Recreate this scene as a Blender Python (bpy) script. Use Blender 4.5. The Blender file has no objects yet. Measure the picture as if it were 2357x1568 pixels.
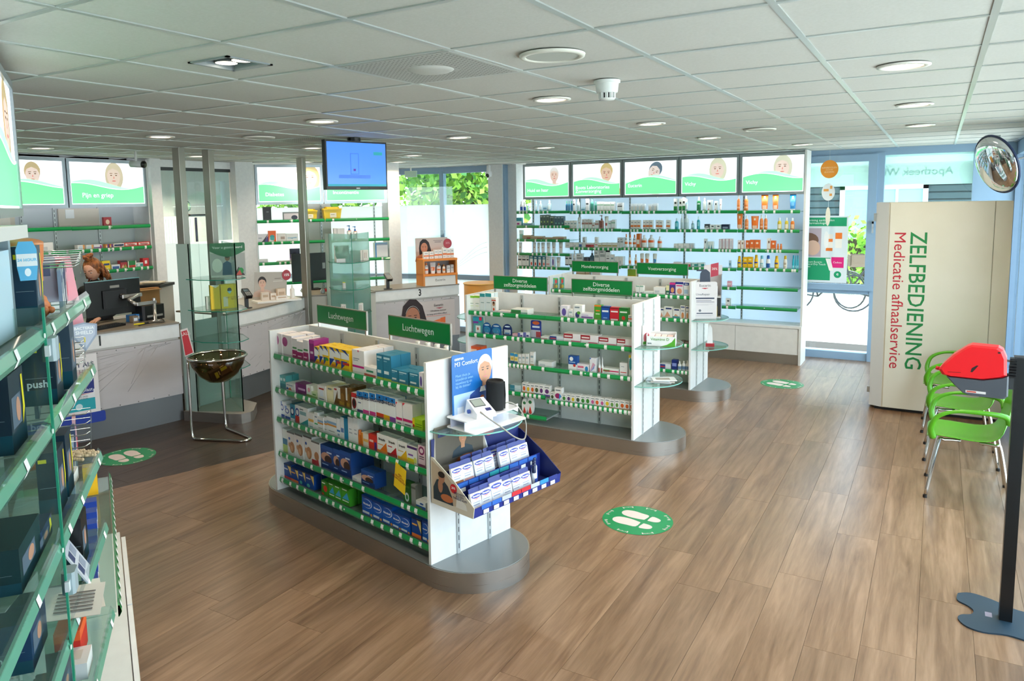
import bpy, math, random
from mathutils import Matrix, Vector
random.seed(7)
PI = math.pi
scene = bpy.context.scene
COL = scene.collection
# ------------------------------------------------------------------ camera
cam_data = bpy.data.cameras.new('camera')
cam = bpy.data.objects.new('camera', cam_data); COL.objects.link(cam)
def _rot(rx, ry, rz):
    return Matrix.Rotation(rz, 3, 'Z') @ Matrix.Rotation(rx, 3, 'X') @ Matrix.Rotation(ry, 3, 'Y')
_R = _rot(-0.113, 0.018, 0.544)
_r, _f, _u = _R.col[0], _R.col[1], _R.col[2]
_m = Matrix(((_r[0], _u[0], -_f[0], 1.0686), (_r[1], _u[1], -_f[1], -3.1326), (_r[2], _u[2], -_f[2], 2.1536), (0, 0, 0, 1)))
cam.matrix_world = _m
cam_data.sensor_width = 36.0
cam_data.lens = 1730.886 / 2357 * 36
cam_data.shift_x = 0.02772
cam_data.shift_y = -0.05123
cam_data.clip_start = 0.05
scene.camera = cam
# ------------------------------------------------------------------ world, sun, exposure
scene.view_settings.view_transform = 'Standard'
scene.view_settings.look = 'None'
scene.view_settings.gamma = 1.0
scene.view_settings.use_curve_mapping = False
scene.view_settings.exposure = -0.12
world = bpy.data.worlds.new('sky'); scene.world = world; world.use_nodes = True
wn = world.node_tree.nodes; wl = world.node_tree.links
bg = wn['Background']
wtc = wn.new('ShaderNodeTexCoord'); wsep = wn.new('ShaderNodeSeparateXYZ'); wramp = wn.new('ShaderNodeValToRGB')
wl.new(wtc.outputs['Generated'], wsep.inputs[0]); wl.new(wsep.outputs['Z'], wramp.inputs[0])
wramp.color_ramp.elements[0].position = 0.0; wramp.color_ramp.elements[0].color = (0.93, 0.96, 1.0, 1)
wramp.color_ramp.elements[1].position = 0.6; wramp.color_ramp.elements[1].color = (0.62, 0.80, 1.0, 1)
wl.new(wramp.outputs[0], bg.inputs[0]); bg.inputs[1].default_value = 9.0
sun_data = bpy.data.lights.new('sun', 'SUN'); sun_data.energy = 12.0; sun_data.angle = 0.01; sun_data.color = (1.0, 0.95, 0.86)
sun = bpy.data.objects.new('sun', sun_data); COL.objects.link(sun)
sun.rotation_euler = Vector((-0.15, 0.45, 1.0)).to_track_quat('Z', 'Y').to_euler()
cy = scene.cycles
cy.max_bounces = 9; cy.diffuse_bounces = 5; cy.glossy_bounces = 4; cy.transmission_bounces = 6; cy.transparent_max_bounces = 28
cy.sample_clamp_indirect = 6.0; cy.caustics_reflective = False; cy.caustics_refractive = False
LAMP_W = 10.0
# ------------------------------------------------------------------ materials
def lin(h):
    h = h.lstrip('#'); c = [int(h[i:i+2], 16) / 255 for i in (0, 2, 4)]
    return tuple((x / 12.92 if x <= 0.04045 else ((x + 0.055) / 1.055) ** 2.4) for x in c) + (1.0,)
_mc = {}
def mat(h, rough=0.45, metal=0.0, emit=0.0, alpha=1.0, coat=0.0):
    k = (h, rough, metal, emit, alpha, coat)
    if k in _mc: return _mc[k]
    m = bpy.data.materials.new('mat_%s' % h); m.use_nodes = True
    b = m.node_tree.nodes['Principled BSDF']
    b.inputs['Base Color'].default_value = lin(h); b.inputs['Roughness'].default_value = rough
    b.inputs['Metallic'].default_value = metal
    if coat: b.inputs['Coat Weight'].default_value = coat
    if emit:
        b.inputs['Emission Color'].default_value = lin(h); b.inputs['Emission Strength'].default_value = emit
    if alpha < 1: b.inputs['Alpha'].default_value = alpha
    m.diffuse_color = lin(h)
    _mc[k] = m; return m
def nmat(name, build):
    if name in _mc: return _mc[name]
    m = bpy.data.materials.new(name); m.use_nodes = True
    nt = m.node_tree; nt.nodes.clear(); out = nt.nodes.new('ShaderNodeOutputMaterial')
    build(nt, out); _mc[name] = m; return m
def glass_mat(name, tint, refl=1.0, rough=0.0, veil=0.0, veilcol='ffffff'):
    def b(nt, out):
        n = nt.nodes; l = nt.links
        t = n.new('ShaderNodeBsdfTransparent'); t.inputs[0].default_value = lin(tint)
        g = n.new('ShaderNodeBsdfGlossy'); g.inputs['Roughness'].default_value = rough
        lw = n.new('ShaderNodeLayerWeight'); lw.inputs[0].default_value = 0.5
        fr = n.new('ShaderNodeMath'); fr.operation = 'POWER'; fr.inputs[1].default_value = 5.0; l.new(lw.outputs['Facing'], fr.inputs[0])
        mu = n.new('ShaderNodeMath'); mu.operation = 'MULTIPLY_ADD'; mu.inputs[1].default_value = refl*.9; mu.inputs[2].default_value = .04*refl
        mx = n.new('ShaderNodeMixShader'); l.new(fr.outputs[0], mu.inputs[0]); l.new(mu.outputs[0], mx.inputs[0])
        l.new(t.outputs[0], mx.inputs[1]); l.new(g.outputs[0], mx.inputs[2]); last = mx
        if veil:
            d = n.new('ShaderNodeBsdfDiffuse'); d.inputs[0].default_value = lin(veilcol)
            tr = n.new('ShaderNodeBsdfTranslucent'); tr.inputs[0].default_value = lin(veilcol)
            a = n.new('ShaderNodeMixShader'); a.inputs[0].default_value = 0.82
            l.new(d.outputs[0], a.inputs[1]); l.new(tr.outputs[0], a.inputs[2])
            m2 = n.new('ShaderNodeMixShader'); m2.inputs[0].default_value = veil
            l.new(mx.outputs[0], m2.inputs[1]); l.new(a.outputs[0], m2.inputs[2]); last = m2
        l.new(last.outputs[0], out.inputs[0])
    return nmat(name, b)
GL = glass_mat('window_glass', 'f4fafa', 0.8)
GLW = glass_mat('office_glass', 'e6f2f2', 0.8)
GSH = glass_mat('shelf_glass', 'e2f1ec', 0.8, veil=.13, veilcol='cfe6de')
GTW = glass_mat('tower_glass', 'eef7f5', 0.9, veil=.06, veilcol='b9d9d0')
GFR = glass_mat('frosted_film', 'ffffff', 0.4, 0.3, veil=0.9, veilcol='f4f8fa')
GTF = glass_mat('tower_frosted', 'd9eeec', 0.8, 0.1, veil=0.35, veilcol='cfe6e4')
GBK = glass_mat('shelf_back_film', 'e6ecf2', 0.6, 0.2, veil=0.88, veilcol='d9dfe8')
SMK = glass_mat('smoked_acrylic', 'd2bfa4', 1.0, 0.02)
CLR = glass_mat('clear_plastic', 'eef4f4', 1.0, 0.02, veil=0.1)
GEDGE = mat('2f9a7c', 0.2)
def wood_mat(name, c1, c2, c3, rough):
    def b(nt, out):
        n = nt.nodes; l = nt.links
        geo = n.new('ShaderNodeNewGeometry'); oi = n.new('ShaderNodeObjectInfo')
        comb = n.new('ShaderNodeVectorMath'); comb.operation = 'MULTIPLY_ADD'
        l.new(geo.outputs['Position'], comb.inputs[0]); comb.inputs[1].default_value = (13.0, 1.0, 1.0)
        sc = n.new('ShaderNodeVectorMath'); sc.operation = 'SCALE'; sc.inputs[0].default_value = (13.0, 31.0, 7.0)
        l.new(oi.outputs['Random'], sc.inputs['Scale']); l.new(sc.outputs[0], comb.inputs[2])
        no = n.new('ShaderNodeTexNoise'); no.inputs['Scale'].default_value = 1.0; no.inputs['Detail'].default_value = 6.0; no.inputs['Roughness'].default_value = 0.62; no.inputs['Distortion'].default_value = 0.9
        l.new(comb.outputs[0], no.inputs['Vector'])
        wv = n.new('ShaderNodeTexNoise'); wv.inputs['Scale'].default_value = 5.0; wv.inputs['Detail'].default_value = 4.0
        l.new(comb.outputs[0], wv.inputs['Vector'])
        big = n.new('ShaderNodeTexNoise'); big.inputs['Scale'].default_value = 2.3; l.new(geo.outputs['Position'], big.inputs['Vector'])
        ad = n.new('ShaderNodeMath'); ad.operation = 'MULTIPLY_ADD'; l.new(wv.outputs[0], ad.inputs[0]); ad.inputs[1].default_value = 0.35; l.new(no.outputs[0], ad.inputs[2])
        r = n.new('ShaderNodeValToRGB'); l.new(ad.outputs[0], r.inputs[0])
        e = r.color_ramp.elements; e[0].position = 0.43; e[0].color = lin(c1); e[1].position = 0.90; e[1].color = lin(c3)
        x = e.new(0.66); x.color = lin(c2)
        hsv = n.new('ShaderNodeHueSaturation'); l.new(r.outputs[0], hsv.inputs['Color'])
        mr = n.new('ShaderNodeMapRange'); l.new(oi.outputs['Random'], mr.inputs[0]); mr.inputs[3].default_value = 0.86; mr.inputs[4].default_value = 1.12
        mr2 = n.new('ShaderNodeMapRange'); l.new(big.outputs[0], mr2.inputs[0]); mr2.inputs[3].default_value = 0.86; mr2.inputs[4].default_value = 1.14
        mm = n.new('ShaderNodeMath'); mm.operation = 'MULTIPLY'; l.new(mr.outputs[0], mm.inputs[0]); l.new(mr2.outputs[0], mm.inputs[1])
        l.new(mm.outputs[0], hsv.inputs['Value'])
        p = n.new('ShaderNodeBsdfPrincipled'); l.new(hsv.outputs[0], p.inputs['Base Color']); p.inputs['Roughness'].default_value = rough
        p.inputs['Specular IOR Level'].default_value = 0.55
        bp = n.new('ShaderNodeBump'); bp.inputs['Strength'].default_value = 0.05; bp.inputs['Distance'].default_value = 0.01; l.new(ad.outputs[0], bp.inputs['Height']); l.new(bp.outputs[0], p.inputs['Normal'])
        l.new(p.outputs[0], out.inputs[0])
    return nmat(name, b)
OAK = wood_mat('light_oak_vinyl', '644833', '80634a', '98795f', 0.28)
DOAK = wood_mat('dark_oak_vinyl', '2c2119', '3b2d23', '4b3b2e', 0.4)
def brushed(name, h, rough, scale=(2, 2, 260)):
    def b(nt, out):
        n = nt.nodes; l = nt.links
        tc = n.new('ShaderNodeTexCoord'); mp = n.new('ShaderNodeMapping'); mp.inputs['Scale'].default_value = scale
        l.new(tc.outputs['Object'], mp.inputs[0]); no = n.new('ShaderNodeTexNoise'); no.inputs['Scale'].default_value = 1; no.inputs['Detail'].default_value = 3
        l.new(mp.outputs[0], no.inputs['Vector'])
        p = n.new('ShaderNodeBsdfPrincipled'); p.inputs['Base Color'].default_value = lin(h); p.inputs['Metallic'].default_value = 0.9
        mr = n.new('ShaderNodeMapRange'); l.new(no.outputs[0], mr.inputs[0]); mr.inputs[3].default_value = rough - 0.08; mr.inputs[4].default_value = rough + 0.12
        l.new(mr.outputs[0], p.inputs['Roughness']); p.inputs['Anisotropic'].default_value = 0.5
        l.new(p.outputs[0], out.inputs[0])
    return nmat(name, b)
STEEL = brushed('brushed_steel', 'b2ada6', 0.29)
STEELV = brushed('brushed_steel_post', 'aaa49a', 0.34, (260, 260, 2))
CHROME = mat('c9c6c0', 0.12, 1.0)
def noisy(name, c1, c2, scale, rough, bump=0.0, stretch=(1, 1, 1)):
    def b(nt, out):
        n = nt.nodes; l = nt.links
        tc = n.new('ShaderNodeTexCoord'); mp = n.new('ShaderNodeMapping'); mp.inputs['Scale'].default_value = stretch
        l.new(tc.outputs['Object'], mp.inputs[0])
        no = n.new('ShaderNodeTexNoise'); no.inputs['Scale'].default_value = scale; no.inputs['Detail'].default_value = 5
        l.new(mp.outputs[0], no.inputs['Vector']); r = n.new('ShaderNodeValToRGB'); l.new(no.outputs[0], r.inputs[0])
        r.color_ramp.elements[0].position = 0.35; r.color_ramp.elements[0].color = lin(c1)
        r.color_ramp.elements[1].position = 0.65; r.color_ramp.elements[1].color = lin(c2)
        p = n.new('ShaderNodeBsdfPrincipled'); l.new(r.outputs[0], p.inputs['Base Color']); p.inputs['Roughness'].default_value = rough
        if bump:
            bp = n.new('ShaderNodeBump'); bp.inputs['Strength'].default_value = bump; bp.inputs['Distance'].default_value = 0.01
            l.new(no.outputs[0], bp.inputs['Height']); l.new(bp.outputs[0], p.inputs['Normal'])
        l.new(p.outputs[0], out.inputs[0])
    return nmat(name, b)
TILE = noisy('ceiling_tile_mat', 'c4c3be', 'c9c8c4', 90, 0.9, 0.06)
WALLW = noisy('white_paint', 'e2e4e6', 'e8eaeb', 30, 0.7, 0.03)
LAM = noisy('white_laminate', 'e0e1e0', 'e6e7e6', 12, 0.38)
BANNER = noisy('banner_film', 'bbb6b8', 'c2bdbf', 2.0, 0.4, 0.15, (1, 1, 3))
BLUEFR = mat('8fabc6', 0.45)
GREEN = mat('0b8a45', 0.4); GREEND = mat('076b33', 0.45)
# ------------------------------------------------------------------ mesh helpers
class MB:
    def __init__(s): s.v = []; s.f = []; s.mi = []; s.ms = []; s.T = None; s.sm = []
    def _m(s, m):
        if m not in s.ms: s.ms.append(m)
        return s.ms.index(m)
    def add(s, vs, fs, m, smooth=False):
        o = len(s.v); k = s._m(m)
        for p in vs:
            p = Vector(p)
            s.v.append(tuple(s.T @ p) if s.T is not None else tuple(p))
        for f in fs: s.f.append([o + i for i in f]); s.mi.append(k); s.sm.append(smooth)
        return s
    def box(s, x0, y0, z0, x1, y1, z1, m, bev=0.0):
        x0, x1 = min(x0, x1), max(x0, x1); y0, y1 = min(y0, y1), max(y0, y1); z0, z1 = min(z0, z1), max(z0, z1)
        if bev:
            b = min(bev, (x1-x0)*.45, (y1-y0)*.45)
            p = [(x0+b, y0), (x1-b, y0), (x1, y0+b), (x1, y1-b), (x1-b, y1), (x0+b, y1), (x0, y1-b), (x0, y0+b)]
            return s.prism(p, z0, z1, m)
        return s.add([(x0,y0,z0),(x1,y0,z0),(x1,y1,z0),(x0,y1,z0),(x0,y0,z1),(x1,y0,z1),(x1,y1,z1),(x0,y1,z1)],
              [(0,3,2,1),(4,5,6,7),(0,1,5,4),(1,2,6,5),(2,3,7,6),(3,0,4,7)], m)
    def prism(s, poly, z0, z1, m, top=None, smooth=False):
        n = len(poly)
        s.add([(x,y,z0) for x,y in poly], [tuple(range(n-1,-1,-1))], m)
        s.add([(x,y,z0) for x,y in poly] + [(x,y,z1) for x,y in poly], [(i,(i+1)%n,n+(i+1)%n,n+i) for i in range(n)], m, smooth)
        return s.add([(x,y,z1) for x,y in poly], [tuple(range(n))], top or m)
    def prismy(s, poly, y0, y1, m, front=None):      # poly in (x,z), front face at y0 (towards -y)
        n = len(poly)
        s.add([(x,y0,z) for x,z in poly] + [(x,y1,z) for x,z in poly], [tuple(range(2*n-1,n-1,-1))] + [(i,n+i,n+(i+1)%n,(i+1)%n) for i in range(n)], m)
        return s.add([(x,y0,z) for x,z in poly], [tuple(range(n))], front or m)
    def face(s, poly, y, m): return s.add([(x,y,z) for x,z in poly], [tuple(range(len(poly)))], m)
    def rect(s, x0, z0, x1, z1, y, m): return s.face([(x0,z0),(x1,z0),(x1,z1),(x0,z1)], y, m)
    def lathe(s, prof, n, m, c=(0,0,0), smooth=True, sx=1.0, sy=1.0):
        vs = []; fs = []; ms = m if isinstance(m, list) else None
        for r, z in prof:
            for i in range(n):
                a = 2*PI*i/n; vs.append((c[0]+r*sx*math.cos(a), c[1]+r*sy*math.sin(a), c[2]+z))
        for j in range(len(prof)-1):
            fj = [(j*n+i, j*n+(i+1)%n, (j+1)*n+(i+1)%n, (j+1)*n+i) for i in range(n)]
            if ms:
                o = len(s.v)
                s.add(vs[j*n:(j+2)*n], [(i,(i+1)%n,n+(i+1)%n,n+i) for i in range(n)], ms[min(j,len(ms)-1)], smooth)
            else: fs += fj
        if not ms: s.add(vs, fs, m, smooth)
        if prof[0][0] > 1e-5 and abs(prof[0][1]-prof[1][1]) > 1e-6: s.add(vs[:n], [tuple(range(n-1,-1,-1))], ms[0] if ms else m)
        if prof[-1][0] > 1e-5 and abs(prof[-1][1]-prof[-2][1]) > 1e-6: s.add(vs[-n:], [tuple(range(n))], ms[-1] if ms else m)
        return s
    def tube(s, path, r, n, m, closed=False, smooth=True):
        P = [Vector(p) for p in path]; k = len(P); rs = r if isinstance(r, (list, tuple)) else [r]*k
        vs = []; prev = None
        for i in range(k):
            if closed: t = P[(i+1)%k] - P[i-1]
            else: t = P[min(i+1,k-1)] - P[max(i-1,0)]
            t.normalize()
            if prev is None:
                a = Vector((0,0,1)) if abs(t.z) < .9 else Vector((1,0,0))
                u = t.cross(a).normalized()
            else:
                u = (prev - t*prev.dot(t)).normalized()
            prev = u; w = t.cross(u)
            for j in range(n):
                a = 2*PI*j/n; vs.append(P[i] + (u*math.cos(a) + w*math.sin(a))*rs[i])
        fs = []
        for i in range(k if closed else k-1):
            a, b = i*n, ((i+1)%k)*n
            fs += [(a+j, a+(j+1)%n, b+(j+1)%n, b+j) for j in range(n)]
        if not closed: fs += [tuple(range(n-1,-1,-1)), tuple(range((k-1)*n, k*n))]
        return s.add(vs, fs, m, smooth)
    def sphere(s, c, r, m, n=12, k=8, sc=(1,1,1)):
        vs = []; fs = []
        for j in range(k+1):
            th = PI*j/k
            for i in range(n):
                a = 2*PI*i/n; vs.append((c[0]+r*sc[0]*math.sin(th)*math.cos(a), c[1]+r*sc[1]*math.sin(th)*math.sin(a), c[2]-r*sc[2]*math.cos(th)))
        for j in range(k): fs += [(j*n+i, j*n+(i+1)%n, (j+1)*n+(i+1)%n, (j+1)*n+i) for i in range(n)]
        return s.add(vs, fs, m, True)
    def mesh(s, name):
        me = bpy.data.meshes.new(name); me.from_pydata(s.v, [], s.f)
        for m in s.ms: me.materials.append(m)
        me.polygons.foreach_set('material_index', s.mi); me.polygons.foreach_set('use_smooth', s.sm); me.update(); return me
def ell(cx, cz, rx, rz, n=24, a0=0.0, a1=2*PI):
    return [(cx+rx*math.cos(a0+(a1-a0)*i/n), cz+rz*math.sin(a0+(a1-a0)*i/n)) for i in range(n if abs(a1-a0-2*PI) < 1e-6 else n+1)]
def rrect(x0, z0, x1, z1, r, n=4):
    o = []
    for cx, cz, a in ((x1-r,z0+r,-PI/2),(x1-r,z1-r,0),(x0+r,z1-r,PI/2),(x0+r,z0+r,PI)):
        o += [(cx+r*math.cos(a+PI/2*i/n), cz+r*math.sin(a+PI/2*i/n)) for i in range(n+1)]
    return o
def obj(name, mb, parent=None, loc=(0,0,0), rz=0.0):
    me = mb if isinstance(mb, bpy.types.Mesh) else mb.mesh(name)
    o = bpy.data.objects.new(name, me); COL.objects.link(o)
    if parent is not None: o.parent = parent
    o.location = loc; o.rotation_euler = (0, 0, rz); return o
def tag(o, label, cat, group=None, kind=None):
    o['label'] = label; o['category'] = cat
    if group: o['group'] = group
    if kind: o['kind'] = kind
    return o
def thing(name, label, cat, loc=(0,0,0), rz=0.0, group=None):
    o = bpy.data.objects.new(name, None); COL.objects.link(o); o.location = loc; o.rotation_euler = (0,0,rz)
    o.empty_display_size = 0.05
    return tag(o, label, cat, group)
def struct(name, mb=None, parent=None, loc=(0,0,0), rz=0.0, label=None):
    if mb is None:
        o = bpy.data.objects.new(name, None); COL.objects.link(o); o.location = loc; o.rotation_euler = (0,0,rz)
    else: o = obj(name, mb, parent, loc, rz)
    if parent is None:
        o['kind'] = 'structure'
        if label: o['label'] = label
    return o
RX = Matrix.Rotation(PI/2, 4, 'X')
def text(parent, s, size, x, y, z, m, align='LEFT', spin=0.0, name='lettering', back=False, M=None, sx=1.0, line=1.0, bold=0.0):
    c = bpy.data.curves.new(name, 'FONT'); c.body = s; c.size = size; c.align_x = align; c.align_y = 'CENTER'; c.resolution_u = 2
    c.extrude = 0.0002; c.space_line = line; c.offset = bold; c.materials.append(m)
    tmp = bpy.data.objects.new('text_source', c); me = bpy.data.meshes.new_from_object(tmp); bpy.data.objects.remove(tmp); bpy.data.curves.remove(c)
    o = bpy.data.objects.new(name, me); COL.objects.link(o); o.parent = parent
    mm = Matrix.Translation((x, y, z))
    if M is not None: mm = mm @ M
    if back: mm = mm @ Matrix.Rotation(PI, 4, 'Z')
    mm = mm @ RX @ Matrix.Rotation(spin, 4, 'Z') @ Matrix.Diagonal((sx, 1, 1, 1))
    o.matrix_local = mm; return o
def frame_pt(O, deg, u, b, z=0.0):
    a = math.radians(deg); return (O[0]+u*math.cos(a)-b*math.sin(a), O[1]+u*math.sin(a)+b*math.cos(a), z)
# printed portrait in (x,z), layers stepping towards the viewer
def portrait(mb, cx, cz, s, y, hair='caa66a', skin='f0d3c2', cloth='f4f4f4', e=0.0, tilt=0.0, hairstyle='long', lip='d98a86', dark='5b4636'):
    ca, sa = math.cos(tilt), math.sin(tilt)
    def P(pts): return [(cx+(a*ca-b*sa)*s, cz+(a*sa+b*ca)*s) for a, b in pts]
    H = mat(hair, .6, 0, e); S = mat(skin, .6, 0, e); C = mat(cloth, .6, 0, e); L = mat(lip, .6, 0, e); D = mat(dark, .6, 0, e)
    d = 0.0004; L0 = y
    if hairstyle == 'long': mb.face(P(ell(0.02, -.02, .36, .52)), L0, H)
    elif hairstyle == 'veil': mb.face(P([(-.36,-.7),(-.4,0),(-.32,.42),(-.1,.62),(.14,.6),(.36,.38),(.5,-.1),(.62,-.7)]), L0, H)
    else: mb.face(P(ell(0, .12, .30, .36)), L0, H)
    mb.face(P([(-.72,-.95),(.72,-.95),(.62,-.62),(.32,-.48),(.12,-.42),(-.12,-.42),(-.32,-.48),(-.62,-.62)]), L0-d, C)
    mb.face(P([(-.12,-.58),(.12,-.58),(.12,-.2),(-.12,-.2)]), L0-2*d, S)
    mb.face(P(ell(0, 0, .26, .36)), L0-3*d, S)
    if hairstyle != 'veil': mb.face(P([(-.27,.05),(-.2,.2),(-.02,.28),(.18,.2),(.27,.02),(.3,.22),(.16,.4),(-.05,.43),(-.25,.32)]), L0-4*d, H)
    for sx_ in (-.1, .1):
        mb.face(P(ell(sx_, .03, .042, .018, 12)), L0-5*d, D)
        mb.face(P([(sx_-.06,.09),(sx_+.06,.09),(sx_+.05,.11),(sx_-.05,.11)]), L0-5*d, D)
    mb.face(P([(-.025,-.09),(.03,-.09),(.01,.02)]), L0-5*d, L)
    mb.face(P(ell(0, -.18, .08, .024, 12)), L0-5*d, L)
# ------------------------------------------------------------------ floor (planks are pieces of it)
CAMP = Vector((1.0686, -3.1326)); CAMF = Vector((-math.sin(.544), math.cos(.544)))
floor = struct('floor', MB().box(-12, -5.4, -.12, 1.95, 9, -.012, mat('2b2119', .8)), label='wood-look plank floor, light oak with a dark oak zone along the counters')
BND = [(-5.4,-6.3),(-2.2,-5.2),(.16,-4.33),(.61,-4.17),(1.39,-3.91),(2.2,-3.72),(3.4,-3.7),(4.6,-3.9),(6.2,-3.5),(9,-3.4)]
def bx(y):
    for (a, xa), (b, xb) in zip(BND, BND[1:]):
        if a <= y <= b: return xa + (xb-xa)*(y-a)/(b-a)
    return -3.5
PW, PL = .235, 1.42
planks = []
k = -52
while True:
    x0 = 1.302 + k*PW; k += 1
    if x0 > 1.8: break
    if x0 < -9.5: continue
    y = -5.4 - random.random()*PL
    while y < 7.7:
        y0, y1 = max(y, -5.4), min(y+PL, 7.72); y += PL
        if y1-y0 < .05: continue
        d = Vector((x0+PW/2, (y0+y1)/2)) - CAMP; f = d.dot(CAMF); side = abs(d.dot(Vector((CAMF.y, -CAMF.x))))
        vis = f > 2.2 and side < f*.85+.6 and x0 > -6.0
        planks.append((0 if vis else 1, d.length, x0, y0, min(x0+PW, 1.84), y1))
planks.sort()
_pm = {}
def plank_pieces(x0, y0, x1, y1):
    g = .0007; x0 += g; x1 -= g; y0 += g; y1 -= g
    ys = {y0, y1}
    n = 8
    for i in range(1, n): ys.add(y0+(y1-y0)*i/n)
    ys = sorted(ys); L = [bx(v) for v in ys]
    if min(L) >= x1 or max(L) <= x0: return [(DOAK if min(L) >= x1 else OAK, [(x0,y0),(x1,y0),(x1,y1),(x0,y1)])]
    cl = [min(max(v, x0), x1) for v in L]; out = []
    for m, a, b in ((DOAK, [x0]*len(ys), cl), (OAK, cl, [x1]*len(ys))):
        out.append((m, [(p, q) for p, q in zip(a, ys)] + [(p, q) for p, q in zip(reversed(b), reversed(ys))]))
    r = []
    for m, poly in out:
        q = []
        for p in reversed(poly):
            if not q or (abs(p[0]-q[-1][0])+abs(p[1]-q[-1][1])) > 1e-6: q.append(p)
        if len(q) > 2: r.append((m, q))
    return r
rest = MB()
for i, (v, dd, x0, y0, x1, y1) in enumerate(planks):
    mb = MB() if i < 300 else rest
    ps = plank_pieces(x0, y0, x1, y1)
    for m, poly in ps:
        a = sum(poly[j][0]*poly[(j+1)%len(poly)][1]-poly[(j+1)%len(poly)][0]*poly[j][1] for j in range(len(poly)))
        if a < 0: poly = poly[::-1]
        mb.prism(poly, -.010, 0.0, m)
    if i < 300: obj('plank', mb, floor)
ro = obj('plank_field', rest, floor); ro['kind'] = 'stuff'
# ------------------------------------------------------------------ ceiling
CZ = 2.75
ceil_ = struct('ceiling', MB().box(-12, -5.4, CZ+.06, 1.95, 9.0, CZ+.2, mat('8b8882', .9)), label='suspended grid ceiling of square off-white tiles')
tile_m = MB().box(.006, .006, .004, .594, .594, .022, TILE).mesh('ceiling_tile')
trest = MB(); SKIP = {(-3, -2), (-2, -1)}
for i in range(-13, 4):
    for j in range(-9, 13):
        if (i, j) in SKIP: continue
        if i*.6 < -7.5: continue
        d = Vector((i*.6+.3, j*.6+.3)) - CAMP
        if d.dot(CAMF) > .6 and abs(d.x*CAMF.y-d.y*CAMF.x) < d.dot(CAMF)+.8:
            obj('ceiling_tile', tile_m, ceil_, (i*.6, j*.6, CZ))
        else: trest.box(i*.6+.006, j*.6+.006, CZ+.004, i*.6+.594, j*.6+.594, CZ+.022, TILE)
o = obj('ceiling_tile_field', trest, ceil_); o['kind'] = 'stuff'
RAIL = mat('bdc2c1', .3, .3)
for i in range(-12, 5):
    obj('ceiling_rail', MB().box(i*.6-.012, -5.4, CZ-.001, i*.6+.012, 7.8, CZ+.02, RAIL), ceil_)
for j in range(-9, 14):
    obj('cross_rail', MB().box(-7.5, j*.6-.011, CZ-.0005, 1.86, j*.6+.011, CZ+.02, RAIL), ceil_)
obj('office_ceiling_panel', MB().box(-12, -5.4, CZ, -7.5, 9, CZ+.02, TILE), ceil_)
# ------------------------------------------------------------------ outer walls, windows
fr = BLUEFR
dw = struct('door_1', label='pale blue-grey glazed entrance frame with a side window leaf beside the shelf wall')
Y = 7.75
m = MB()
m.box(-4.6, Y-.04, 2.66, 1.9, Y+.12, CZ+.06, fr); m.box(.34, Y-.05, 0, .46, Y+.12, 2.7, fr); m.box(1.40, Y-.05, 0, 1.86, Y+.12, 2.7, fr)
m.box(-4.6, Y-.03, 0, 1.9, Y+.12, .1, fr); m.box(-.66, Y-.04, 0, -.52, Y+.12, 2.7, fr); m.box(-.6, Y-.04, .88, .4, Y+.12, .94, fr)
obj('door_frame', m, dw)
m = MB(); m.box(-.47, Y-.075, .93, .28, Y-.035, 1.01, fr); m.box(-.47, Y-.075, 2.59, .28, Y-.035, 2.68, fr); m.box(.28, Y-.075, .93, .38, Y-.035, 2.68, fr); m.box(-.56, Y-.075, .93, -.47, Y-.035, 2.68, fr)
sash = obj('window_leaf', m, dw)
obj('handle', MB().box(.345, Y-.12, 1.68, .365, Y-.10, 1.84, mat('c9cdd2', .25, .6)).box(.345, Y-.12, 1.80, .365, Y-.075, 1.83, mat('c9cdd2', .25, .6)), sash)
obj('glass_pane', MB().box(-.48, Y-.01, 1.0, .29, Y, 2.6, GL), dw)
obj('glass_pane', MB().box(-.52, Y-.01, .1, .34, Y, .88, GL), dw)
obj('glass_pane', MB().box(.46, Y-.01, .1, 1.4, Y, 2.66, GL), dw)
FILM = glass_mat('sign_film', 'e8f6f2', .3, 0, veil=.55, veilcol='d9efea')
obj('window_film', MB().box(-.48, Y+.004, 2.28, .29, Y+.008, 2.6, FILM), dw)
obj('window_film', MB().box(.46, Y+.004, 2.28, 1.4, Y+.008, 2.66, FILM), dw)
text(dw, 'Apotheek Wijhe', .135, 1.2, Y+.012, 2.44, mat('f4fbfa', .5), align='LEFT', back=True)
m = MB()
for px_ in (-3.9, -3.1, -2.3, -1.5): m.box(px_-.03, Y-.04, 0, px_+.03, Y+.1, 2.7, fr)
obj('mullion', m, dw)
obj('glass_pane', MB().box(-4.6, Y-.01, .1, -.66, Y, 2.66, GL), dw)
# side wall to the east with glazing and a plain pier
we = struct('wall_east', MB().box(1.84, 4.55, 0, 1.98, 5.5, CZ+.06, mat('d8d4c8', .7)).box(1.84, -5.4, 0, 1.98, -2.2, CZ+.06, WALLW), label='pale pier beside the pickup locker')
w2 = struct('window_2', label='grey-framed floor-to-ceiling glazing behind the green chairs')
m = MB(); dk = mat('6f87a0', .4)
for yy in (-2.2, -.6, 1.0, 2.6, 4.5, 5.5, 6.6, 7.7): m.box(1.82, yy-.05, 0, 1.93, yy+.05, CZ, dk)
m.box(1.82, -2.2, 0, 1.93, 4.5, .08, dk); m.box(1.82, -2.2, 2.6, 1.93, 4.5, CZ, dk); m.box(1.82, 5.5, 0, 1.93, 7.7, .08, dk); m.box(1.82, 5.5, 2.6, 1.93, 7.7, CZ, dk)
obj('window_frame', m, w2)
for a, b in ((-2.15,-.65),(-.55,.95),(1.05,2.55),(2.65,4.45),(5.55,6.55),(6.65,7.65)): obj('glass_pane', MB().box(1.87, a, .08, 1.875, b, 2.6, GL), w2)
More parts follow.
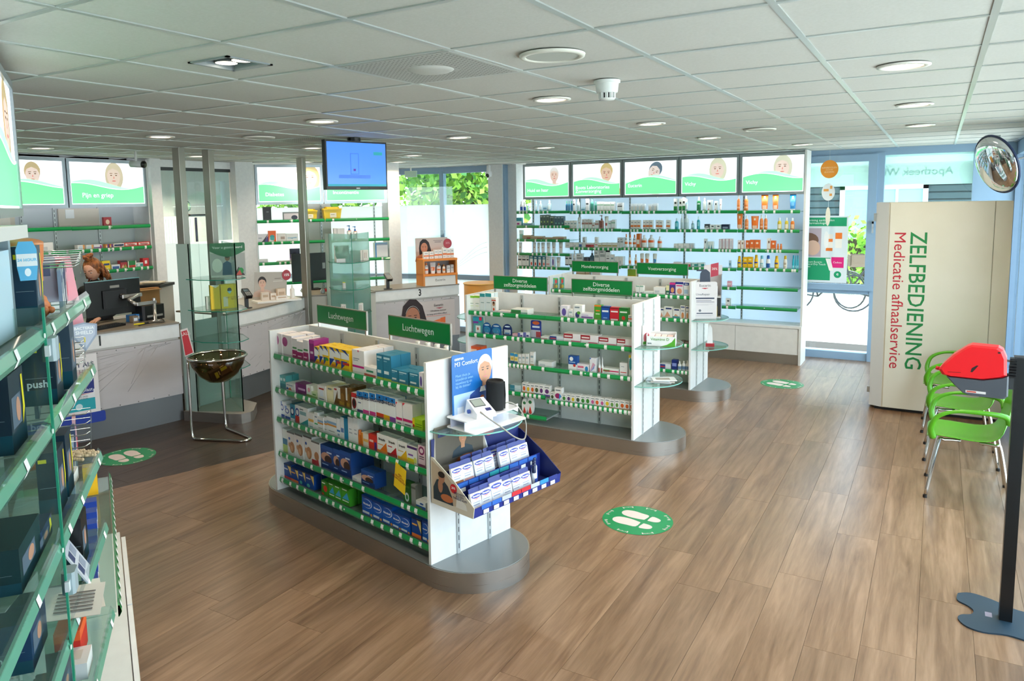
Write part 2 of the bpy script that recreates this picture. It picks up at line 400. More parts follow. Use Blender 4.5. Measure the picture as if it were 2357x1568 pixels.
# facade behind the counters
w3 = struct('window_3', label='tall glazing with frosted lower film between the white columns')
def pane_run(P, Q, parent, mull=True):
    L = math.hypot(Q[0]-P[0], Q[1]-P[1]); a = math.atan2(Q[1]-P[1], Q[0]-P[0])
    T = Matrix.Translation((P[0], P[1], 0)) @ Matrix.Rotation(a, 4, 'Z')
    m = MB(); m.T = T
    m.box(0, -.05, 2.65, L, .05, CZ+.05, fr); m.box(0, -.05, .88, L, .05, .96, fr); m.box(0, -.05, 0, L, .05, .08, fr); m.box(-.03, -.06, 0, .03, .06, CZ, fr); m.box(L-.03, -.06, 0, L+.03, .06, CZ, fr)
    obj('window_frame', m, parent)
    g = MB(); g.T = T; g.box(.03, -.004, 2.13, L-.03, .004, 2.65, GL); obj('glass_pane', g, parent)
    g = MB(); g.T = T; g.box(.03, -.004, .08, L-.03, .004, 2.13, GFR); obj('frosted_pane', g, parent)
    return T, L
pts = [(-4.9,7.45),(-6.1,7.45),(-6.95,7.2),(-8.2,6.75),(-9.6,6.2),(-10.9,5.0)]
for a, b in zip(pts[1:], pts[:-1]): pane_run(a, b, w3)
# thin decorative swoosh lines on the frosted film
sw = MB()
for q in range(3):
    pl = [(-5.95+i*.07, 7.443, 1.13+.05*q+ (.10+.03*q)*math.sin(i*.28-1.2)+.012*i) for i in range(11)]
    sw.tube(pl, .0025, 4, mat('cfd6d8', .5))
obj('film_pattern', sw, w3)
struct('column_1', MB().box(-5.16, 7.36, 0, -4.9, 7.62, CZ+.05, WALLW), label='white column between frosted window and far shelf wall')
struct('wall_north', MB().box(-4.9, 7.5, 0, -4.72, 7.75, CZ+.05, WALLW), label='white reveal beside the shelf wall')
struct('wall_far_west', MB().box(-12, -5.4, 0, -11.8, 5.0, CZ+.06, WALLW), label='white end wall of the back office')
# office beyond the glass partition
of = struct('wall_office', label='white back office walls')
obj('office_wall_panel', MB().box(-9.6, 1.0, 0, -9.4, 5.46, CZ, WALLW), of)
obj('office_wall_panel', MB().box(-9.6, 5.7, 0, -9.4, 6.2, CZ, WALLW).box(-9.6, 5.46, 0, -9.4, 5.7, 1.2, WALLW).box(-9.6, 5.46, 2.6, -9.4, 5.7, CZ, WALLW), of)
obj('office_wall_panel', MB().box(-9.6, .9, 0, -7.6, 1.0, CZ, WALLW), of)
obj('window_blind', MB().box(-9.45, 5.48, 1.2, -9.43, 5.62, 2.6, mat('eef2f4', .6)), of)
struct('wall_west', MB().box(-7.62, -2.0, 0, -7.5, 2.68, CZ+.05, WALLW).box(-7.62, 2.62, 0, -7.05, 2.76, CZ+.05, WALLW), label='white wall behind the medicine shelves of counter one')
struct('column_2', MB().prism([(-7.12,3.86),(-6.98,3.84),(-6.86,4.03),(-7.15,4.24),(-7.3,4.0)], 0, CZ+.05, WALLW), label='white angled column left of the Diabetes panel')
struct('column_3', MB().prism([(-5.77,5.55),(-5.67,5.69),(-5.95,5.9),(-6.06,5.76)], 0, CZ+.05, WALLW), label='white end panel beside the frosted windows')
gp = struct('window_4', label='glass partition to the back office with frosted lower half')
pa, pb = (-7.12, 2.76), (-7.08, 3.85)
obj('window_frame', MB().box(-7.15, 2.76, 2.62, -7.1, 3.86, 2.66, mat('33383c', .5)).box(-7.15, 2.76, 2.66, -7.1, 3.86, CZ, WALLW), gp)
obj('glass_pane', MB().box(-7.13, 2.77, 1.72, -7.122, 3.30, 2.62, GLW), gp)
obj('glass_pane', MB().box(-7.13, 3.305, 1.72, -7.122, 3.85, 2.62, GLW), gp)
obj('frosted_pane', MB().box(-7.13, 2.77, 0, -7.122, 3.30, 1.72, glass_mat('office_film', 'e2eff6', .4, .2, veil=.8, veilcol='dfeaf2')), gp)
obj('frosted_pane', MB().box(-7.13, 3.305, 0, -7.122, 3.85, 1.72, _mc['office_film']), gp)
# unseen wall behind the camera, with an opening added for soft fill daylight
ws = struct('wall_south', MB().box(-12, -5.5, 0, 1.95, -5.35, .9, WALLW).box(-12, -5.5, 2.5, 1.95, -5.35, CZ+.06, WALLW).box(-12, -5.5, .9, -3.2, -5.35, 2.5, WALLW).box(-.6, -5.5, .9, 1.95, -5.35, 2.5, WALLW), label='unseen south wall with an opening added for fill daylight')
obj('window_frame', MB().box(-3.2, -5.46, .9, -3.12, -5.38, 2.5, fr).box(-2.3, -5.46, .9, -2.22, -5.38, 2.5, fr), ws)
# near diagonal wall behind the close shelving
nw = struct('wall_southwest', label='white wall behind the closest shelving')
m = MB(); m.T = Matrix.Translation((-1.286, -1.726, 0)) @ Matrix.Rotation(math.radians(148.5), 4, 'Z'); m.box(-.1, .47, 0, 1.62, .55, CZ+.05, WALLW); obj('wall_panel', m, nw)
m = MB(); m.T = Matrix.Translation((-1.286, -1.726, 0)) @ Matrix.Rotation(math.radians(141), 4, 'Z'); m.box(-3.2, .47, 0, .05, .55, CZ+.05, WALLW); obj('wall_panel', m, nw)
# ------------------------------------------------------------------ outdoors
def n_ground():
    return noisy('pale_paving', 'cfc9bd', 'ddd8cc', 1.2, .9)
g = struct('ground', MB().box(-40, 9.05, -.2, 40, 60, -.02, n_ground()).box(1.96, -30, -.2, 40, 9.05, -.02, n_ground()).box(-40, -40, -.2, 1.95, -5.5, -.02, n_ground()).box(-40, -5.4, -.2, -12.05, 9, -.02, n_ground()), label='sunlit pale paving outside the windows')
struct('roof', MB().box(-12.2, -5.8, CZ+.2, 2.3, 8.6, CZ+.5, mat('777777', .8)), label='flat roof slab over the shop')  # unseen slab; its overhang is set to keep most sun out of the room
LEAF = [mat('8fbf3c', .6), mat('6ea52e', .6), mat('b4d95a', .6), mat('3f7a2c', .6)]
LEAFD = [mat('2f6a3a', .6), mat('3c7c40', .6), mat('245436', .6)]
def foliage(c, r, n, ms, size=.16, rng=None):
    rng = rng or random; m = MB()
    for i in range(n):
        th = rng.uniform(0, 2*PI); ph = math.acos(rng.uniform(-1, 1)); rr = rng.uniform(.45, 1)
        p = Vector((c[0]+r[0]*rr*math.sin(ph)*math.cos(th), c[1]+r[1]*rr*math.sin(ph)*math.sin(th), c[2]+r[2]*rr*math.cos(ph)))
        a = Vector((rng.uniform(-1,1), rng.uniform(-1,1), rng.uniform(-1,1))).normalized()*size*rng.uniform(.6, 1.3)
        b = a.cross(Vector((rng.uniform(-1,1), rng.uniform(-1,1), rng.uniform(-1,1)))).normalized()*size*rng.uniform(.4, .9)
        m.add([p-a, p-b, p+a, p+b], [(0,1,2,3)], rng.choice(ms))
    return m
def tree(x, y, h, r, ms, label, n=1500, size=.1):
    t = thing('tree', label, 'tree', (x, y, 0), 0, 'trees outside the frosted windows')
    obj('trunk', MB().tube([(0,0,0),(.05,0,h*.3),(-.05,.05,h*.6),(0,0,h*.85)], [.16,.13,.09,.04], 8, mat('5d4a38', .9)), t)
    f = obj('foliage', foliage((0,0,h*.62), (r, r, h*.42), n, ms, size), t); f['kind'] = 'stuff'
tree(-8.0, 11.4, 5.6, 1.9, LEAF, 'bright green tree outside the frosted window, behind the TV side', 6500)
tree(-12.3, 10.6, 5.4, 2.1, LEAF, 'bright green tree seen above the Diabetes shelves', 5500)
tree(-12.0, 15.8, 6.4, 2.3, LEAF[:3], 'pale green tree farther off beyond the frosted glazing', 4000)
tree(-6.2, 15.6, 7.0, 1.7, LEAFD, 'dark green conifer at the column edge of the window', 6000, .09)
tree(-17.0, 7.6, 5.0, 2.2, LEAF, 'green tree outside the office end', 1200)
hd = thing('hedge', 'low sunlit green hedge along the far side of the forecourt', 'hedge', (0, 0, 0))
obj('stem', MB().box(-5, 15.5, -.02, 8, 15.65, 1.2, mat('4e4030', .9)), hd)
hm = MB()
rg = random.Random(3)
for q in range(14):
    f = foliage((-4+q*.85, 15.4, .88), (.6, .4, .88), 420, LEAF[:3], .08, rg); hm.v, vo = hm.v, None
    hm.add(f.v, [], LEAF[0]); o_ = len(hm.v)-len(f.v)
    for ff, mi in zip(f.f, f.mi): hm.f.append([o_+i for i in ff]); hm.mi.append(hm._m(f.ms[mi])); hm.sm.append(False)
ho = obj('foliage', hm, hd); ho['kind'] = 'stuff'
nb = thing('neighbour_building', 'dark clad building across the street with white framed windows', 'building', (0, 0, 0))
obj('wall', MB().box(-9, 20, -.02, 12, 22, 4.6, mat('3c4c50', .8)), nb)
slat = MB()
for q in range(23): slat.box(-9, 19.96, .15+q*.19, 12, 20, .15+q*.19+.15, mat('465a5f', .75))
so = obj('cladding_boards', slat, nb); so['kind'] = 'stuff'
for wx in (-1.29, -4.6):
    f = obj('window', MB().box(wx, 19.85, .9, wx+2.1, 19.97, 1.0, mat('f4f6f6', .5)).box(wx, 19.85, 2.32, wx+2.1, 19.97, 2.45, mat('f4f6f6', .5)).box(wx, 19.85, .9, wx+.12, 19.97, 2.45, mat('f4f6f6', .5)).box(wx+1.98, 19.85, .9, wx+2.1, 19.97, 2.45, mat('f4f6f6', .5)).box(wx+.7, 19.87, .9, wx+.76, 19.97, 2.4, mat('f4f6f6', .5)).box(wx+1.35, 19.87, .9, wx+1.41, 19.97, 2.4, mat('f4f6f6', .5)), nb)
    obj('pane', MB().box(wx+.1, 19.93, 1, wx+2, 19.95, 2.4, mat('9fc0cc', .1)), f)
obj('canopy', MB().box(-9, 18.6, 2.95, 12, 20, 3.12, mat('d8dcdc', .6)), nb)
# bicycles
def bike(x, y, rz, label):
    t = thing('bicycle', label, 'bicycle', (x, y, -.02), rz, 'parked bicycles outside the entrance')
    K = mat('22272b', .4)
    for wx in (-.52, .52):
        w = obj('wheel', MB().tube([(wx+.34*math.cos(a*PI/12), 0, .35+.34*math.sin(a*PI/12)) for a in range(24)], .017, 6, K, closed=True), t)
        sp = MB()
        for a in range(10): sp.tube([(wx, 0, .35), (wx+.33*math.cos(a*PI/5), 0, .35+.33*math.sin(a*PI/5))], .002, 3, CHROME)
        sp.tube([(wx,-.03,.35),(wx,.03,.35)], .02, 8, CHROME); so = obj('spokes', sp, w); so['kind'] = 'stuff'
    f = MB()
    for a, b in (((-.52,0,.35),(-.1,0,.28)),((-.1,0,.28),(-.22,0,.85)),((-.52,0,.35),(-.2,0,.78)),((-.1,0,.28),(.38,0,.78)),((-.2,0,.76),(.36,0,.86)),((.52,0,.35),(.36,0,.95))): f.tube([a, b], .016, 6, K)
    obj('frame', f, t)
    obj('saddle', MB().sphere((-.24,0,.92), .1, K, sc=(1.2,.6,.35)), t)
    obj('handlebar', MB().tube([(.16,-.27,1.02),(.3,-.26,1.06),(.36,-.1,1.04),(.36,.1,1.04),(.3,.26,1.06),(.16,.27,1.02)], .012, 6, CHROME).tube([(.36,0,.94),(.36,0,1.04)], .014, 6, CHROME), t)
    obj('mudguard', MB().tube([(-.52+.38*math.cos(a*PI/10), 0, .35+.38*math.sin(a*PI/10)) for a in range(1, 10)], .014, 4, K), t)
    obj('basket', MB().box(.42, -.16, .86, .72, .16, .88, mat('6b5a48', .8)).box(.42,-.16,.88,.44,.16,1.08,mat('6b5a48', .8)).box(.7,-.16,.88,.72,.16,1.08,mat('6b5a48', .8)).box(.42,-.16,.88,.72,-.14,1.08,mat('6b5a48', .8)).box(.42,.14,.88,.72,.16,1.08,mat('6b5a48', .8)), t)
bike(-.75, 12.4, .25, 'black bicycle parked closest to the entrance glass')
bike(.1, 12.7, -.5, 'black bicycle parked behind the first one')
# ------------------------------------------------------------------ ceiling fittings
WARM = mat('fff1dc', .5, 0, 6.0)
def downlight(x, y, label, power=LAMP_W):
    t = thing('downlight', label, 'ceiling light', (x, y, CZ), 0, 'round recessed downlights')
    obj('ring', MB().lathe([(.112,-.001),(.112,-.007),(.088,-.010),(.084,-.002)], 28, mat('e9e6df', .35)), t)
    obj('lamp', MB().lathe([(.001,-.0035),(.083,-.0035)], 24, WARM), t)
    l = bpy.data.lights.new('downlight_lamp', 'AREA'); l.shape = 'DISK'; l.size = .15; l.energy = power; l.color = (1, .80, .58); l.spread = 2.5
    lo = bpy.data.objects.new('downlight_lamp', l); COL.objects.link(lo); lo.parent = t; lo.location = (0, 0, -.02)
xs = {.9:'over the chairs', -.9:'over the island ends', -2.7:'over the islands', -4.5:'in front of the counters', -6.3:'behind the counters'}
ysn = {.93:'nearest', 2.71:'middle', 4.45:'far'}
for x, nx in xs.items():
    for y, ny in ysn.items():
        downlight(x, y, 'round recessed downlight %s, %s one of its row' % (nx, ny))
downlight(.9, -.87, 'round recessed downlight above the photographer side aisle')
downlight(-.9, -2.65, 'round recessed downlight over the closest shelving')
downlight(-5.5, 5.45, 'small recessed downlight beside the end panel of the Diabetes shelves', 12)
downlight(-.3, 6.2, 'recessed downlight close to the entrance end of the shelf wall', 12)
# square twin spotlight
t = thing('square_spotlight', 'square recessed twin spotlight in the ceiling over the dark floor side', 'ceiling light', (-1.5, -.9, CZ))
m = MB()
for a, b, c, d in ((-.294,-.294,-.11,.294),(.11,-.294,.294,.294),(-.11,-.294,.11,-.11),(-.11,.11,.11,.294)): m.box(a, b, .004, c, d, .022, TILE)
obj('panel', m, t)
m = MB(); gy = mat('8d9498', .4)
for a, b, c, d in ((-.12,-.12,-.105,.12),(.105,-.12,.12,.12),(-.12,-.12,.12,-.105),(-.12,.105,.12,.12)): m.box(a, b, -.002, c, d, .05, gy)
m.box(-.12, -.12, .05, .12, .12, .056, gy); obj('housing', m, t)
for q in (-.05, .05): obj('lamp', MB().lathe([(.002, .012), (.045, .012), (.048, .045)], 20, [WARM, mat('55585a', .4)], c=(q, .02, 0)), t)
lt = bpy.data.lights.new('spot_lamp', 'AREA'); lt.shape = 'DISK'; lt.size = .1; lt.energy = LAMP_W*1.3; lt.color = (1, .80, .58); lt.spread = 2.4
lo = bpy.data.objects.new('spot_lamp', lt); COL.objects.link(lo); lo.parent = t; lo.location = (0, 0, -.01)
# air diffusers
def diffuser(x, y, label):
    t = thing('air_diffuser', label, 'air vent', (x, y, CZ))
    pm = noisy('perforated_metal', 'a9aaa8', 'c4c5c2', 400, .5)
    obj('perforated_plate', MB().box(-.288, -.288, -.002, .288, .288, .01, pm), t)
    dots = MB()
    for i in range(23):
        for j in range(23):
            cx, cy_ = -.264+i*.024, -.264+j*.024
            if math.hypot(cx, cy_) > .12: dots.rect(0, 0, 0, 0, 0, pm) if False else dots.add([(cx-.006,cy_,-.0025),(cx,cy_-.006,-.0025),(cx+.006,cy_,-.0025),(cx,cy_+.006,-.0025)], [(0,3,2,1)], mat('6f716f', .8))
    do = obj('perforations', dots, t); do['kind'] = 'stuff'
    obj('centre_disc', MB().lathe([(.001,-.012),(.085,-.012),(.10,-.006),(.105,-.002)], 28, mat('c9c9c6', .5)), t)
for x, y, lb in ((-8.2, 3.4, 'office downlight added as fill near the partition glass'), (-8.3, 4.6, 'office downlight above the globe cabinet'), (-8.4, 2.2, 'office downlight added as fill behind the first steel post')): downlight(x, y, 'round ' + lb, 60)  # first and last are unseen extras, added to brighten the office
diffuser(-.9, -.3, 'perforated square air diffuser with round centre, nearest the lens')
diffuser(-3.9, 2.1, 'perforated square air diffuser beside the hanging screen')
for x, y, lb in ((-.31, -.28, 'round white ceiling speaker beside the air diffuser'), (-.3, 3.84, 'round ceiling speaker toward the entrance'), (-3.96, 1.5, 'round ceiling speaker near the steel posts')):
    t = thing('ceiling_speaker', lb, 'speaker', (x, y, CZ), 0, 'round ceiling speakers')
    obj('rim', MB().lathe([(.135,-.002),(.132,-.012),(.112,-.014),(.108,-.006)], 32, mat('e2dfd6', .4)), t)
    obj('grille', MB().lathe([(.001,-.009),(.108,-.009)], 32, mat('b9bcb6', .7)), t)
t = thing('smoke_detector', 'white round smoke detector hanging below the ceiling tiles', 'smoke detector', (-.38, .49, CZ))
wp = mat('e6e8e8', .4)
obj('base', MB().lathe([(.065,-.001),(.066,-.012),(.058,-.016)], 24, wp), t)
obj('body', MB().lathe([(.058,-.016),(.054,-.055),(.05,-.062)], 24, wp), t)
m = MB()
for q in range(10):
    a = q*PI/5; m.box(.036*math.cos(a)-.006, .036*math.sin(a)-.006, -.088, .036*math.cos(a)+.006, .036*math.sin(a)+.006, -.06, wp)
obj('sensor_cage', m.lathe([(.04,-.088),(.036,-.096),(.001,-.097)], 20, wp).lathe([(.025,-.062),(.025,-.088)], 12, mat('3a3f42', .5)), t)
# ------------------------------------------------------------------ product rows: centre, width, height, style, rows
ITEMS=[
('g1',1,1.105,'top nearest','''-0.808 0.079 0.157 wmag 2;-0.703 0.116 0.154 wmag 3;-0.609 0.065 0.14 wmag2 3;-0.535 0.075 0.127 wmag2 2;-0.459 0.065 0.148 wmag2 2;-0.393 0.056 0.156 magenta 2;-0.336 0.055 0.115 bisyel 2;-0.277 0.051 0.131 bisyel 2;-0.219 0.056 0.136 bisyelg 2;-0.151 0.07 0.138 bisyel 2;-0.083 0.058 0.135 bisyelr 2;-0.006 0.088 0.137 bisyelr 2;0.13 0.123 0.151 wpink 3;0.249 0.115 0.061 wred 1;0.346 0.06 0.157 teal 2;0.418 0.077 0.156 teal 2;0.491 0.065 0.085 teal 2;0.572 0.09 0.084 teal 2;0.665 0.089 0.09 teal 2;0.732 0.034 0.102 wviol 1'''),
('g1',2,0.862,'second','''-0.805 0.043 0.097 tealthin 2;-0.761 0.041 0.1 tealthin 2;-0.681 0.111 0.056 worange 2;-0.553 0.137 0.07 purple 1;-0.448 0.063 0.081 wgreen 1;-0.383 0.064 0.043 palegreen 2;-0.29 0.098 0.103 wredv 3;-0.199 0.073 0.112 cream 2;-0.133 0.05 0.117 wbrown 2;-0.06 0.088 0.123 brown 2;0.014 0.05 0.138 brown 2;0.077 0.056 0.117 redwhite 1;0.139 0.06 0.136 daron 3;0.201 0.059 0.141 darop 3;0.263 0.06 0.143 darop 3;0.333 0.072 0.147 daror 3;0.402 0.059 0.148 daroy 3;0.463 0.056 0.148 darov 3;0.522 0.057 0.132 wpinks 3;0.598 0.087 0.135 wpinks 3;0.688 0.089 0.062 lime 1'''),
('g1',3,0.647,'third','''-0.806 0.051 0.121 wbluering 2;-0.741 0.074 0.098 wbluering 1;-0.668 0.058 0.123 bluering 2;-0.61 0.054 0.128 redring 2;-0.526 0.111 0.128 wteal 3;-0.435 0.065 0.105 wor 1;-0.376 0.041 0.122 wgr 1;-0.32 0.068 0.102 wblor 2;-0.267 0.031 0.109 wblor 2;-0.193 0.111 0.121 wblor 2;-0.115 0.035 0.13 wblue 1;-0.052 0.08 0.145 cyanbox 1;0.02 0.055 0.159 whitebox 2;0.074 0.049 0.169 whitebox 2;0.114 0.026 0.098 orstick 1;0.171 0.073 0.087 orwhite 1;0.252 0.08 0.098 redbox 1;0.346 0.099 0.118 strepo 1;0.445 0.092 0.117 strepr 1;0.539 0.09 0.113 strepy 1;0.633 0.089 0.105 wyelv 1;0.713 0.06 0.13 pinkround 1'''),
('g1',4,0.393,'fourth','''-0.786 0.063 0.175 wland 1;-0.704 0.099 0.172 wphoto 2;-0.6 0.102 0.178 wphoto 2;-0.494 0.104 0.182 wphoto 2;-0.391 0.101 0.167 wphotor 1;-0.261 0.144 0.165 navyph 2;-0.148 0.078 0.169 navyph 2;-0.046 0.12 0.178 navyph 2;0.065 0.095 0.028 whflat 1;0.19 0.142 0.099 navyph 1;0.576 0.065 0.13 greens 1;0.633 0.038 0.128 silver 1;0.698 0.086 0.043 wbluegr 1'''),
('g1',5,0.2,'bottom','''-0.785 0.109 0.107 navyyr 2;-0.678 0.094 0.104 navyyo 1;-0.586 0.085 0.107 navyyt 1;-0.49 0.101 0.109 navyyt 2;-0.306 0.081 0.106 greenr 1;-0.223 0.071 0.115 greenb 2;-0.147 0.075 0.117 greenb 2;-0.063 0.087 0.121 greenb 2;0.17 0.107 0.125 nico 2;0.273 0.092 0.122 nico 2;0.372 0.1 0.119 nico 2;0.464 0.082 0.101 nico 2;0.549 0.084 0.106 nico 2;0.648 0.083 0.122 navyyo 2;0.728 0.054 0.129 nico 1'''),
('g2',1,1.12,'top','''-0.808 0.06 0.152 grnwh 2;-0.745 0.059 0.155 grnwh 2;-0.685 0.054 0.179 tealwh 2;-0.622 0.063 0.182 tealwh 2;-0.563 0.049 0.143 worface 1;-0.456 0.141 0.022 flatpk 1;-0.289 0.174 0.053 flatgr 1;0.17 0.073 0.112 wviol 1;0.233 0.039 0.084 whsmall 1;0.302 0.086 0.123 wplant 1;0.392 0.12 0.059 wpurf 1;0.491 0.066 0.138 grnor 1;0.562 0.07 0.13 bluepk 1;0.644 0.081 0.124 redpk 1;0.727 0.078 0.125 grnpk 1;0.787 0.035 0.066 worsm 1'''),
('g2',2,0.905,'second','''-0.746 0.118 0.169 pouch 1;-0.644 0.095 0.122 domeb 1;-0.537 0.11 0.117 domeb 1;-0.418 0.099 0.121 domen 1;-0.336 0.051 0.037 pinksm 1;-0.28 0.051 0.049 violsm 1;-0.22 0.059 0.054 violsm 1;-0.126 0.108 0.174 cardbl 1;-0.027 0.082 0.033 flatred 1;0.091 0.135 0.05 flatnavy 1;0.245 0.161 0.078 redpink 1;0.412 0.161 0.08 redpink 1;0.581 0.16 0.074 redpink 1;0.737 0.137 0.072 redpink 1'''),
('g2',3,0.65,'third','''-0.773 0.129 0.131 flator 1;-0.371 0.042 0.104 yelbl 1;-0.327 0.037 0.1 yelbl 1;-0.287 0.032 0.1 whsmall 1;-0.248 0.032 0.107 whsmall 1;-0.21 0.034 0.111 whsmall 1;-0.162 0.039 0.132 whsmall 1;-0.026 0.138 0.056 whflat 1;0.252 0.083 0.134 dental 1;0.352 0.111 0.07 wpinkbl 1;0.446 0.06 0.137 wwave 1;0.519 0.053 0.152 nasal 1;0.609 0.152 0.061 wgrpk 1;0.73 0.069 0.122 wredl 1;0.793 0.033 0.211 wtealc 1'''),
('g2',4,0.387,'fourth','''-0.34 0.11 0.064 flatteal 1;-0.247 0.042 0.1 herbor 1;-0.203 0.039 0.097 herbye 1;-0.16 0.039 0.097 herbor 1;-0.114 0.046 0.099 herbbl 1;-0.065 0.044 0.1 herbvi 1;-0.01 0.059 0.098 herbvi 1'''),
('g2',4,0.355,'fourth, window half','''0.047 0.04 0.077 herbbl 1;0.106 0.068 0.124 herbbt 1;0.164 0.042 0.075 herbgn 1;0.209 0.041 0.08 herbvi 1;0.254 0.042 0.078 herbye 1;0.302 0.047 0.084 herbbl 1;0.35 0.043 0.082 herbgn 1;0.396 0.043 0.083 herbgn 1;0.442 0.041 0.081 herbte 1;0.487 0.043 0.083 herbor 1;0.532 0.042 0.081 herbte 1;0.579 0.045 0.083 herbye 1;0.626 0.043 0.081 herbre 1;0.672 0.041 0.083 herbre 1;0.718 0.044 0.085 herbor 1;0.763 0.04 0.083 herbor 1;0.798 0.024 0.084 herbor 1'''),
('g2',5,0.187,'bottom','''-0.247 0.051 0.147 disc 1;-0.187 0.06 0.167 disc 1'''),
('g3',1,1.118,'top','''-0.794 0.074 0.142 coltoy 1;-0.71 0.065 0.15 coltoy 1;0.228 0.04 0.094 whgr 1;0.272 0.04 0.096 whgr 1;0.351 0.106 0.037 whtealf 1;0.475 0.129 0.09 whflat 1;0.567 0.036 0.113 greensm 1;0.62 0.062 0.144 purpor 1;0.697 0.083 0.156 hands 1;0.771 0.056 0.15 bluebn 1'''),
('g3',2,0.868,'second','''0.506 0.039 0.113 foot 1;0.576 0.091 0.132 foot 1;0.666 0.076 0.118 footo 1;0.735 0.052 0.151 foothand 1;0.784 0.037 0.149 foothand 1'''),
('g3',3,0.6,'third','''0.737 0.038 0.041 darksm 1;0.782 0.042 0.035 darksm 1'''),
('g3',4,0.303,'bottom','''0.55 0.122 0.062 flatnavy 1;0.65 0.061 0.115 navysm 1;0.705 0.04 0.106 whcap 1;0.75 0.04 0.111 whcap 1;0.792 0.037 0.12 whcap 1'''),
('w1',1,2,'top','''-0.032 0.053 0.164 whbluebt 1;0.028 0.053 0.157 whbluebt 1;0.088 0.037 0.134 skybt 1;0.222 0.037 0.171 skybt 1;0.297 0.048 0.163 skybt 1;0.37 0.069 0.093 skyflat 1;0.44 0.054 0.174 skybt 1'''),
('w1',2,1.782,'second','''-0.076 0.087 0.131 tealpk 1;0.078 0.169 0.051 skyflat 1;0.312 0.046 0.172 dkgreen 1;0.364 0.045 0.171 dkgreen 1;0.417 0.049 0.177 dkgreen 1;0.485 0.075 0.157 dkgreen 1;0.552 0.047 0.15 dkteal 1;0.604 0.044 0.15 dkteal 1;0.658 0.053 0.15 dkteal 1'''),
('w1',3,1.575,'third','''-0.051 0.064 0.147 greencup 1;0.057 0.14 0.071 brownflat 1;0.234 0.199 0.056 brownflat 1;0.416 0.15 0.041 brownflat 1;0.592 0.187 0.052 brownflat 1'''),
('w1',4,1.365,'fourth','''-0.06 0.061 0.173 tube 1;0.182 0.052 0.173 tube 1;0.253 0.049 0.17 tube 1;0.328 0.062 0.171 tube 1;0.421 0.066 0.172 tube 1;0.51 0.062 0.186 tube 1;0.626 0.069 0.188 tube 1'''),
('w1',5,1.156,'fifth','''-0.068 0.066 0.183 whblk 1;0.006 0.07 0.185 whblk 1;0.068 0.045 0.186 whblk 1;0.133 0.068 0.182 tealwb 1;0.205 0.061 0.178 tealwb 1;0.278 0.064 0.173 tealwb 1;0.346 0.06 0.172 tealwb 1;0.414 0.062 0.173 wredl 1;0.499 0.045 0.169 wviol 1;0.583 0.072 0.164 tube 1'''),
('w2',1,1.99,'top','''0.73 0.035 0.168 bluebt 1;0.769 0.034 0.168 bluebt 1;0.81 0.039 0.167 bluebt 1;0.85 0.028 0.189 whblk 1;0.914 0.053 0.201 clearbt 1;0.995 0.069 0.069 skyflat 1;1.064 0.049 0.196 whblk 1;1.132 0.056 0.197 greenbt 1;1.19 0.042 0.155 greenbt 1;1.239 0.044 0.148 whgrn 1;1.289 0.043 0.147 whgrn 1;1.341 0.047 0.146 whgrn 1;1.394 0.048 0.145 whgrn 1;1.451 0.051 0.144 whgrn 1;1.562 0.085 0.128 whblk 1'''),
('w2',2,1.735,'second','''0.716 0.045 0.132 whsmall 1;0.766 0.039 0.132 whsmall 1;0.815 0.045 0.132 whsmall 1;0.868 0.046 0.132 whsmall 1;0.93 0.056 0.179 tube 1;0.998 0.05 0.153 whbrn 1;1.054 0.052 0.153 whbrn 1;1.112 0.049 0.152 whbrn 1;1.159 0.034 0.105 whbrn 1;1.21 0.055 0.138 whbrn 1;1.277 0.067 0.209 brownbt 1;1.355 0.061 0.19 tuber 1;1.41 0.036 0.13 whgrn 1;1.464 0.054 0.143 whgrn 1'''),
('w2',3,1.462,'third','''0.768 0.125 0.08 whflat 1;0.877 0.081 0.081 whflat 1;0.952 0.056 0.082 whnavyf 1;1.009 0.044 0.163 wgrey 1;1.102 0.128 0.077 redflat 1;1.2 0.049 0.165 wredl 1;1.259 0.058 0.082 whgold 1;1.33 0.071 0.083 whgold 1;1.407 0.069 0.084 whgold 1;1.485 0.073 0.085 whgold 1;1.545 0.035 0.16 wgrey 1;1.592 0.05 0.16 wgrey 1'''),
('w2',4,1.2,'fourth','''0.731 0.053 0.17 whblk 1;0.787 0.048 0.171 whblk 1;0.85 0.049 0.219 whbt 1;0.935 0.102 0.18 wgrey 1;1.038 0.09 0.13 darkjar 1;1.126 0.071 0.244 darkbt 1;1.208 0.079 0.233 wgrey 1;1.3 0.092 0.253 wgrey 1;1.384 0.063 0.248 whnavy 1;1.449 0.047 0.177 whsmall 1;1.518 0.059 0.147 whflat 1;1.583 0.056 0.148 whflat 1'''),
('w2',5,0.95,'fifth','''0.95 0.14 0.168 brownflat 1;1.06 0.058 0.171 brownflat 1;1.196 0.13 0.166 redflat 1'''),
('w3',1,1.985,'top','''1.748 0.046 0.116 clearbx 1;1.8 0.048 0.116 clearbx 1;1.857 0.047 0.115 clearbx 1;1.91 0.047 0.114 clearbx 1;2.011 0.065 0.108 clearbx 1;2.082 0.065 0.116 clearbx 1'''),
('w3',2,1.73,'second','''1.748 0.044 0.14 eucbox 1;1.796 0.044 0.14 eucbox 1;1.845 0.043 0.14 eucbox 1;1.927 0.04 0.139 eucbox 1;1.974 0.043 0.139 eucbox 1;2.023 0.045 0.139 eucbox 1;2.114 0.045 0.139 eucbox 1;2.164 0.046 0.138 eucbox 1;2.268 0.056 0.14 eucbox 1'''),
('w3',3,1.47,'third','''1.658 0.044 0.206 eucbt 1;1.717 0.045 0.197 eucbt 1;1.78 0.053 0.197 eucbt 1;1.836 0.05 0.21 orbx 1;1.92 0.079 0.189 eucbt2 1;2.02 0.092 0.19 eucbt2 1;2.146 0.064 0.173 eucbt2 1'''),
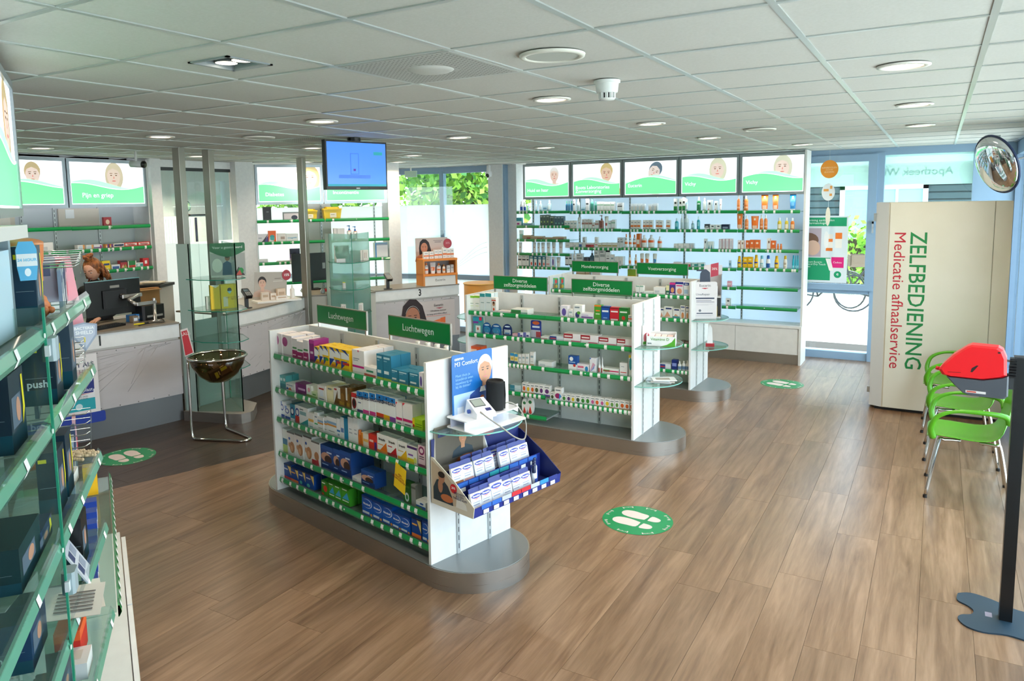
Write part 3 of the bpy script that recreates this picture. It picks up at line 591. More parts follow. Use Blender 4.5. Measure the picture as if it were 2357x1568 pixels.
('w3',4,1.21,'fourth','''1.714 0.038 0.174 orcapbt 1;1.803 0.041 0.176 orcapbt 1;1.893 0.06 0.19 tubeor 1;1.968 0.062 0.192 tubeor 1;2.079 0.059 0.194 tubebl 1'''),
('w3',5,0.95,'fifth','''1.742 0.121 0.221 yelgr 1'''),
('w4',1,1.982,'top','''2.368 0.046 0.18 whgreen 1;2.436 0.042 0.179 whgreen 1;2.482 0.039 0.192 whgreen 1;2.523 0.03 0.171 skybt 1;2.683 0.058 0.2 greenbt2 1;2.762 0.045 0.179 palebt 1;2.831 0.06 0.154 whtiny 1;2.913 0.041 0.14 whtiny 1;2.973 0.03 0.163 tube 1'''),
('w4',2,1.73,'second','''2.384 0.051 0.164 cyanbt 1;2.457 0.038 0.218 clearbt 1;2.517 0.068 0.218 clearbt 1;2.606 0.045 0.126 cyanj 1;2.682 0.043 0.187 cyanbt 1;2.799 0.064 0.083 blkwh 1;2.874 0.07 0.077 whtiny 1;2.951 0.07 0.077 whtiny 1;3.041 0.094 0.082 navyflat 1'''),
('w4',3,1.468,'third','''2.377 0.057 0.077 whflat 1;2.446 0.07 0.078 whflat 1;2.525 0.077 0.079 whflat 1;2.6 0.061 0.084 clearbx 1;2.782 0.042 0.147 whtiny 1;2.851 0.076 0.111 tealdrop 1;2.982 0.041 0.149 wpale 1;3.026 0.037 0.149 wpale 1;3.071 0.044 0.15 wpale 1;3.119 0.043 0.15 wpale 1'''),
('w4',4,1.218,'fourth','''2.398 0.107 0.072 redflat 1;2.548 0.074 0.067 redflat 1;2.635 0.085 0.069 tealflat 1;2.727 0.087 0.072 tealflat 1;3.112 0.029 0.113 skyflat 1'''),
('w4',5,0.965,'fifth','''3.109 0.057 0.09 pinksm 1'''),
('w4',6,0.71,'sixth','''3.097 0.068 0.107 whtiny 1'''),
('w5',1,1.976,'top','''3.205 0.042 0.219 vspray 1;3.3 0.052 0.22 vspray 1;3.532 0.087 0.232 vtube 1;3.665 0.077 0.227 vtube 1;3.873 0.075 0.225 vtubeb 1'''),
('w5',2,1.73,'second','''3.224 0.074 0.226 vtube 1;3.312 0.046 0.196 vspray 1;3.415 0.097 0.189 vtube 1;3.499 0.044 0.206 vspray 1;3.552 0.045 0.205 vspray 1;3.72 0.049 0.163 yoil 1;3.805 0.044 0.163 yoil 1;3.877 0.046 0.162 ooil 1'''),
('w5',3,1.472,'third','''3.226 0.039 0.126 wvbox 1;3.27 0.041 0.127 wvbox 1;3.332 0.048 0.127 ovbox 1;3.388 0.053 0.137 ovbox 1;3.454 0.068 0.138 ovbox 1;3.598 0.05 0.156 wvbox 1;3.653 0.054 0.127 ovbox 1;3.71 0.024 0.089 ostick 1;3.748 0.022 0.089 ostick 1'''),
('w5',4,1.228,'fourth','''3.229 0.052 0.165 yelbt 1;3.307 0.055 0.154 yelbox 1;3.37 0.064 0.155 yelbox 1;3.444 0.058 0.184 yelbt 1;3.513 0.051 0.176 whbt2 1;3.593 0.054 0.181 blwhbt 1;3.697 0.054 0.178 yelbt 1;3.802 0.049 0.18 whyelbt 1;3.901 0.034 0.188 cyanbt2 1;3.931 0.019 0.188 cyanbt2 1;3.954 0.019 0.189 cyanbt2 1'''),
('l2',1,1.955,'top','''1.424 0.095 0.113 redsq 1'''),
('l1',3,1.7,'second','''0.605 0.072 0.107 flatpk 1;0.717 0.124 0.11 whflat 1'''),
('l2',2,1.7,'second','''1.089 0.079 0.063 worangef 1;1.187 0.086 0.06 worangef 1;1.286 0.096 0.059 wviolf 1;1.397 0.041 0.056 orcr 1;1.447 0.037 0.055 orcr 1;1.543 0.133 0.057 medg 1;1.696 0.163 0.059 medr 1;1.867 0.155 0.06 medr 1'''),
('l2',3,1.45,'third','''1.366 0.095 0.117 yelbx 1;1.484 0.105 0.063 whnavyf 1;1.585 0.083 0.105 redcr 1;1.691 0.109 0.092 greencr 1;1.798 0.095 0.063 tealflat 1;1.878 0.081 0.11 redbox2 1'''),
('l2',4,1.17,'fourth','''1.84 0.122 0.117 whpkst 1;1.805 0.075 0.052 whblst 1'''),
('d1',1,1.95,'top','''0.139 0.108 0.199 blackbx 1;0.459 0.214 0.125 greyph 1;0.719 0.197 0.158 ybin 1'''),
('d2',1,1.95,'top','''1.031 0.256 0.182 ybin 1'''),
('d1',2,1.66,'second','''0.067 0.145 0.125 flatvi 1;0.191 0.103 0.163 orbig 1;0.314 0.111 0.123 wbrownb 1;0.46 0.161 0.118 wbluestr 1'''),
('d2',2,1.66,'second','''1.06 0.044 0.173 whbx 1;1.139 0.103 0.17 whbx 1;1.265 0.07 0.207 pump 1;1.348 0.073 0.192 pump 1'''),
('d1',3,1.38,'third','''0.055 0.126 0.059 whbx2 1;0.276 0.07 0.028 whbx2 1;0.347 0.059 0.028 whbx2 1;0.419 0.074 0.027 whbx2 1;0.486 0.138 0.187 kneebr 1'''),
('d2',3,1.38,'third','''1.722 0.184 0.223 fileb 1'''),
('d1',4,1.1,'fourth','''0.018 0.052 0.103 violsm 1;0.651 0.06 0.119 whbx2 1'''),
('d2',4,1.1,'fourth','''0.756 0.164 0.038 bluetray 1;0.894 0.095 0.104 whbx2 1'''),
]
# ------------------------------------------------------------------ shelf parts
STRIPG = mat('12964f', .3, 0, 0, 1, .4); TAGW = mat('eef0ef', .5); PLASTIC = glass_mat('strip_cover', 'e8f2ee', 1, .05)
STRIPT = mat('6fae96', .2, 0, 0, 1, .6)
def shelf(parent, x0, x1, y0, y1, z, tags, rnd, lowcol=None, name='glass_shelf'):
    STRIPG = lowcol or _mc[('12964f', .3, 0, 0, 1, .4)]
    m = MB(); m.box(x0, y0+.004, z-.009, x1, y1, z-.001, GSH); m.rect(x0, z-.009, x1, z-.001, y0+.0035, GEDGE)
    s = obj(name, m, parent)
    st = MB(); st.add([(x0,y0-.004,z-.026),(x1,y0-.004,z-.026),(x1,y0-.012,z-.010),(x0,y0-.012,z-.010),(x1,y0-.006,z+.014),(x0,y0-.006,z+.014),(x1,y0,z+.015),(x0,y0,z+.015),(x1,y0,z-.026),(x0,y0,z-.026)],
           [(0,1,2,3),(3,2,4,5),(5,4,6,7),(7,6,8,9),(9,8,1,0)], STRIPG)
    st.add([(x0,y0-.008,z+.014),(x1,y0-.008,z+.014),(x1,y0+.001,z+.028),(x0,y0+.001,z+.028)], [(0,1,2,3)], CLR)
    obj('label_strip', st, s)
    tg = MB()
    tg.add([(-.013,-.0135,-.008),(.013,-.0135,-.008),(.013,-.008,.013),(-.013,-.008,.013),(-.013,-.0055,-.025),(.013,-.0055,-.025)], [(0,1,2,3),(4,5,1,0)], TAGW)
    tm = tg.mesh('price_tag')
    for u in tags:
        if x0+.02 < u < x1-.02: obj('price_tag', tm, s, (u, y0, z))
    obj('lock_dot', MB().lathe([(.006,0),(.006,.002)], 8, TAGW, c=(0,0,0)), s, ((x0+x1)/2-.02, y0-.0125, z)).rotation_euler = (PI/2, 0, 0)
    return s
PERF = mat('b9bdbd', .35, .3); SLOT = mat('33383a', .6)
def upright(parent, x, y, z0, z1, pitch=.05, w=.026):
    m = MB(); m.box(x-w/2, y-.012, z0, x+w/2, y, z1, PERF)
    z = z0+.03
    while z < z1-.03:
        m.rect(x-.0035, z, x+.0035, z+pitch*.62, y-.0125, SLOT); z += pitch
    return obj('slotted_upright', m, parent)
# ------------------------------------------------------------------ product styles: kind, base colour, prints, wording, depth
S = {
'wmag':('B','ece6e8','o.22,.68,.3,.22:b03a86|r0,1,.0,.12:d9c6d4','tall white magenta round-logo box',.06),
'wmag2':('B','ece8ea','r0,1,0,.42:a31b66|r.1,.9,.5,.58:3f8f4a|r.1,.7,.16,.22:f0c9de','white and deep magenta box',.06),
'magenta':('B','8d1f7a','r0,1,.84,1:c33aa0|r.2,.8,.4,.5:e9d3e6|r0,1,0,.15:4d1850','violet magenta box',.06),
'bisyel':('B','f3c80e','t0,.95,1,.3,0,.3:f2f2ee|r0,1,.55,.86:f2f4f2|t0,.98,.55,.98,1,.72:1f3f96|t0,.05,0,.45,.8,.45:1f3f96|r.3,.95,.05,.2:e88a12','yellow white blue syrup box',.06),
'bisyelg':('B','f3c80e','r0,1,.55,.86:f2f4f2|t0,.98,.55,.98,1,.72:1f3f96|t0,.05,0,.45,.8,.45:1f3f96|r.2,1,.3,.42:2f9a3a','yellow syrup box with green band',.06),
'bisyelr':('B','f3c80e','r0,1,.55,.86:f2f4f2|t0,.98,.55,.98,1,.72:1f3f96|t0,.05,0,.45,.8,.45:1f3f96|r.2,1,.28,.4:cc3326','yellow syrup box with red band',.06),
'wpink':('B','efebea','r0,1,.27,.36:cf1f86|t.45,1,.6,1,.52,.9:d23a5a|r.1,.6,.62,.66:9aa0aa|r.1,.5,.55,.58:9aa0aa','large white box, magenta stripe',.075),
'wpinks':('B','efebea','r0,1,.2,.32:cf1f6a|t0,1,.25,1,0,.86:d83a4a|r.2,.8,.05,.1:5a6a8a','white box, magenta stripe',.07),
'wred':('B','eceae6','r0,1,0,.3:c8352e|r.2,.8,.5,.7:3a8a6a','small white and red box',.06),
'teal':('B','2c7d9c','r0,1,0,.1:b5cf2e|r.1,.7,.26,.38:dfe9ec|r.08,.85,.84,.92:bfe0ea|r.1,.5,.74,.78:8cc0d2','teal blue effervescent box',.075),
'wviol':('B','e9e6ee','o.5,.5,.3,.3:6a58a8|r.1,.9,.04,.14:b9cf4a','white box with violet print',.06),
'tealthin':('B','4fa3a8','r0,1,.0,.4:2d7f8a|r.2,.8,.6,.8:d8ecec','narrow teal box',.06),
'worange':('B','ecebea','t0,.15,.6,.15,.1,.5:3a62b8|t.2,.15,.7,.15,.5,.5:e8742a|r.1,.8,.7,.85:a9b4c4','low white box, blue orange print',.06),
'purple':('B','7a2d72','r0,.18,0,1:96428c|r.25,.9,.4,.6:d9a9d2','purple box',.07),
'wgreen':('B','ecf0ea','r0,1,0,.2:7fb04a|o.5,.6,.25,.2:e9a6b4','white green edged box',.06),
'palegreen':('B','cfe0b4','r0,1,0,.35:8fbf6a|r.2,.8,.5,.7:5d9a4a','pale green box',.06),
'wredv':('B','eceae8','r.3,.7,.3,.7:dfe6f2|r.2,.8,.74,.84:b53a34|r.2,.8,.1,.16:4a62a8','white box with red lettering',.05),
'cream':('B','e9dfb4','r0,1,.25,.7:f2e6bd|r.2,.8,.8,.9:7f8a8a','cream box',.06),
'wbrown':('B','e6e4e0','t0,0,1,0,1,.9:6b4a20|r.2,.8,.85,.95:b5403a','white and brown box',.06),
'brown':('B','6f4c1c','r0,.35,.4,1:e4e2dc|r.2,.8,.1,.3:a8832f|o.6,.5,.25,.25:8a6228','brown and gold box',.06),
'redwhite':('B','eceae8','o.5,.42,.42,.3:8a1f26|r0,1,.75,1:c42a2a|o.5,.45,.26,.2:1c1c22','red and white shield box',.06),
'daron':('B','f0f0f0','r0,1,.74,1:1e7cc8|r0,1,0,.14:1c2c78|o.5,.88,.12,.05:0d1a4a|r.2,.7,.45,.5:6a7aa0','white spray box, blue top, navy foot',.08,('DARO',.5,.72,.27,'0d1a4a')),
'darop':('B','f0f0f0','r0,1,.74,1:1e7cc8|r0,1,.02,.2:e23a9a|o.5,.88,.12,.05:0d1a4a','white spray box, blue top, pink foot',.08,('DARO',.5,.72,.27,'0d1a4a')),
'daror':('B','f0f0f0','r0,1,.74,1:1e7cc8|r0,1,.0,.22:e2472a|o.5,.88,.12,.05:0d1a4a|r0,1,0,.06:3a1c4a','white spray box, blue top, red foot',.08,('DARO',.5,.72,.27,'0d1a4a')),
'daroy':('B','f0f0f0','r0,1,.8,1:1e7cc8|r0,1,.0,.22:f0b51e|o.5,.9,.12,.05:0d1a4a','white spray box, blue top, yellow foot',.08,('DARO',.5,.74,.27,'0d1a4a')),
'darov':('B','f0f0f0','r0,1,.8,1:1e7cc8|r0,1,.0,.22:8a4aa8|o.5,.9,.12,.05:0d1a4a','white spray box, blue top, violet foot',.08,('DARO',.5,.74,.27,'0d1a4a')),
'lime':('B','a5cf1e','r0,.22,.3,1:f0c81e|o.12,.3,.09,.16:c8342a|r.3,.95,.5,.56:5a7a1a|r.3,.95,.3,.36:5a7a1a','lime green flat box',.1),
'wbluering':('B','eceef2','o.4,.64,.36,.2:1c3f9c|o.4,.64,.24,.13:eef0f4|r0,1,0,.22:2d52b0|r0,.4,.8,1:8aa4d8','white box with blue ring',.06),
'bluering':('B','2f86a4','o.5,.6,.44,.24:14357a|o.5,.6,.28,.15:ecf0f4|r0,1,0,.2:e6e9ec','blue box with white ring',.06),
'redring':('B','e9ecef','o.5,.6,.44,.24:1c3f9c|o.5,.6,.28,.15:ecf0f4|r0,1,.0,.4:c43a34','red white box with blue ring',.06),
'wteal':('B','eceeee','t0,0,1,0,1,.42:2f9aa0|r.1,.8,.55,.75:8ab4bc|r.1,.5,.82,.88:6a7a80','white and teal box',.07),
'wor':('B','eceae6','r0,1,.42,.6:e9b45a|r.2,.8,.05,.12:5a9ab0','white box, orange band',.06),
'wgr':('B','f0f2f2','r0,1,.3,.38:35b06a|r.15,.8,.7,.78:8898a8','white box, green stripe',.06),
'wblor':('B','e9eaea','r0,1,.62,.76:8fb2d6|r0,1,.5,.6:d8954a|r.2,.8,.2,.24:9a9a9a','white box, blue orange bands',.06),
'wblue':('B','eceef0','r0,1,.3,.4:3a7ac0|r.2,.8,.1,.2:9ab4d0','white box, blue band',.06),
'cyanbox':('B','1f86b4','r0,.5,0,1:e6eaee|r.05,.45,.3,.5:6a8ac0','blue and white box',.06),
'whitebox':('B','e8e9e9','r.2,.8,.35,.4:aab0b6|r.2,.7,.5,.54:aab0b6','plain white box',.07),
'orstick':('S','d8742a','','small orange lip stick pack',.02),
'orwhite':('B','e8dccb','r0,.25,0,1:e28a2a|r.3,1,.4,.6:e6b05a','orange and cream box',.07),
'redbox':('B','d8352a','r.7,1,0,.55:4a2a7a|r.1,.6,.5,.65:f0c0b8','red box with violet corner',.07),
'strepo':('B','f0eeea','t.1,0,1,0,.9,.62:ee7a22|r0,1,0,.14:ee8a2a|r.05,.6,.42,.47:e8a060','white and orange lozenge box',.06,('Strepsils',.5,.74,.2,'30343a')),
'strepr':('B','f0eeea','t.1,0,1,0,.9,.55:c0202c|r0,1,0,.16:a81c2a|r.05,.5,.48,.54:c8505a','white and red lozenge box',.06,('Strepsils',.5,.76,.2,'30343a')),
'strepy':('B','f0eeea','t.1,0,1,0,.9,.6:f0b81e|r0,1,0,.16:eeb020|r.05,.6,.44,.5:e0c080','white and yellow lozenge box',.06,('Strepsils',.5,.76,.2,'30343a')),
'wyelv':('B','f0f0ee','r0,1,.86,1:4a2a6a|r0,.7,0,.3:e6d01e|o.8,.25,.15,.18:dfe07a|r.1,.6,.45,.55:8a5ab0','white box, violet edge, yellow corner',.07),
'pinkround':('B','e9c9d4','o.5,.75,.42,.2:8a2a62|o.5,.75,.25,.11:f0dbe4|r.15,.85,.45,.5:5a4a5a|r.15,.85,.36,.4:5a4a5a|r0,1,0,.12:7a2a5a','pink box with purple roundel',.05),
'wland':('B','e6ece8','r0,1,.35,.6:3a7aa0|r0,1,0,.35:b4d07a','white box with landscape print',.06),
'wphoto':('B','e9e7e6','o.62,.36,.32,.24:b98660|o.56,.3,.16,.14:d9ab88|o.3,.7,.12,.06:3f62b0|r0,1,.93,1:6a6a6a|o.3,.44,.14,.1:c79a78','white box with smiling face print',.07),
'wphotor':('B','e9e7e6','o.6,.4,.28,.18:b98660|r0,.7,0,.22:b02a34|r0,1,.93,1:6a6a6a|t.3,.1,.9,0,.8,.3:c23a42','white box with face, red foot',.07),
'navyph':('B','1c4a94','r0,1,.84,1:2256a4|o.42,.52,.4,.2:c99a84|o.6,.44,.3,.18:3a2a2a|r0,1,0,.34:16356f|r.5,.9,.72,.78:cfdcf0|r.1,.6,.2,.24:8aa8d8','navy snore-aid box with face',.09),
'whflat':('B','ecebe9','r.1,.5,.3,.6:c9ccd0|r0,1,0,.08:b9bcc0','flat white box',.09),
'greens':('B','2a7a30','o.5,.3,.3,.22:e6f0e6|o.5,.3,.16,.12:2f8a38|r.1,.9,.75,.85:4fa04a','green box with white swirl',.04),
'silver':('B','8a8f8c','r0,1,.8,.9:5a605c','silver upright box',.05),
'wbluegr':('B','e9eef0','r0,1,0,.4:2a6ac0|r0,.6,0,.15:5ab83a|o.6,.7,.2,.14:2f5aa0','white blue green box',.07),
'navyyr':('B','14489a','t.5,1,1,1,1,.3:f0d27a|r0,1,0,.16:e0454a|r.05,.6,.62,.7:e8e8f0|r0,1,.92,1:0c2048','navy patch box, red foot',.06),
'navyyo':('B','14489a','t.5,1,1,1,1,.3:f0d27a|r0,1,0,.2:f07a3a|r.05,.6,.62,.7:f0b050|r0,1,.92,1:0c2048','navy patch box, orange foot',.06),
'navyyt':('B','14489a','t.5,1,1,1,1,.3:f0d27a|o.3,.18,.2,.12:5ac0b8|r.05,.6,.62,.7:e8e8f0|r0,1,.92,1:0c2048','navy patch box, turquoise mark',.06),
'greenr':('B','2f8a22','o.6,.5,.28,.22:d8402a|r.1,.6,.8,.88:e9f0e0|o.2,.1,.15,.08:d8402a','green box, red oval',.06),
'greenb':('B','3fa02a','t.1,.35,.95,.35,.7,.75:3aa8d8|r.1,.9,.22,.28:eef6e6|r.1,.7,.84,.9:e9f0e0|r0,1,.93,1:1f6a1c','green box, blue swoosh',.06),
'nico':('B','1258b8','o.5,.62,.47,.24:dfe9f6|o.45,.62,.46,.22:1258b8|r.05,.7,.08,.2:e6e9ee|o.88,.1,.1,.07:f09a3a|r0,1,.9,1:0d3c86','royal blue gum box',.065,('Nicotinell',.5,.6,.19,'f4f8ff')),
'grnwh':('B','f0f2ec','r0,1,.86,1:8ccf3a|r.2,.8,.5,.54:9ab0a0|r.2,.8,.35,.38:cfe0a0','tall white box, lime top',.06),
'tealwh':('B','dfe9e9','r0,1,.82,1:3aa0a6|r.2,.8,.5,.54:8aa8a8|r0,1,0,.06:7ac0c0','tall pale box, teal top',.06),
'worface':('B','e9e4de','r0,1,.8,.86:d8502a|o.5,.6,.28,.14:b98a6a|o.5,.68,.24,.08:4a3020|o.5,.25,.2,.1:d8502a','white box with child face',.05),
'flatpk':('B','e9e2e0','r0,1,0,.3:d9aaa4','flat white and pink pack',.09),
'flatgr':('B','e6e9e4','r0,.6,0,.85:3a8a4a|r.6,1,0,.5:8ac0b0','green stack of flat boxes',.12),
'whsmall':('B','ecebe8','r.15,.85,.6,.75:9ab0b8|r0,1,.05,.15:c9a46a|r.2,.8,.3,.34:b0b0b0','small white box',.04),
'wplant':('B','f0f2f0','o.45,.3,.24,.22:3a3a7a|o.6,.45,.2,.12:5aa03a|r.15,.7,.8,.88:7a8a94','white box with plant print',.06),
'wpurf':('B','ecebee','r.05,.95,.25,.5:8a5aa8|r.1,.6,.6,.75:c9b4d6','low white and purple box',.07),
'grnor':('B','4a9a2e','r0,1,.9,1:e87a2a|r.2,.8,.6,.68:e87a2a|r.2,.8,.4,.46:dfe9c9|r.0,1,0,.1:e87a2a','green and orange pouch box',.05),
'bluepk':('B','1c52a8','r0,1,.9,1:0f3270|r.1,.9,.62,.74:e9eef6|r.25,.75,.2,.26:8ab0e0','blue lozenge bag',.05),
'redpk':('B','cc2233','r0,1,.9,1:8f1422|r.1,.9,.66,.76:f6e9ea|r.1,.9,.1,.2:f0e2e2','red lozenge bag',.05),
'grnpk':('B','2a8a3a','r0,1,.9,1:125c22|r.1,.9,.66,.76:eef6ea|o.5,.3,.2,.14:d8402a','green lozenge bag',.05),
'worsm':('B','efe9e4','r0,1,.45,.62:e0552a|r.2,.8,.75,.85:6a7a90','small white orange box',.05),
'pouch':('K','5aa8a8','r0,1,.7,1:2a9ab4|r0,.6,.62,.74:7a3a9a|r.7,1,.8,1:d82a5a|r.3,.85,.1,.5:eef0f0|o.55,.32,.1,.09:c86a5a','teal and purple pouch',.02),
'domeb':('D','1c5a9a','o.5,.42,.4,.26:2a8fc4|o.5,.8,.3,.06:cfe3f2|r.25,.75,.08,.18:e9eef6','blue dome topped blister card',.02),
'domen':('D','16306a','r.15,.85,.2,.56:d9dee6|o.5,.8,.3,.06:cfe3f2|r.25,.75,.22,.32:3a7ac0','navy dome topped blister card',.02),
'pinksm':('B','e9a9ba','r.1,.9,.5,.7:f6e4e9','tiny pink box',.05),
'violsm':('B','eceaf0','r0,.5,0,1:6a6ab4|r.55,.95,.3,.6:3a3a8a','tiny violet and white box',.05),
'cardbl':('C','2a3f9a','o.5,.86,.34,.1:e06a3a|r.15,.85,.6,.7:dfe6f2|r0,.9,.08,.48:d6cfe0|r.5,.95,.1,.4:c83a4a','blue spray pack on card',.04),
'flatred':('B','ecebe9','r0,.8,.1,.6:e0a4a4','flat white and pink box',.08),
'flatnavy':('B','dfe4ea','r0,.5,.1,.9:2a3f8a|r.05,.45,.4,.6:c83a3a','flat white and navy box',.09),
'redpink':('B','f2e9ea','r0,.55,.48,.98:a3202c|r.45,1,0,.25:e0507a|r.05,.5,.62,.78:f0dcdc|r.1,.8,.1,.14:d9a0a8','white cream box, red and pink print',.1),
'flator':('B','e05a2a','r0,1,0,.45:e9e4dc|r.1,.6,.6,.8:f6d0b8','orange flat box',.1),
'yelbl':('B','e9dfa8','r0,1,.75,1:3a9ad0|r0,1,0,.3:2a6a9a|r.2,.8,.4,.6:e0b83a','cream and blue drops box',.04),
'dental':('B','1c52a0','r0,1,0,.44:f0eeec|o.7,.38,.16,.1:c8342a|o.35,.8,.22,.14:f0f4f6|r.1,.8,.55,.62:9ac0e8','navy and white dental box',.05),
'wpinkbl':('B','f0e9ee','o.8,.42,.14,.34:2a8ac0|r.05,.55,.5,.75:e06a8a|r.05,.5,.2,.3:d0a0c0','white pink tampon box, blue roundel',.08),
'wwave':('B','ecebf0','t0,.1,.9,.55,.5,.7:d9a4bc|t0,.05,.7,.3,.8,.55:8a9ad0|r0,.2,.9,1:5a6ab0','white box with pink wave',.06),
'nasal':('N','e9ebec','','pair of white nasal spray bottles',.04),
'wgrpk':('B','f0f0ec','r.45,1,.5,.68:d83a6a|r.05,.45,.45,.75:5aa83a|r.1,.8,.2,.26:b0b8b0','long white cream box, green lettering',.07,('Vagisan',.27,.6,.34,'c02a5a')),
'wredl':('B','ededec','r.1,.9,.28,.34:d83a3a|r.2,.6,.7,.74:8a94a0','white box with red line',.05),
'wtealc':('B','e3e8e8','o.5,.55,.4,.26:3a9aa4|r0,.6,.8,.92:e0c02a','white and teal drop box',.06),
'flatteal':('B','c9dde0','r0,.45,0,1:3a8aa0|r0,1,.45,.5:8ab4bc','teal stack of flat boxes',.1),
'herbor':('B','f0efec','o.5,.45,.34,.22:e0662a|r.15,.85,.78,.86:6a7a80|r0,1,0,.14:e0662a','white herbal box, orange print',.05),
'herbye':('B','f0efec','o.5,.45,.34,.22:e6c02a|r.15,.85,.78,.86:6a7a80|r0,1,0,.14:e6b02a','white herbal box, yellow print',.05),
'herbbl':('B','f0efec','o.5,.45,.34,.22:4a5a3a|r.15,.85,.78,.86:6a7a80|r0,1,0,.14:2a5a9a','white herbal box, blue foot',.05),
'herbbt':('B','f0efec','o.45,.4,.4,.2:a02a6a|t.6,.1,1,.4,.7,.6:3a8ad0|r.15,.85,.78,.86:6a7a80|r0,1,0,.08:2a8ac0','tall white herbal box, crimson flower',.05),
'herbvi':('B','f0efec','o.5,.45,.34,.22:6a3a7a|r.15,.85,.78,.86:6a7a80|r0,1,0,.14:6a4a9a','white herbal box, violet print',.05),
'herbgn':('B','f0efec','o.5,.45,.36,.24:3f8a34|r.15,.85,.78,.86:6a7a80|r0,1,0,.14:3f9a44','white herbal box, green leaf print',.05),
'herbte':('B','f0efec','o.5,.45,.34,.22:d0609a|r.15,.85,.78,.86:6a7a80|r0,1,0,.14:2aa0a0','white herbal box, teal foot',.05),
'herbre':('B','f0efec','o.5,.45,.3,.22:6a9a4a|r.15,.85,.78,.86:6a7a80|r0,1,0,.14:d83a34','white herbal box, red foot',.05),
'disc':('R','eef0ee','','round disc pack with red wedge',.03),
'coltoy':('C','49b8b4','t.1,.1,.6,.2,.3,.6:e8a02a|o.6,.7,.25,.18:e05a5a|r.1,.9,.88,.96:7ac83a|o.7,.3,.2,.16:f0d84a','bright teal and orange card pack',.02),
'whgr':('B','e6e9e6','r.2,.8,.1,.25:7a8a94|r0,1,.86,1:8ab4a4','small white grey box',.05),
'whtealf':('B','e6ecec','r0,1,0,.3:7ac0bc','flat white and teal box',.08),
'greensm':('B','3a7a5a','r0,1,.5,1:e6e0b0|r.2,.8,.2,.3:e9e9e9','narrow green box',.05),
'purpor':('B','4a3a8a','o.5,.45,.3,.2:e09a6a|r0,1,.85,1:d83a8a|r.1,.9,.1,.2:e9e4f0','purple box with hand print',.05),
'hands':('B','e9e4ea','r0,1,.84,1:2a3a90|o.5,.36,.32,.2:e0a080|r.1,.9,.7,.78:d83a8a|r0,1,0,.12:c0b4d0','white glove box, navy top',.06),
'bluebn':('B','e6e9ee','r0,1,.8,1:1c3f94|r.1,.9,.2,.5:a9c6e0|r.2,.8,.86,.92:f0f2f6','white bandage box, blue top',.06),
'foot':('B','efebe6','t0,.1,.8,.2,.4,.6:d9a080|r.2,.9,.78,.9:1c2f6a|r0,1,0,.1:c9b4a0','white foot care box',.05),
'footo':('B','efebe6','t0,.15,1,.2,.4,.5:dca080|r0,1,0,.28:4aa0a8|r.2,.9,.82,.94:1c2f6a','white foot care box, teal foot',.05),
'foothand':('B','e9e6e2','o.5,.3,.28,.22:d9905a|r.1,.9,.85,.93:1c2f6a|r.2,.8,.6,.66:8a94a0','white bandage box with hand',.05),
'darksm':('B','6a5a52','r.1,.9,.4,.7:a09084','small dark box',.06),
'navysm':('B','1e2f7a','r.1,.9,.4,.7:8a9ad8','navy foot bath pack',.06),
'whcap':('O','e9ebe9','r0,1,.2,.5:6a8ab0','white bottle with white cap',.05,None,'f2f4f2'),
'whbluebt':('O','eceef0','r.1,.9,.15,.5:1f5ab0','white bottle, blue label',.05,None,'f0f0f0'),
'skybt':('O','9cc8d8','r.1,.9,.2,.6:dfeaf0','pale blue bottle',.05,None,'d9e6ee'),
'skyflat':('B','b9d4e0','r.1,.9,.4,.7:6a9ab8','flat pale blue box',.07),
'tealpk':('B','2f9aa8','r0,1,0,.6:e9ecee|r.1,.6,.2,.4:b43a8a','teal and white pack',.05),
'dkgreen':('B','5b6e66','r.4,.6,.1,.9:3a4a44|r.1,.9,.8,.9:a9b4ac|o.5,.4,.2,.08:a9c46a','grey green box',.06),
'dkteal':('B','56717c','r.4,.6,.1,.9:34505c|r.1,.9,.8,.9:a9c0c8|o.6,.3,.2,.08:7ac0b0','grey teal box',.06),
'greencup':('J','9cd0bc','','pale green tub',.07,None,'e6f2ee'),
'brownflat':('B','b59a7e','r.5,.95,.2,.5:a03a34|r0,1,.85,1:d9c9b4','flat brown colour-care box',.09),
'tube':('T','e6e9ea','r.2,.8,.5,.6:c0a8a4','white cream tube',.04,None,'eceeee'),
'tuber':('T','eceae8','r.2,.8,.3,.5:c85a5a','white cream tube with red print',.04,None,'eceeee'),
'tubeor':('T','eeecea','r0,1,.25,.6:e8742a','white tube with orange band',.045,None,'f2f2f2'),
'tubebl':('T','eeecea','r0,1,.25,.6:2a8ac8','white tube with blue band',.045,None,'f2f2f2'),
'whblk':('B','e9ebec','r.1,.9,.55,.68:4a5054|r0,1,0,.1:2c3236|r.2,.8,.8,.86:8a94a0','white box with black print',.06),
'tealwb':('B','2f7f94','r.14,.86,.08,.72:eef0f0|o.5,.3,.2,.14:d8503a|r.2,.8,.8,.9:e0f0f0','teal framed white box',.06),
'bluebt':('O','3a8fb8','r.1,.9,.2,.6:2a6f9c','blue bottle with green cap',.05,None,'4fb08a'),
'clearbt':('O','cfdde2','r.1,.9,.15,.5:b4ccd4','clear micellar water bottle',.05,None,'e9eef2'),
'greenbt':('O','4f9c8c','r.1,.9,.2,.6:3a8474','sea green bottle',.05,None,'7ac0b0'),
'greenbt2':('O','1f7a4a','r.2,.8,.5,.75:e6f0ea','dark green shampoo bottle',.05,None,'e6f0f0'),
'whgrn':('B','e9ebea','r0,1,.62,.76:9ac0a8|r.2,.8,.1,.2:c8a0a0','white box with green band',.06),
'whbrn':('B','e9e8e6','r0,1,.5,.68:a97a70|r.2,.8,.8,.86:8a8a8a','white box with brown band',.06),
'brownbt':('P','a5766a','r.1,.9,.15,.6:8a5a50','brown pump bottle',.05,None,'7a5046'),
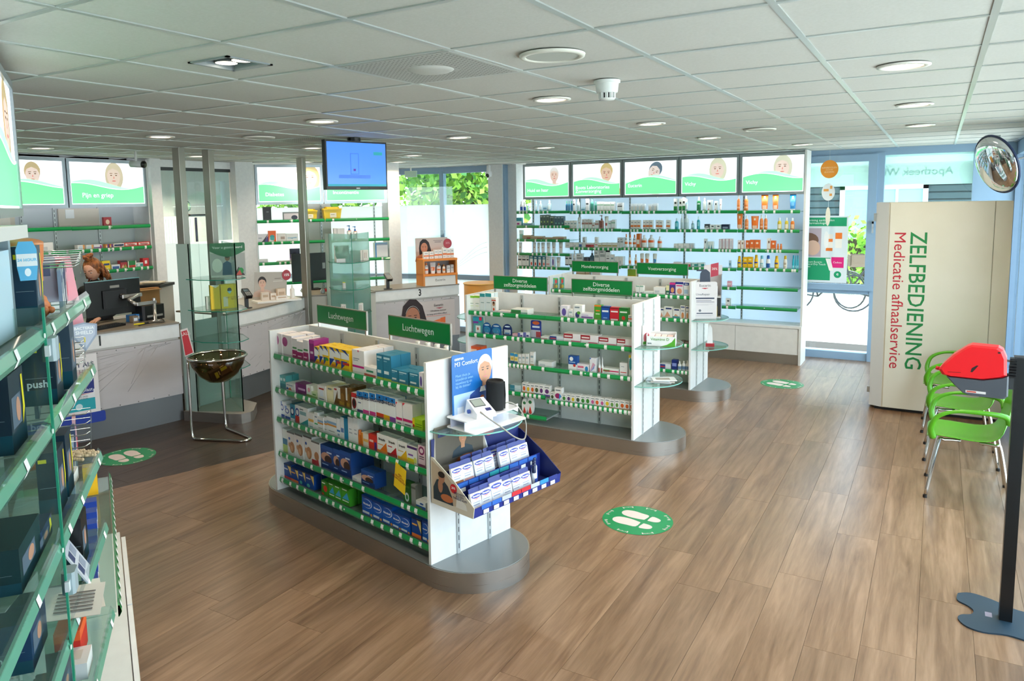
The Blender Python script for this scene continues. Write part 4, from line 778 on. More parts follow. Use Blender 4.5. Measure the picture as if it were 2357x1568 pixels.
'whnavyf':('B','dfe6ee','r.1,.9,.2,.7:3a62a8','flat white and blue box',.07),
'wgrey':('B','dadcdc','r.1,.9,.55,.7:9aa2a4|r.1,.6,.8,.86:6a7478|r0,1,0,.2:eff0f0','white and grey box',.06),
'redflat':('B','e6dcdc','r0,1,0,.7:a5303c|r.6,1,.1,.6:c84a52','flat red and white box',.08),
'whgold':('B','e9e7e0','r0,1,.35,.6:b4a468|r0,1,.8,.9:d9d9d9','flat white and gold box',.07),
'whbt':('O','e4e8ea','r.2,.8,.2,.5:a9b4bc','white bottle',.05,None,'dfe4e6'),
'darkjar':('J','26303c','','pair of dark jars',.07,None,'3a4450'),
'darkbt':('P','35566a','r.15,.85,.1,.4:5a7a8a','dark blue pump bottle',.05,None,'1c242c'),
'whnavy':('B','e6e9ea','r0,1,.85,1:1c2430|r.2,.8,.45,.5:4a5058|r.2,.8,.6,.63:8a9094','white box with black lid',.06),
'clearbx':('B','cdd7dc','r.15,.3,.1,.7:aab4ba|r.45,.55,.1,.7:d9b890|r.7,.85,.1,.7:aab4ba','translucent pale box',.05),
'eucbox':('B','eeeae6','r0,1,.32,.5:e8762e|r.2,.8,.72,.8:8a94a0|r.15,.6,.1,.2:c0c4c8','white sunscreen box, orange band',.05),
'eucbt':('O','ece9e6','r0,1,.3,.45:e8762e|r.2,.8,.6,.7:9aa4ac','white bottle, orange band and cap',.05,None,'e07a30'),
'orbx':('B','d8702e','r.1,.9,.3,.6:eee4da','orange box row',.09),
'eucbt2':('O','ebe9e6','r0,1,.45,.62:e8662a|r0,1,0,.1:e8662a','white lotion, orange bands',.06,None,'eceaea'),
'orcapbt':('O','ede6da','r.1,.9,.25,.5:e8863a','small oil bottle, orange cap',.04,None,'c88a3a'),
'yelgr':('B','cfae3a','r0,1,.6,1:8fae3a|r.1,.9,.2,.4:e9dfa8','yellow and green box',.07),
'whgreen':('B','e9ece8','r0,1,.1,.42:2f8a3f|r.2,.8,.6,.75:3a3f3a|r.2,.8,.16,.2:2a3a6a','white box with green block',.06),
'palebt':('O','cfe2dc','r.1,.9,.2,.6:e9f2ee','pale green bottle',.05,None,'e9f0ee'),
'whtiny':('B','e9eced','r.3,.7,.6,.8:4a5458|o.3,.2,.08,.06:d83a5a|r.9,1,0,1:9ac8c4','white box, dark emblem',.05),
'cyanbt':('O','3aa9bc','r.2,.8,.3,.6:8ad4dc','turquoise bottle',.05,None,'d0e4ea'),
'cyanj':('O','8cb8c4','r.2,.8,.3,.6:c0dce2','small blue serum bottle',.05,None,'c9d4da'),
'blkwh':('B','3a4146','r0,1,0,.45:dfe3e4|r.2,.8,.55,.7:c8cccf','low black and white box',.06),
'navyflat':('B','1a2a44','r.15,.85,.3,.6:8a9ab4','low navy box',.07),
'tealdrop':('B','dfe9ea','t.1,.1,.35,.1,.22,.7:2a8a9c|t.55,.1,.8,.1,.68,.7:2a8a9c','white box with teal drops',.05),
'wpale':('B','e2e0e6','r0,.06,0,1:c8707a|r.94,1,0,1:c8707a|r.2,.8,.3,.8:d3d4de','pale box, pink edges',.05),
'tealflat':('B','dce6e4','r0,1,.3,.8:3a9a9a|r.1,.5,.4,.7:e9f2f0','low white and teal box',.06),
'vspray':('O','e87f35','r.1,.9,.4,.7:e9965a|r.4,.6,.75,.9:ffe9d6|r.1,.9,.2,.3:f0b48a','orange sun spray, white cap',.05,None,'ece9e6'),
'vtube':('T','ea7424','r.35,.65,.7,.85:fbe3cf|r.1,.9,.12,.34:f0cdb4','orange sun cream tube',.05,None,'eaeaea'),
'vtubeb':('T','2a86c8','r.35,.65,.7,.85:dff0fa|r.2,.8,.3,.5:6ab4e0','blue after-sun tube',.05,None,'dfe6ea'),
'yoil':('O','d9c23a','r.15,.85,.15,.5:eee6d2','yellow oil bottle, clear cap',.045,None,'eceeee'),
'ooil':('O','dc7a26','r.15,.85,.15,.5:f0c8a0','amber oil bottle, clear cap',.045,None,'eceeee'),
'wvbox':('B','eeeae6','r.3,.7,.6,.8:8a6a5a|r0,1,0,.12:e8965a|r.9,1,0,1:e87a30','white box, orange edge',.05),
'ovbox':('B','e86f2c','r.3,.7,.6,.78:fbe3cf|r.1,.9,.1,.25:f0bc94','orange box, white emblem',.05),
'ostick':('S','e87f35','','small orange sun stick',.02),
'yelbt':('V','f0bc0e','r.15,.85,.4,.5:2a3f9a|r.2,.8,.2,.3:f6dc7a','yellow sunscreen bottle',.05,None,'eeb408'),
'yelbox':('B','f0b90e','r.1,.9,.42,.52:2a3f9a|r.25,.75,.7,.82:f6e29a','yellow sunscreen box',.05),
'whbt2':('V','e9ecea','r.15,.85,.35,.45:8ac4cc|r.2,.8,.2,.3:b9d4d8','white bottle with pale blue cap',.05,None,'7ac8dc'),
'blwhbt':('V','e6e9ea','r0,1,.1,.42:1f5aa0|o.5,.6,.2,.08:e8963a','white and blue bottle, blue cap',.05,None,'1f62b8'),
'whyelbt':('V','e9e4da','r.2,.8,.35,.5:b9ab9a|r.2,.8,.15,.25:d8c8b4','white bottle with yellow cap',.05,None,'f0c41e'),
'cyanbt2':('V','28b4cc','r.15,.85,.15,.3:8fe0ea','cyan bottle',.05,None,'1fa8c4'),
'redsq':('B','a32330','o.5,.5,.25,.25:e6c9b0','small square dark red pack',.03),
'worangef':('B','ecebe9','r.75,1,0,1:e6a05a|o.4,.5,.3,.35:cfe0ea','low white box, orange end',.06),
'wviolf':('B','e9e8ee','r0,1,.3,.5:6a3a8a|o.85,.5,.12,.4:a02a8a','low white and violet box',.06),
'orcr':('B','d98a3a','r.5,1,0,1:6a2f8a|r.1,.4,.3,.7:f0e0c0','small orange and purple box',.05),
'medg':('B','f0efee','r0,1,0,.35:c8302a|r.05,.95,.5,.85:24406a','white painkiller box, red foot',.06,('Nadalgin',.5,.68,.5,'1c2a5a')),
'medr':('B','d8392c','r.05,.95,.45,.85:f0e4e0|r0,1,0,.18:f0eeec','red painkiller box',.06,('Nadalgin',.5,.66,.5,'b02a24')),
'yelbx':('B','efd21e','r.2,.9,.55,.75:3a4a7a|r.2,.8,.2,.3:f6eaa0','square yellow box',.07),
'redcr':('B','a82a34','r0,1,.8,1:3a2026|t.4,.1,1,.1,.7,.6:8a9a3a|t.1,.2,.5,.2,.4,.6:e0b08a','dark red box, food print',.06),
'greencr':('B','1f7a3a','r.1,.9,.1,.45:c8302a|r0,.1,0,1:e9ece4|r.9,1,0,1:e9ece4','green box, red band',.06),
'redbox2':('B','c8242e','r.3,.7,.4,.75:f0e9e9','bright red box',.06),
'whpkst':('B','e6e2e2','r0,1,.45,.55:d83a4a|r0,1,0,.1:c8c4c4','white boxes with red stripe',.08),
'whblst':('B','e6e9ee','r0,1,.4,.7:3a7ac8','white and blue boxes',.08),
'blackbx':('B','1c1f22','r.4,.7,.62,.7:5a5f62','black meter box',.05),
'greyph':('B','6f777e','r.05,.95,.1,.85:c8c4cc|o.7,.4,.2,.25:2a2f44|r0,1,0,.1:6a2a6a','grey device box with photo',.06),
'ybin':('Y','f2cc0a','','yellow sharps container',.1),
'flatvi':('B','dfdde4','t.45,0,1,0,1,.8:5a4a8a|t.3,0,.6,0,1,1:3a3a4a|r.1,.4,.5,.6:9aa0ac','white and violet wedge box',.07),
'orbig':('B','ee6a2c','t0,0,.9,0,.2,.5:e9ebea|o.5,.5,.3,.16:3aa0a4|o.5,.34,.3,.14:4ab0b0','orange meter box, teal oval',.05),
'wbrownb':('B','eae8e6','r.4,.9,.35,.65:b4a09a|r0,1,0,.1:6a2f5a','white box, brown square',.06),
'wbluestr':('B','e6e9ec','t.1,.5,.9,.6,.5,.4:3a8ac0|r.1,.9,.45,.55:9ac0d8','white box, blue streak',.06),
'whbx':('B','e4e0e0','r.1,.9,.2,.3:c9b0b0|r.49,.51,0,1:c0bcbc','plain white carton',.06),
'whbx2':('B','e6e8ec','r.1,.6,.3,.4:8aa0c8|r0,1,0,.08:c0c4c8','white test strip box',.06),
'pump':('P','eef0f0','t.1,.05,.9,.05,.9,.6:1a2238|r.1,.9,.6,.64:c85a4a','white pump bottle, blue head',.05,None,'1c62b8'),
'kneebr':('B','cbb4d6','r0,1,.45,1:2a3046|o.45,.62,.2,.12:0f1626|r0,.2,.3,.6:5a4a8a','violet box with brace photo',.06),
'fileb':('B','e6e8ec','r0,1,.84,1:8a9cb4|r0,.1,0,1:2a86c8|r0,1,.96,1:2a86c8','white and blue folder box',.12),
'bluetray':('B','1f4fae','r0,1,.6,1:4a74c8','blue tray pack',.08),
}
NOUN = {'B':'box','T':'tube','O':'bottle','P':'bottle','J':'jar','D':'pack','K':'pack','N':'bottle','S':'pack','C':'pack','R':'pack','V':'bottle','Y':'container'}
OBN = {'B':'product_box','T':'cream_tube','O':'bottle','P':'pump_bottle','J':'jar','D':'blister_card','K':'product_pouch','N':'nasal_spray','S':'lip_stick','C':'card_pack','R':'disc_pack','V':'lotion_bottle','Y':'sharps_container'}
ORD = 'first second third fourth fifth sixth seventh eighth ninth tenth eleventh twelfth thirteenth fourteenth fifteenth sixteenth seventeenth eighteenth nineteenth twentieth'.split() + ['twenty-first','twenty-second','twenty-third']
def prints(m, spec, w, h, y, x0=None, roughness=.4, e=0, taper=None):
    x0 = -w/2 if x0 is None else x0
    k = 0
    for sp in [q for q in spec.split('|') if q]:
        c, hx = sp.split(':'); v = [float(a) for a in c[1:].split(',')]; k += 1; yy = y - .00025*k
        if c[0] == 'r': P = [(x0+v[0]*w, v[2]*h), (x0+v[1]*w, v[2]*h), (x0+v[1]*w, v[3]*h), (x0+v[0]*w, v[3]*h)]
        elif c[0] == 'o': P = ell(x0+v[0]*w, v[1]*h, v[2]*w, v[3]*h, 14)
        else: 
            P = [(x0+v[i]*w, v[i+1]*h) for i in (0, 2, 4)]
            if (P[1][0]-P[0][0])*(P[2][1]-P[0][1])-(P[1][1]-P[0][1])*(P[2][0]-P[0][0]) < 0: P = P[::-1]
        if taper: P = [taper(p) for p in P]
        m.face(P, yy, mat(hx, roughness, 0, e))
_pc = {}
def product_mesh(sty, w, h):
    w = max(round(w/.004)*.004, .012); h = max(round(h/.004)*.004, .012); key = (sty, w, h)
    if key in _pc: return _pc[key]
    s = S[sty]; kind, base, pr, _, d = s[:5]; capc = s[6] if len(s) > 6 else 'e6e6e6'
    B = mat(base, .38); C = mat(capc, .35); m = MB(); parts = []
    d = min(d, max(w*1.3, .03)) if kind == 'B' and d < .08 else d
    if kind == 'B':
        m.box(-w/2, 0, 0, w/2, d, h, B)
        m.add([(-w/2+.002,d*.5,h+.0004),(w/2-.002,d*.5,h+.0004),(w/2-.002,d*.52,h+.0004),(-w/2+.002,d*.52,h+.0004)], [(0,1,2,3)], mat('8e8e8e', .6))
        prints(m, pr, w, h, -.0002)
    elif kind in 'OV':
        r = w/2; fl = .62
        if kind == 'O': prof = [(r*.9,0),(r,h*.03),(r,h*.62),(r*.82,h*.72),(r*.42,h*.77)]
        else: prof = [(r*.7,0),(r*.85,h*.03),(r,h*.4),(r*.86,h*.66),(r*.68,h*.74)]
        m.lathe(prof, 12, B, c=(0, r*fl, 0), sy=fl)
        cm = MB(); cp = [(r*.40,h*.77),(r*.40,h*.97),(r*.3,h)] if kind == 'O' else [(r*.66,h*.745),(r*.6,h*.97),(r*.4,h)]
        cm.lathe(cp, 12, C, c=(0, r*fl, 0), sy=.8 if kind == 'O' else fl); parts.append(('cap', cm.mesh('cap')))
        # label wrapped on the front
        for sp in [q for q in pr.split('|') if q]:
            c, hx = sp.split(':'); v = [float(a) for a in c[1:].split(',')]
            if c[0] != 'r': continue
            n = 6; vs = []
            za, zb = v[2]*h, v[3]*h
            def rad(z):
                for (r0, z0), (r1, z1) in zip(prof, prof[1:]):
                    if z0 <= z <= z1: return r0+(r1-r0)*(z-z0)/max(z1-z0, 1e-6)
                return prof[-1][0]
            for i in range(n+1):
                xx = (v[0]+(v[1]-v[0])*i/n)*2-1; xx = max(-.985, min(.985, xx)); a = math.acos(xx)
                for z in (za, zb):
                    rr = rad(z)+.0008; vs.append((rr*xx, r*fl - rr*fl*math.sin(a)-.0006, z))
            m.add(vs, [(2*i, 2*i+2, 2*i+3, 2*i+1) for i in range(n)], mat(hx, .4), True)
    elif kind == 'P':
        r = w/2; m.lathe([(r*.9,0),(r,h*.03),(r,h*.58),(r*.4,h*.66)], 12, B, c=(0, r*.8, 0), sy=.8)
        cm = MB(); cm.lathe([(r*.4,h*.66),(r*.4,h*.76),(r*.14,h*.78),(r*.14,h*.92),(r*.3,h*.93),(r*.3,h)], 10, C, c=(0, r*.8, 0)); cm.box(-r*.9, r*.6, h*.94, 0, r, h*.985, C); parts.append(('pump_head', cm.mesh('pump_head')))
        m2 = MB(); prints(m, pr.replace('r0,1', 'r.15,.85'), w*.8, h, r*.8-r*.82)
    elif kind == 'T':
        n = 12; z0 = h*.14; vs = []
        for i in range(n):
            a = 2*PI*i/n; vs.append((w*.40*math.cos(a), .018+.018*math.sin(a), z0))
        for i in range(n):
            a = 2*PI*i/n; vs.append((w*.5*math.cos(a), .018+.002*math.sin(a), h))
        m.add(vs, [(i,(i+1)%n,n+(i+1)%n,n+i) for i in range(n)] + [tuple(range(n,2*n))], B, True)
        m.box(-w*.5, .0165, h*.95, w*.5, .0195, h, B)
        cm = MB(); cm.lathe([(w*.36,0),(w*.37,h*.14)], 12, C, c=(0,.018,0), sy=min(1, .018/(w*.37))); parts.append(('cap', cm.mesh('cap')))
        for sp in [q for q in pr.split('|') if q]:
            c, hx = sp.split(':'); v = [float(a) for a in c[1:].split(',')]
            vs = []
            for z in (v[2], v[3]):
                zz = h*z; t = max(0, (zz-z0)/(h-z0)); ww = w*(.40+.10*t)*.86; yy = .018-.018*(1-t)-.0022
                for x in (v[0], .5*(v[0]+v[1]), v[1]): 
                    xx = (x*2-1); vs.append((xx*ww, yy+(.016*(1-t))*(1-math.sqrt(max(0, 1-(xx*.9)**2))), zz))
            m.add(vs, [(0,1,4,3),(1,2,5,4)], mat(hx, .4), True)
    elif kind == 'J':
        m.lathe([(w*.46,0),(w*.5,h*.1),(w*.5,h*.6)], 14, B, c=(0, w/2, 0)); cm = MB(); cm.lathe([(w*.52,h*.6),(w*.52,h*.95),(w*.48,h)], 14, C, c=(0, w/2, 0)); parts.append(('lid', cm.mesh('lid')))
    elif kind == 'D':
        out = [(-w/2,0),(w/2,0),(w/2,h*.55)] + ell(0, h*.55, w/2, h*.45, 10, .2, PI-.2) + [(-w/2,h*.55)]
        m.prismy(out, 0, .004, B); prints(m, pr, w, h, -.0004)
        cm = MB(); cm.lathe([(w*.3,0),(w*.3,.02),(w*.25,.026)], 14, CLR); cm.v = [(x, -z, y+h*.35) for x, y, z in cm.v]; parts.append(('blister', cm.mesh('blister')))
    elif kind == 'K':
        m.add([(-w*.45,0,0),(w*.4,0,0),(w*.5,.0,h*.5),(w*.5,.012,h),(-w*.36,.012,h),(-w*.45,.04,0),(w*.4,.04,0),(w*.5,.03,h*.5)], [(0,1,2,3,4),(5,4,3,7,6),(0,4,5),(1,6,7,2),(2,7,3),(0,5,6,1)], B); prints(m, pr, w*.86, h, -.001)
    elif kind == 'C':
        m.prismy(rrect(-w/2, 0, w/2, h, w*.15), .022, .026, B); prints(m, pr, w, h, .0215); m.box(-w*.36, 0, h*.08, w*.36, .021, h*.5, CLR)
    elif kind == 'N':
        for q in (-w*.24, w*.24):
            m.lathe([(w*.2,0),(w*.22,h*.45),(w*.1,h*.55),(w*.09,h*.75),(w*.04,h*.95),(.001,h)], 10, B, c=(q, w*.22, 0)); m.rect(q-w*.12, h*.1, q+w*.12, h*.36, -.001, mat('b4584e', .5))
    elif kind == 'S':
        m.box(-w/2, 0, 0, w/2, .015, h*.7, B); m.lathe([(w*.42,h*.7),(w*.42,h)], 8, B, c=(0,.0075,0))
    elif kind == 'R':
        P = ell(0, h/2, w*.55, h/2, 20); m.prismy(P, 0, .03, B)
        m.face([(0,h/2)]+ell(0, h/2, w*.5, h*.46, 5, -2.2, -.9), -.0005, mat('cf3a2e', .5)); m.face(ell(0,h*.72,w*.3,h*.1,10), -.0005, mat('2f7a4a', .5))
    elif kind == 'Y':
        m.add([(-w*.42,.0,0),(w*.42,0,0),(w*.42,.12,0),(-w*.42,.12,0),(-w*.5,-.01,h*.8),(w*.5,-.01,h*.8),(w*.5,.13,h*.8),(-w*.5,.13,h*.8)], [(0,3,2,1),(0,1,5,4),(1,2,6,5),(2,3,7,6),(3,0,4,7)], B)
        cm = MB(); cm.box(-w*.53, -.02, h*.8, w*.53, .14, h*.88, B, .02); cm.box(-w*.4, .01, h*.88, w*.4, .11, h, B, .03); parts.append(('lid', cm.mesh('lid'))); m.rect(-w*.15, h*.2, w*.2, h*.55, -.012, mat('e6dfc8', .6)); m.rect(-w*.1, h*.4, w*.1, h*.43, -.0125, mat('555555', .6))
    _pc[key] = (m.mesh(OBN[kind]), parts, w, h, d); return _pc[key]
def place_product(sty, w, h, loc, rz, label, group, tilt=0.0, nm=None):
    me, parts, w, h, d = product_mesh(sty, w, h); s = S[sty]
    o = obj(nm if nm and s[0] == 'B' else OBN[s[0]], me, None, loc, rz); tag(o, label, NOUN[s[0]], group)
    for n, pm in parts: obj(n, pm, o)
    if len(s) > 5 and s[5]:
        t, cx, cz, sz, hx = s[5]; text(o, t, min(h*sz, w*1.75/len(t)), (cx-.5)*w, -.0035, h*cz, mat(hx, .5), 'CENTER', bold=.0004)
    return o
UNITS = {'g1': ((-2.05,.685),-13.5,-.27,'nearest island'), 'g2': ((-1.912,3.17),-1,-.27,'middle island'), 'g3': ((-1.969,5.08),-1,-.27,'rear island'),
 'w': ((-4.40,7.12),0,0.0,'far wall'), 'l': ((-7.12,.65),90,0.0,'wall behind counter one'), 'd': ((-6.85,4.05),54,0.0,'wall behind counter two')}
TAGS = {}
def fill_products():
    for unit, si, z, place, rows in ITEMS:
        key = unit if unit in UNITS else unit[0]
        O, deg, b, un = UNITS[key]
        if key == 'w': un = 'bay %s, far wall' % {'1':'one','2':'two','3':'three','4':'four','5':'five'}[unit[1]]
        if key == 'l' and unit == 'l1': un = 'end bay behind counter one'
        if key == 'd': un = ('first' if unit == 'd1' else 'second') + ' bay behind counter two'
        place = {'top nearest':'top'}.get(place, place)
        pl = '%s shelf, %s' % (place, un) if ',' not in place else 'fourth shelf window half, middle island'
        R = rows.split(';'); n = len(R); used = []
        for i, r in enumerate(R):
            u, w, h, sty, nr = r.split(); u, w, h, nr = float(u), float(w), float(h), int(nr)
            noun = NOUN[S[sty][0]]; desc = S[sty][3]
            if n == 1: lab = '%s alone on %s' % (desc, pl)
            else: lab = '%s, %s from left, %s' % (desc, ORD[i], pl)
            words = lab.split()
            if len(words) > 16: lab = lab.replace(' window half', '').replace('tall ', '').replace('small ', '').replace('low ', '')
            if len(lab.split()) > 16: lab = lab.replace(' behind counter', ' counter').replace('large ', '')
            grp = 'products on the %s' % pl
            d = product_mesh(sty, w, h)[4]
            for q in range(nr):
                jit = random.uniform(-.004, .004); bb = b + jit + q*(d+.004)
                if q and b + q*(d+.004) + d > b + .25: break
                lb = lab if q == 0 else lab.replace(', %s from left' % ORD[i], ' behind the %s from left' % ORD[i]).replace(', ' + pl, ', ' + pl)
                if q > 1: lb = lb.replace(' behind the ', ' furthest behind ')
                if len(lb.split()) > 16: lb = lb.replace('large ', '').replace('tall ', '').replace('small ', '').replace(' box, ', ', ')
                place_product(sty, w, h, frame_pt(O, deg, u, bb, z), math.radians(deg), lb, grp, nm={'g1':'medicine_box','g2':'remedy_box','g3':'foot_care_box','w':'skincare_box','l':'tablet_box','d':'care_box'}[key])
            TAGS.setdefault((unit, si, z), []).append(u)
# ------------------------------------------------------------------ islands
fill_products()
def stadium(hl, r, n=14):
    return [(hl+r*math.cos(-PI/2+PI*i/n), r*math.sin(-PI/2+PI*i/n)) for i in range(n+1)] + [(-hl+r*math.cos(PI/2+PI*i/n), r*math.sin(PI/2+PI*i/n)) for i in range(n+1)]
def sign(t, u0, txt, size, lines=1):
    s = obj('category_sign', MB().box(u0, -.007, 1.315, u0+.59, .007, 1.447, mat('8d8880', .5, .3)), t)
    obj('sign_face', MB().box(u0+.006, -.0085, 1.321, u0+.584, -.006, 1.441, mat('067a38', .35)), s)
    obj('support', MB().box(u0+.006, -.008, 1.27, u0+.018, .008, 1.32, STEEL), s); obj('support', MB().box(u0+.572, -.008, 1.27, u0+.584, .008, 1.32, STEEL), s)
    text(s, txt, size, u0+.295, -.0095, 1.381, mat('e9f2ec', .5), 'CENTER', line=.82)
def gondola(key, label, shelves, sg, uid):
    O, deg, b, un = UNITS[key]
    t = thing('shelving_island', label, 'shelving', (O[0], O[1], 0), math.radians(deg))
    m = MB(); st = stadium(.835, .345, 24); m.prism(st, .0, .118, STEEL, smooth=True); obj('plinth', m, t)
    m = MB(); m.prism(stadium(.835, .338, 24), .118, .1205, mat('8d9090', .4, .5)); obj('plinth_top', m, t)
    obj('spine_panel', MB().box(-.82, -.012, .12, .82, .012, 1.285, LAM), t)
    obj('end_panel', MB().box(-.845, -.33, .12, -.825, .33, 1.285, LAM), t); obj('end_panel', MB().box(.825, -.33, .12, .845, .33, 1.285, LAM), t)
    upright(t, -.40, -.012, .12, 1.27); upright(t, .0, -.012, .12, 1.27); upright(t, .40, -.012, .12, 1.27)
    for yb in (-.12, .14):
        m = MB(); m.box(.845, yb-.012, .12, .853, yb+.012, 1.28, PERF)
        z = .15
        while z < 1.25: m.add([(.8535,yb-.003,z),(.8535,yb+.003,z),(.8535,yb+.003,z+.03),(.8535,yb-.003,z+.03)], [(0,1,2,3)], SLOT); z += .05
        obj('slotted_upright', m, t)
    for (x0, x1, z, si) in shelves:
        tg = []
        for (u_, s_, z_), us in TAGS.items():
            if u_ == key and abs(z_-z) < .02: tg += us
        if not tg: tg = [x0+.2, x0+.5]
        shelf(t, x0, x1, -.30, -.02, z, tg, random)
        m = MB()
        for q in range(int((x1-x0)/.4)+1):
            xx = min(max(x0+.01, x0+q*.4), x1-.01); m.box(xx-.004, -.28, z-.03, xx+.004, -.01, z-.010, mat('c9cccc', .35, .5))
        obj('shelf_bracket', m, t)
    for (x0, x1, z) in ((-.82, .82, 1.11), (-.82, .82, .86), (-.82, .82, .6), (-.82, .82, .35)):
        s = obj('glass_shelf', MB().box(x0, .02, z-.009, x1, .30, z-.001, GSH), t)
        obj('label_strip', MB().box(x0, .30, z-.025, x1, .308, z+.012, STRIPG), s)
    for u0, tx, sz in sg: sign(t, u0, tx, sz)
    return t
G1 = gondola('g1', 'nearest white shelving island with airway medicines and two green signs', [(-.822,.822,1.105,1),(-.822,.822,.862,2),(-.822,.822,.647,3),(-.822,.822,.393,4),(-.822,.822,.20,5)], ((-.714,'Luchtwegen',.062),(.109,'Luchtwegen',.062)), 'g1')
G2 = gondola('g2', 'middle white shelving island with assorted self-care products', [(-.822,-.002,1.12,1),(.002,.822,1.12,1),(-.822,-.002,.905,2),(.002,.822,.905,2),(-.822,-.002,.65,3),(.002,.822,.65,3),(-.822,-.01,.387,4),(.01,.822,.355,4),(-.822,.0,.187,5)], ((-.72,'Diverse\nzelfzorgmiddelen',.052),(.117,'Diverse\nzelfzorgmiddelen',.052)), 'g2')
G3 = gondola('g3', 'rear white shelving island with mouth and foot care products', [(-.822,.822,1.118,1),(-.822,.822,.868,2),(-.822,.822,.60,3),(-.822,.822,.303,4)], ((-.694,'Mondverzorging',.052),(.117,'Voetverzorging',.052)), 'g3')
def half_shelf(t, z, b=0.0, r=.30, name='half_round_shelf', side=1, w=.315):
    P = [(side*(.845+r*math.sin(PI*i/16)), b-w*math.cos(PI*i/16)) for i in range(17)]
    if side < 0: P = P[::-1]
    m = MB(); m.prism(P, z-.009, z-.001, GSH)
    n = len(P)
    m.add([(x*1.0005, y, z-.009) for x, y in P] + [(x*1.0005, y, z-.001) for x, y in P], [(i, i+1, n+i+1, n+i) for i in range(n-1)], mat('7fc0b4', .2))
    s = obj(name, m, t); obj('bracket', MB().box(side*.845, b-.13, z-.05, side*.98, b-.12, z-.010, LAM).box(side*.845, b+.12, z-.05, side*.98, b+.13, z-.010, LAM), s); return s
half_shelf(G1, .90); half_shelf(G2, .915); half_shelf(G2, .59); half_shelf(G3, .87); half_shelf(G3, .56)
for z in (1.05, .82, .58): half_shelf(G2, z, side=-1, r=.24)
for z in (1.05, .82): half_shelf(G1, z, side=-1, r=.2)
def gp(key, u, b, z=0.0):
    O, deg = UNITS[key][:2]; return frame_pt(O, deg, u, b, z)
R1 = math.radians(-13.5)
E90 = PI/2      # local frame whose front (-y) points along +u of the island
# blood pressure display on the end shelf of the nearest island
t = thing('acrylic_riser', 'white acrylic riser stand on the glass end shelf of the nearest island', 'stand', gp('g1', .98, .02, .90), R1+E90)
wh = mat('eef0f4', .2, 0, 0, 1, .3); lav = mat('c9cbe0', .15)
obj('base_tray', MB().prism(rrect(-.23, -.115, .2, .12, .02), .0, .006, wh), t)
obj('upper_tray', MB().prism(rrect(-.23, -.06, .2, .12, .02), .056, .062, wh), t)
obj('riser_wall', MB().box(-.225, .08, .006, .195, .085, .056, lav).box(-.225, -.03, .006, .0, -.026, .056, lav), t)
t = thing('blood_pressure_monitor', 'white blood pressure monitor with grey screen on the acrylic riser', 'monitor', gp('g1', .985, -.06, .9625), R1+E90-.25)
body = MB(); body.add([(-.065,-.075,0),(.065,-.075,0),(.065,.06,0),(-.065,.06,0),(-.06,-.072,.028),(.06,-.072,.028),(.055,.05,.085),(-.055,.05,.085)], [(0,3,2,1),(0,1,5,4),(1,2,6,5),(2,3,7,6),(3,0,4,7),(4,5,6,7)], wh)
bo = obj('casing', body, t)
def slant(x, v): return (x, -.072+.122*v, .0288+.0575*v)
m = MB(); m.add([slant(-.045,.42), slant(.03,.42), slant(.03,.92), slant(-.045,.92)], [(0,1,2,3)], mat('4a4e50', .3)); o = obj('screen', m, t); o.location.z = .0008
m = MB(); m.add([slant(-.04,.46), slant(.025,.46), slant(.025,.88), slant(-.04,.88)], [(0,1,2,3)], mat('9aa39a', .2)); o = obj('screen_glass', m, t); o.location.z = .0016
m = MB(); m.add([slant(.01,.1), slant(.045,.1), slant(.045,.28), slant(.01,.28)], [(0,1,2,3)], mat('1c2a6a', .3)); o = obj('button', m, t); o.location.z = .001
obj('hose_socket', MB().lathe([(.012,0),(.012,.012),(.006,.014)], 12, mat('2a4a9a', .4)), t, (-.066, .0, .03)).rotation_euler = (0, -PI/2, 0)
t = thing('arm_cuff', 'black rolled arm cuff standing on the acrylic riser', 'cuff', gp('g1', .97, .085, .9625), R1)
m = MB(); m.lathe([(.047,0),(.051,.01),(.052,.16),(.047,.172),(.040,.17),(.038,.02),(.038,.0)], 24, mat('0e0f11', .8)); obj('sleeve', m, t)
obj('velcro_flap', MB().lathe([(.054,.01),(.055,.16)], 20, mat('15171a', .9)).tube([(.03,.045,.0),(.05,.03,.09),(.045,.03,.165)], .004, 6, mat('0e0f11', .8)), t)
t = thing('air_hose', 'grey air hose looping from the blood pressure monitor to the black cuff', 'hose', gp('g1', .98, .0, .9))
hp = [(.06,-.11,.10),(.10,-.10,.075),(.16,-.05,.02),(.19,.02,-.045),(.17,.12,-.09),(.12,.2,-.085),(.09,.23,-.02),(.05,.22,.05),(.02,.17,.09),(-.005,.11,.075)]
from mathutils import geometry
def smooth_path(P, n=6):
    P = [Vector(p) for p in P]; o = []
    for i in range(len(P)-1):
        a, b, c, d = P[max(i-1,0)], P[i], P[i+1], P[min(i+2,len(P)-1)]
        for q in range(n):
            s = q/n; o.append(.5*((2*b)+(c-a)*s+(2*a-5*b+4*c-d)*s*s+(3*b-a-3*c+d)*s**3))
    return o + [P[-1]]
obj('hose', MB().tube(smooth_path(hp), .0042, 8, mat('9a968e', .5)), t); t.rotation_euler = (0, 0, R1)
t = thing('monitor_poster', 'blue poster of a grey-haired man in a blue sweater behind the blood pressure monitor', 'poster', gp('g1', .885, -.01, .905), R1+E90)
m = MB(); m.prismy(rrect(-.165, 0, .16, .40, .015), 0, .004, mat('1166b4', .35)); obj('board', m, t)
m = MB(); m.face(rrect(-.155, .04, .02, .17, .006), -.0006, mat('a9c6ea', .4)); m.rect(-.165, .0, .16, .035, -.0006, mat('1a5ca8', .4))
for q in range(2): m.rect(-.13+q*.07, .055, -.08+q*.07, .095, -.0012, mat('d9e4f2', .5))
obj('info_panel', m, t)
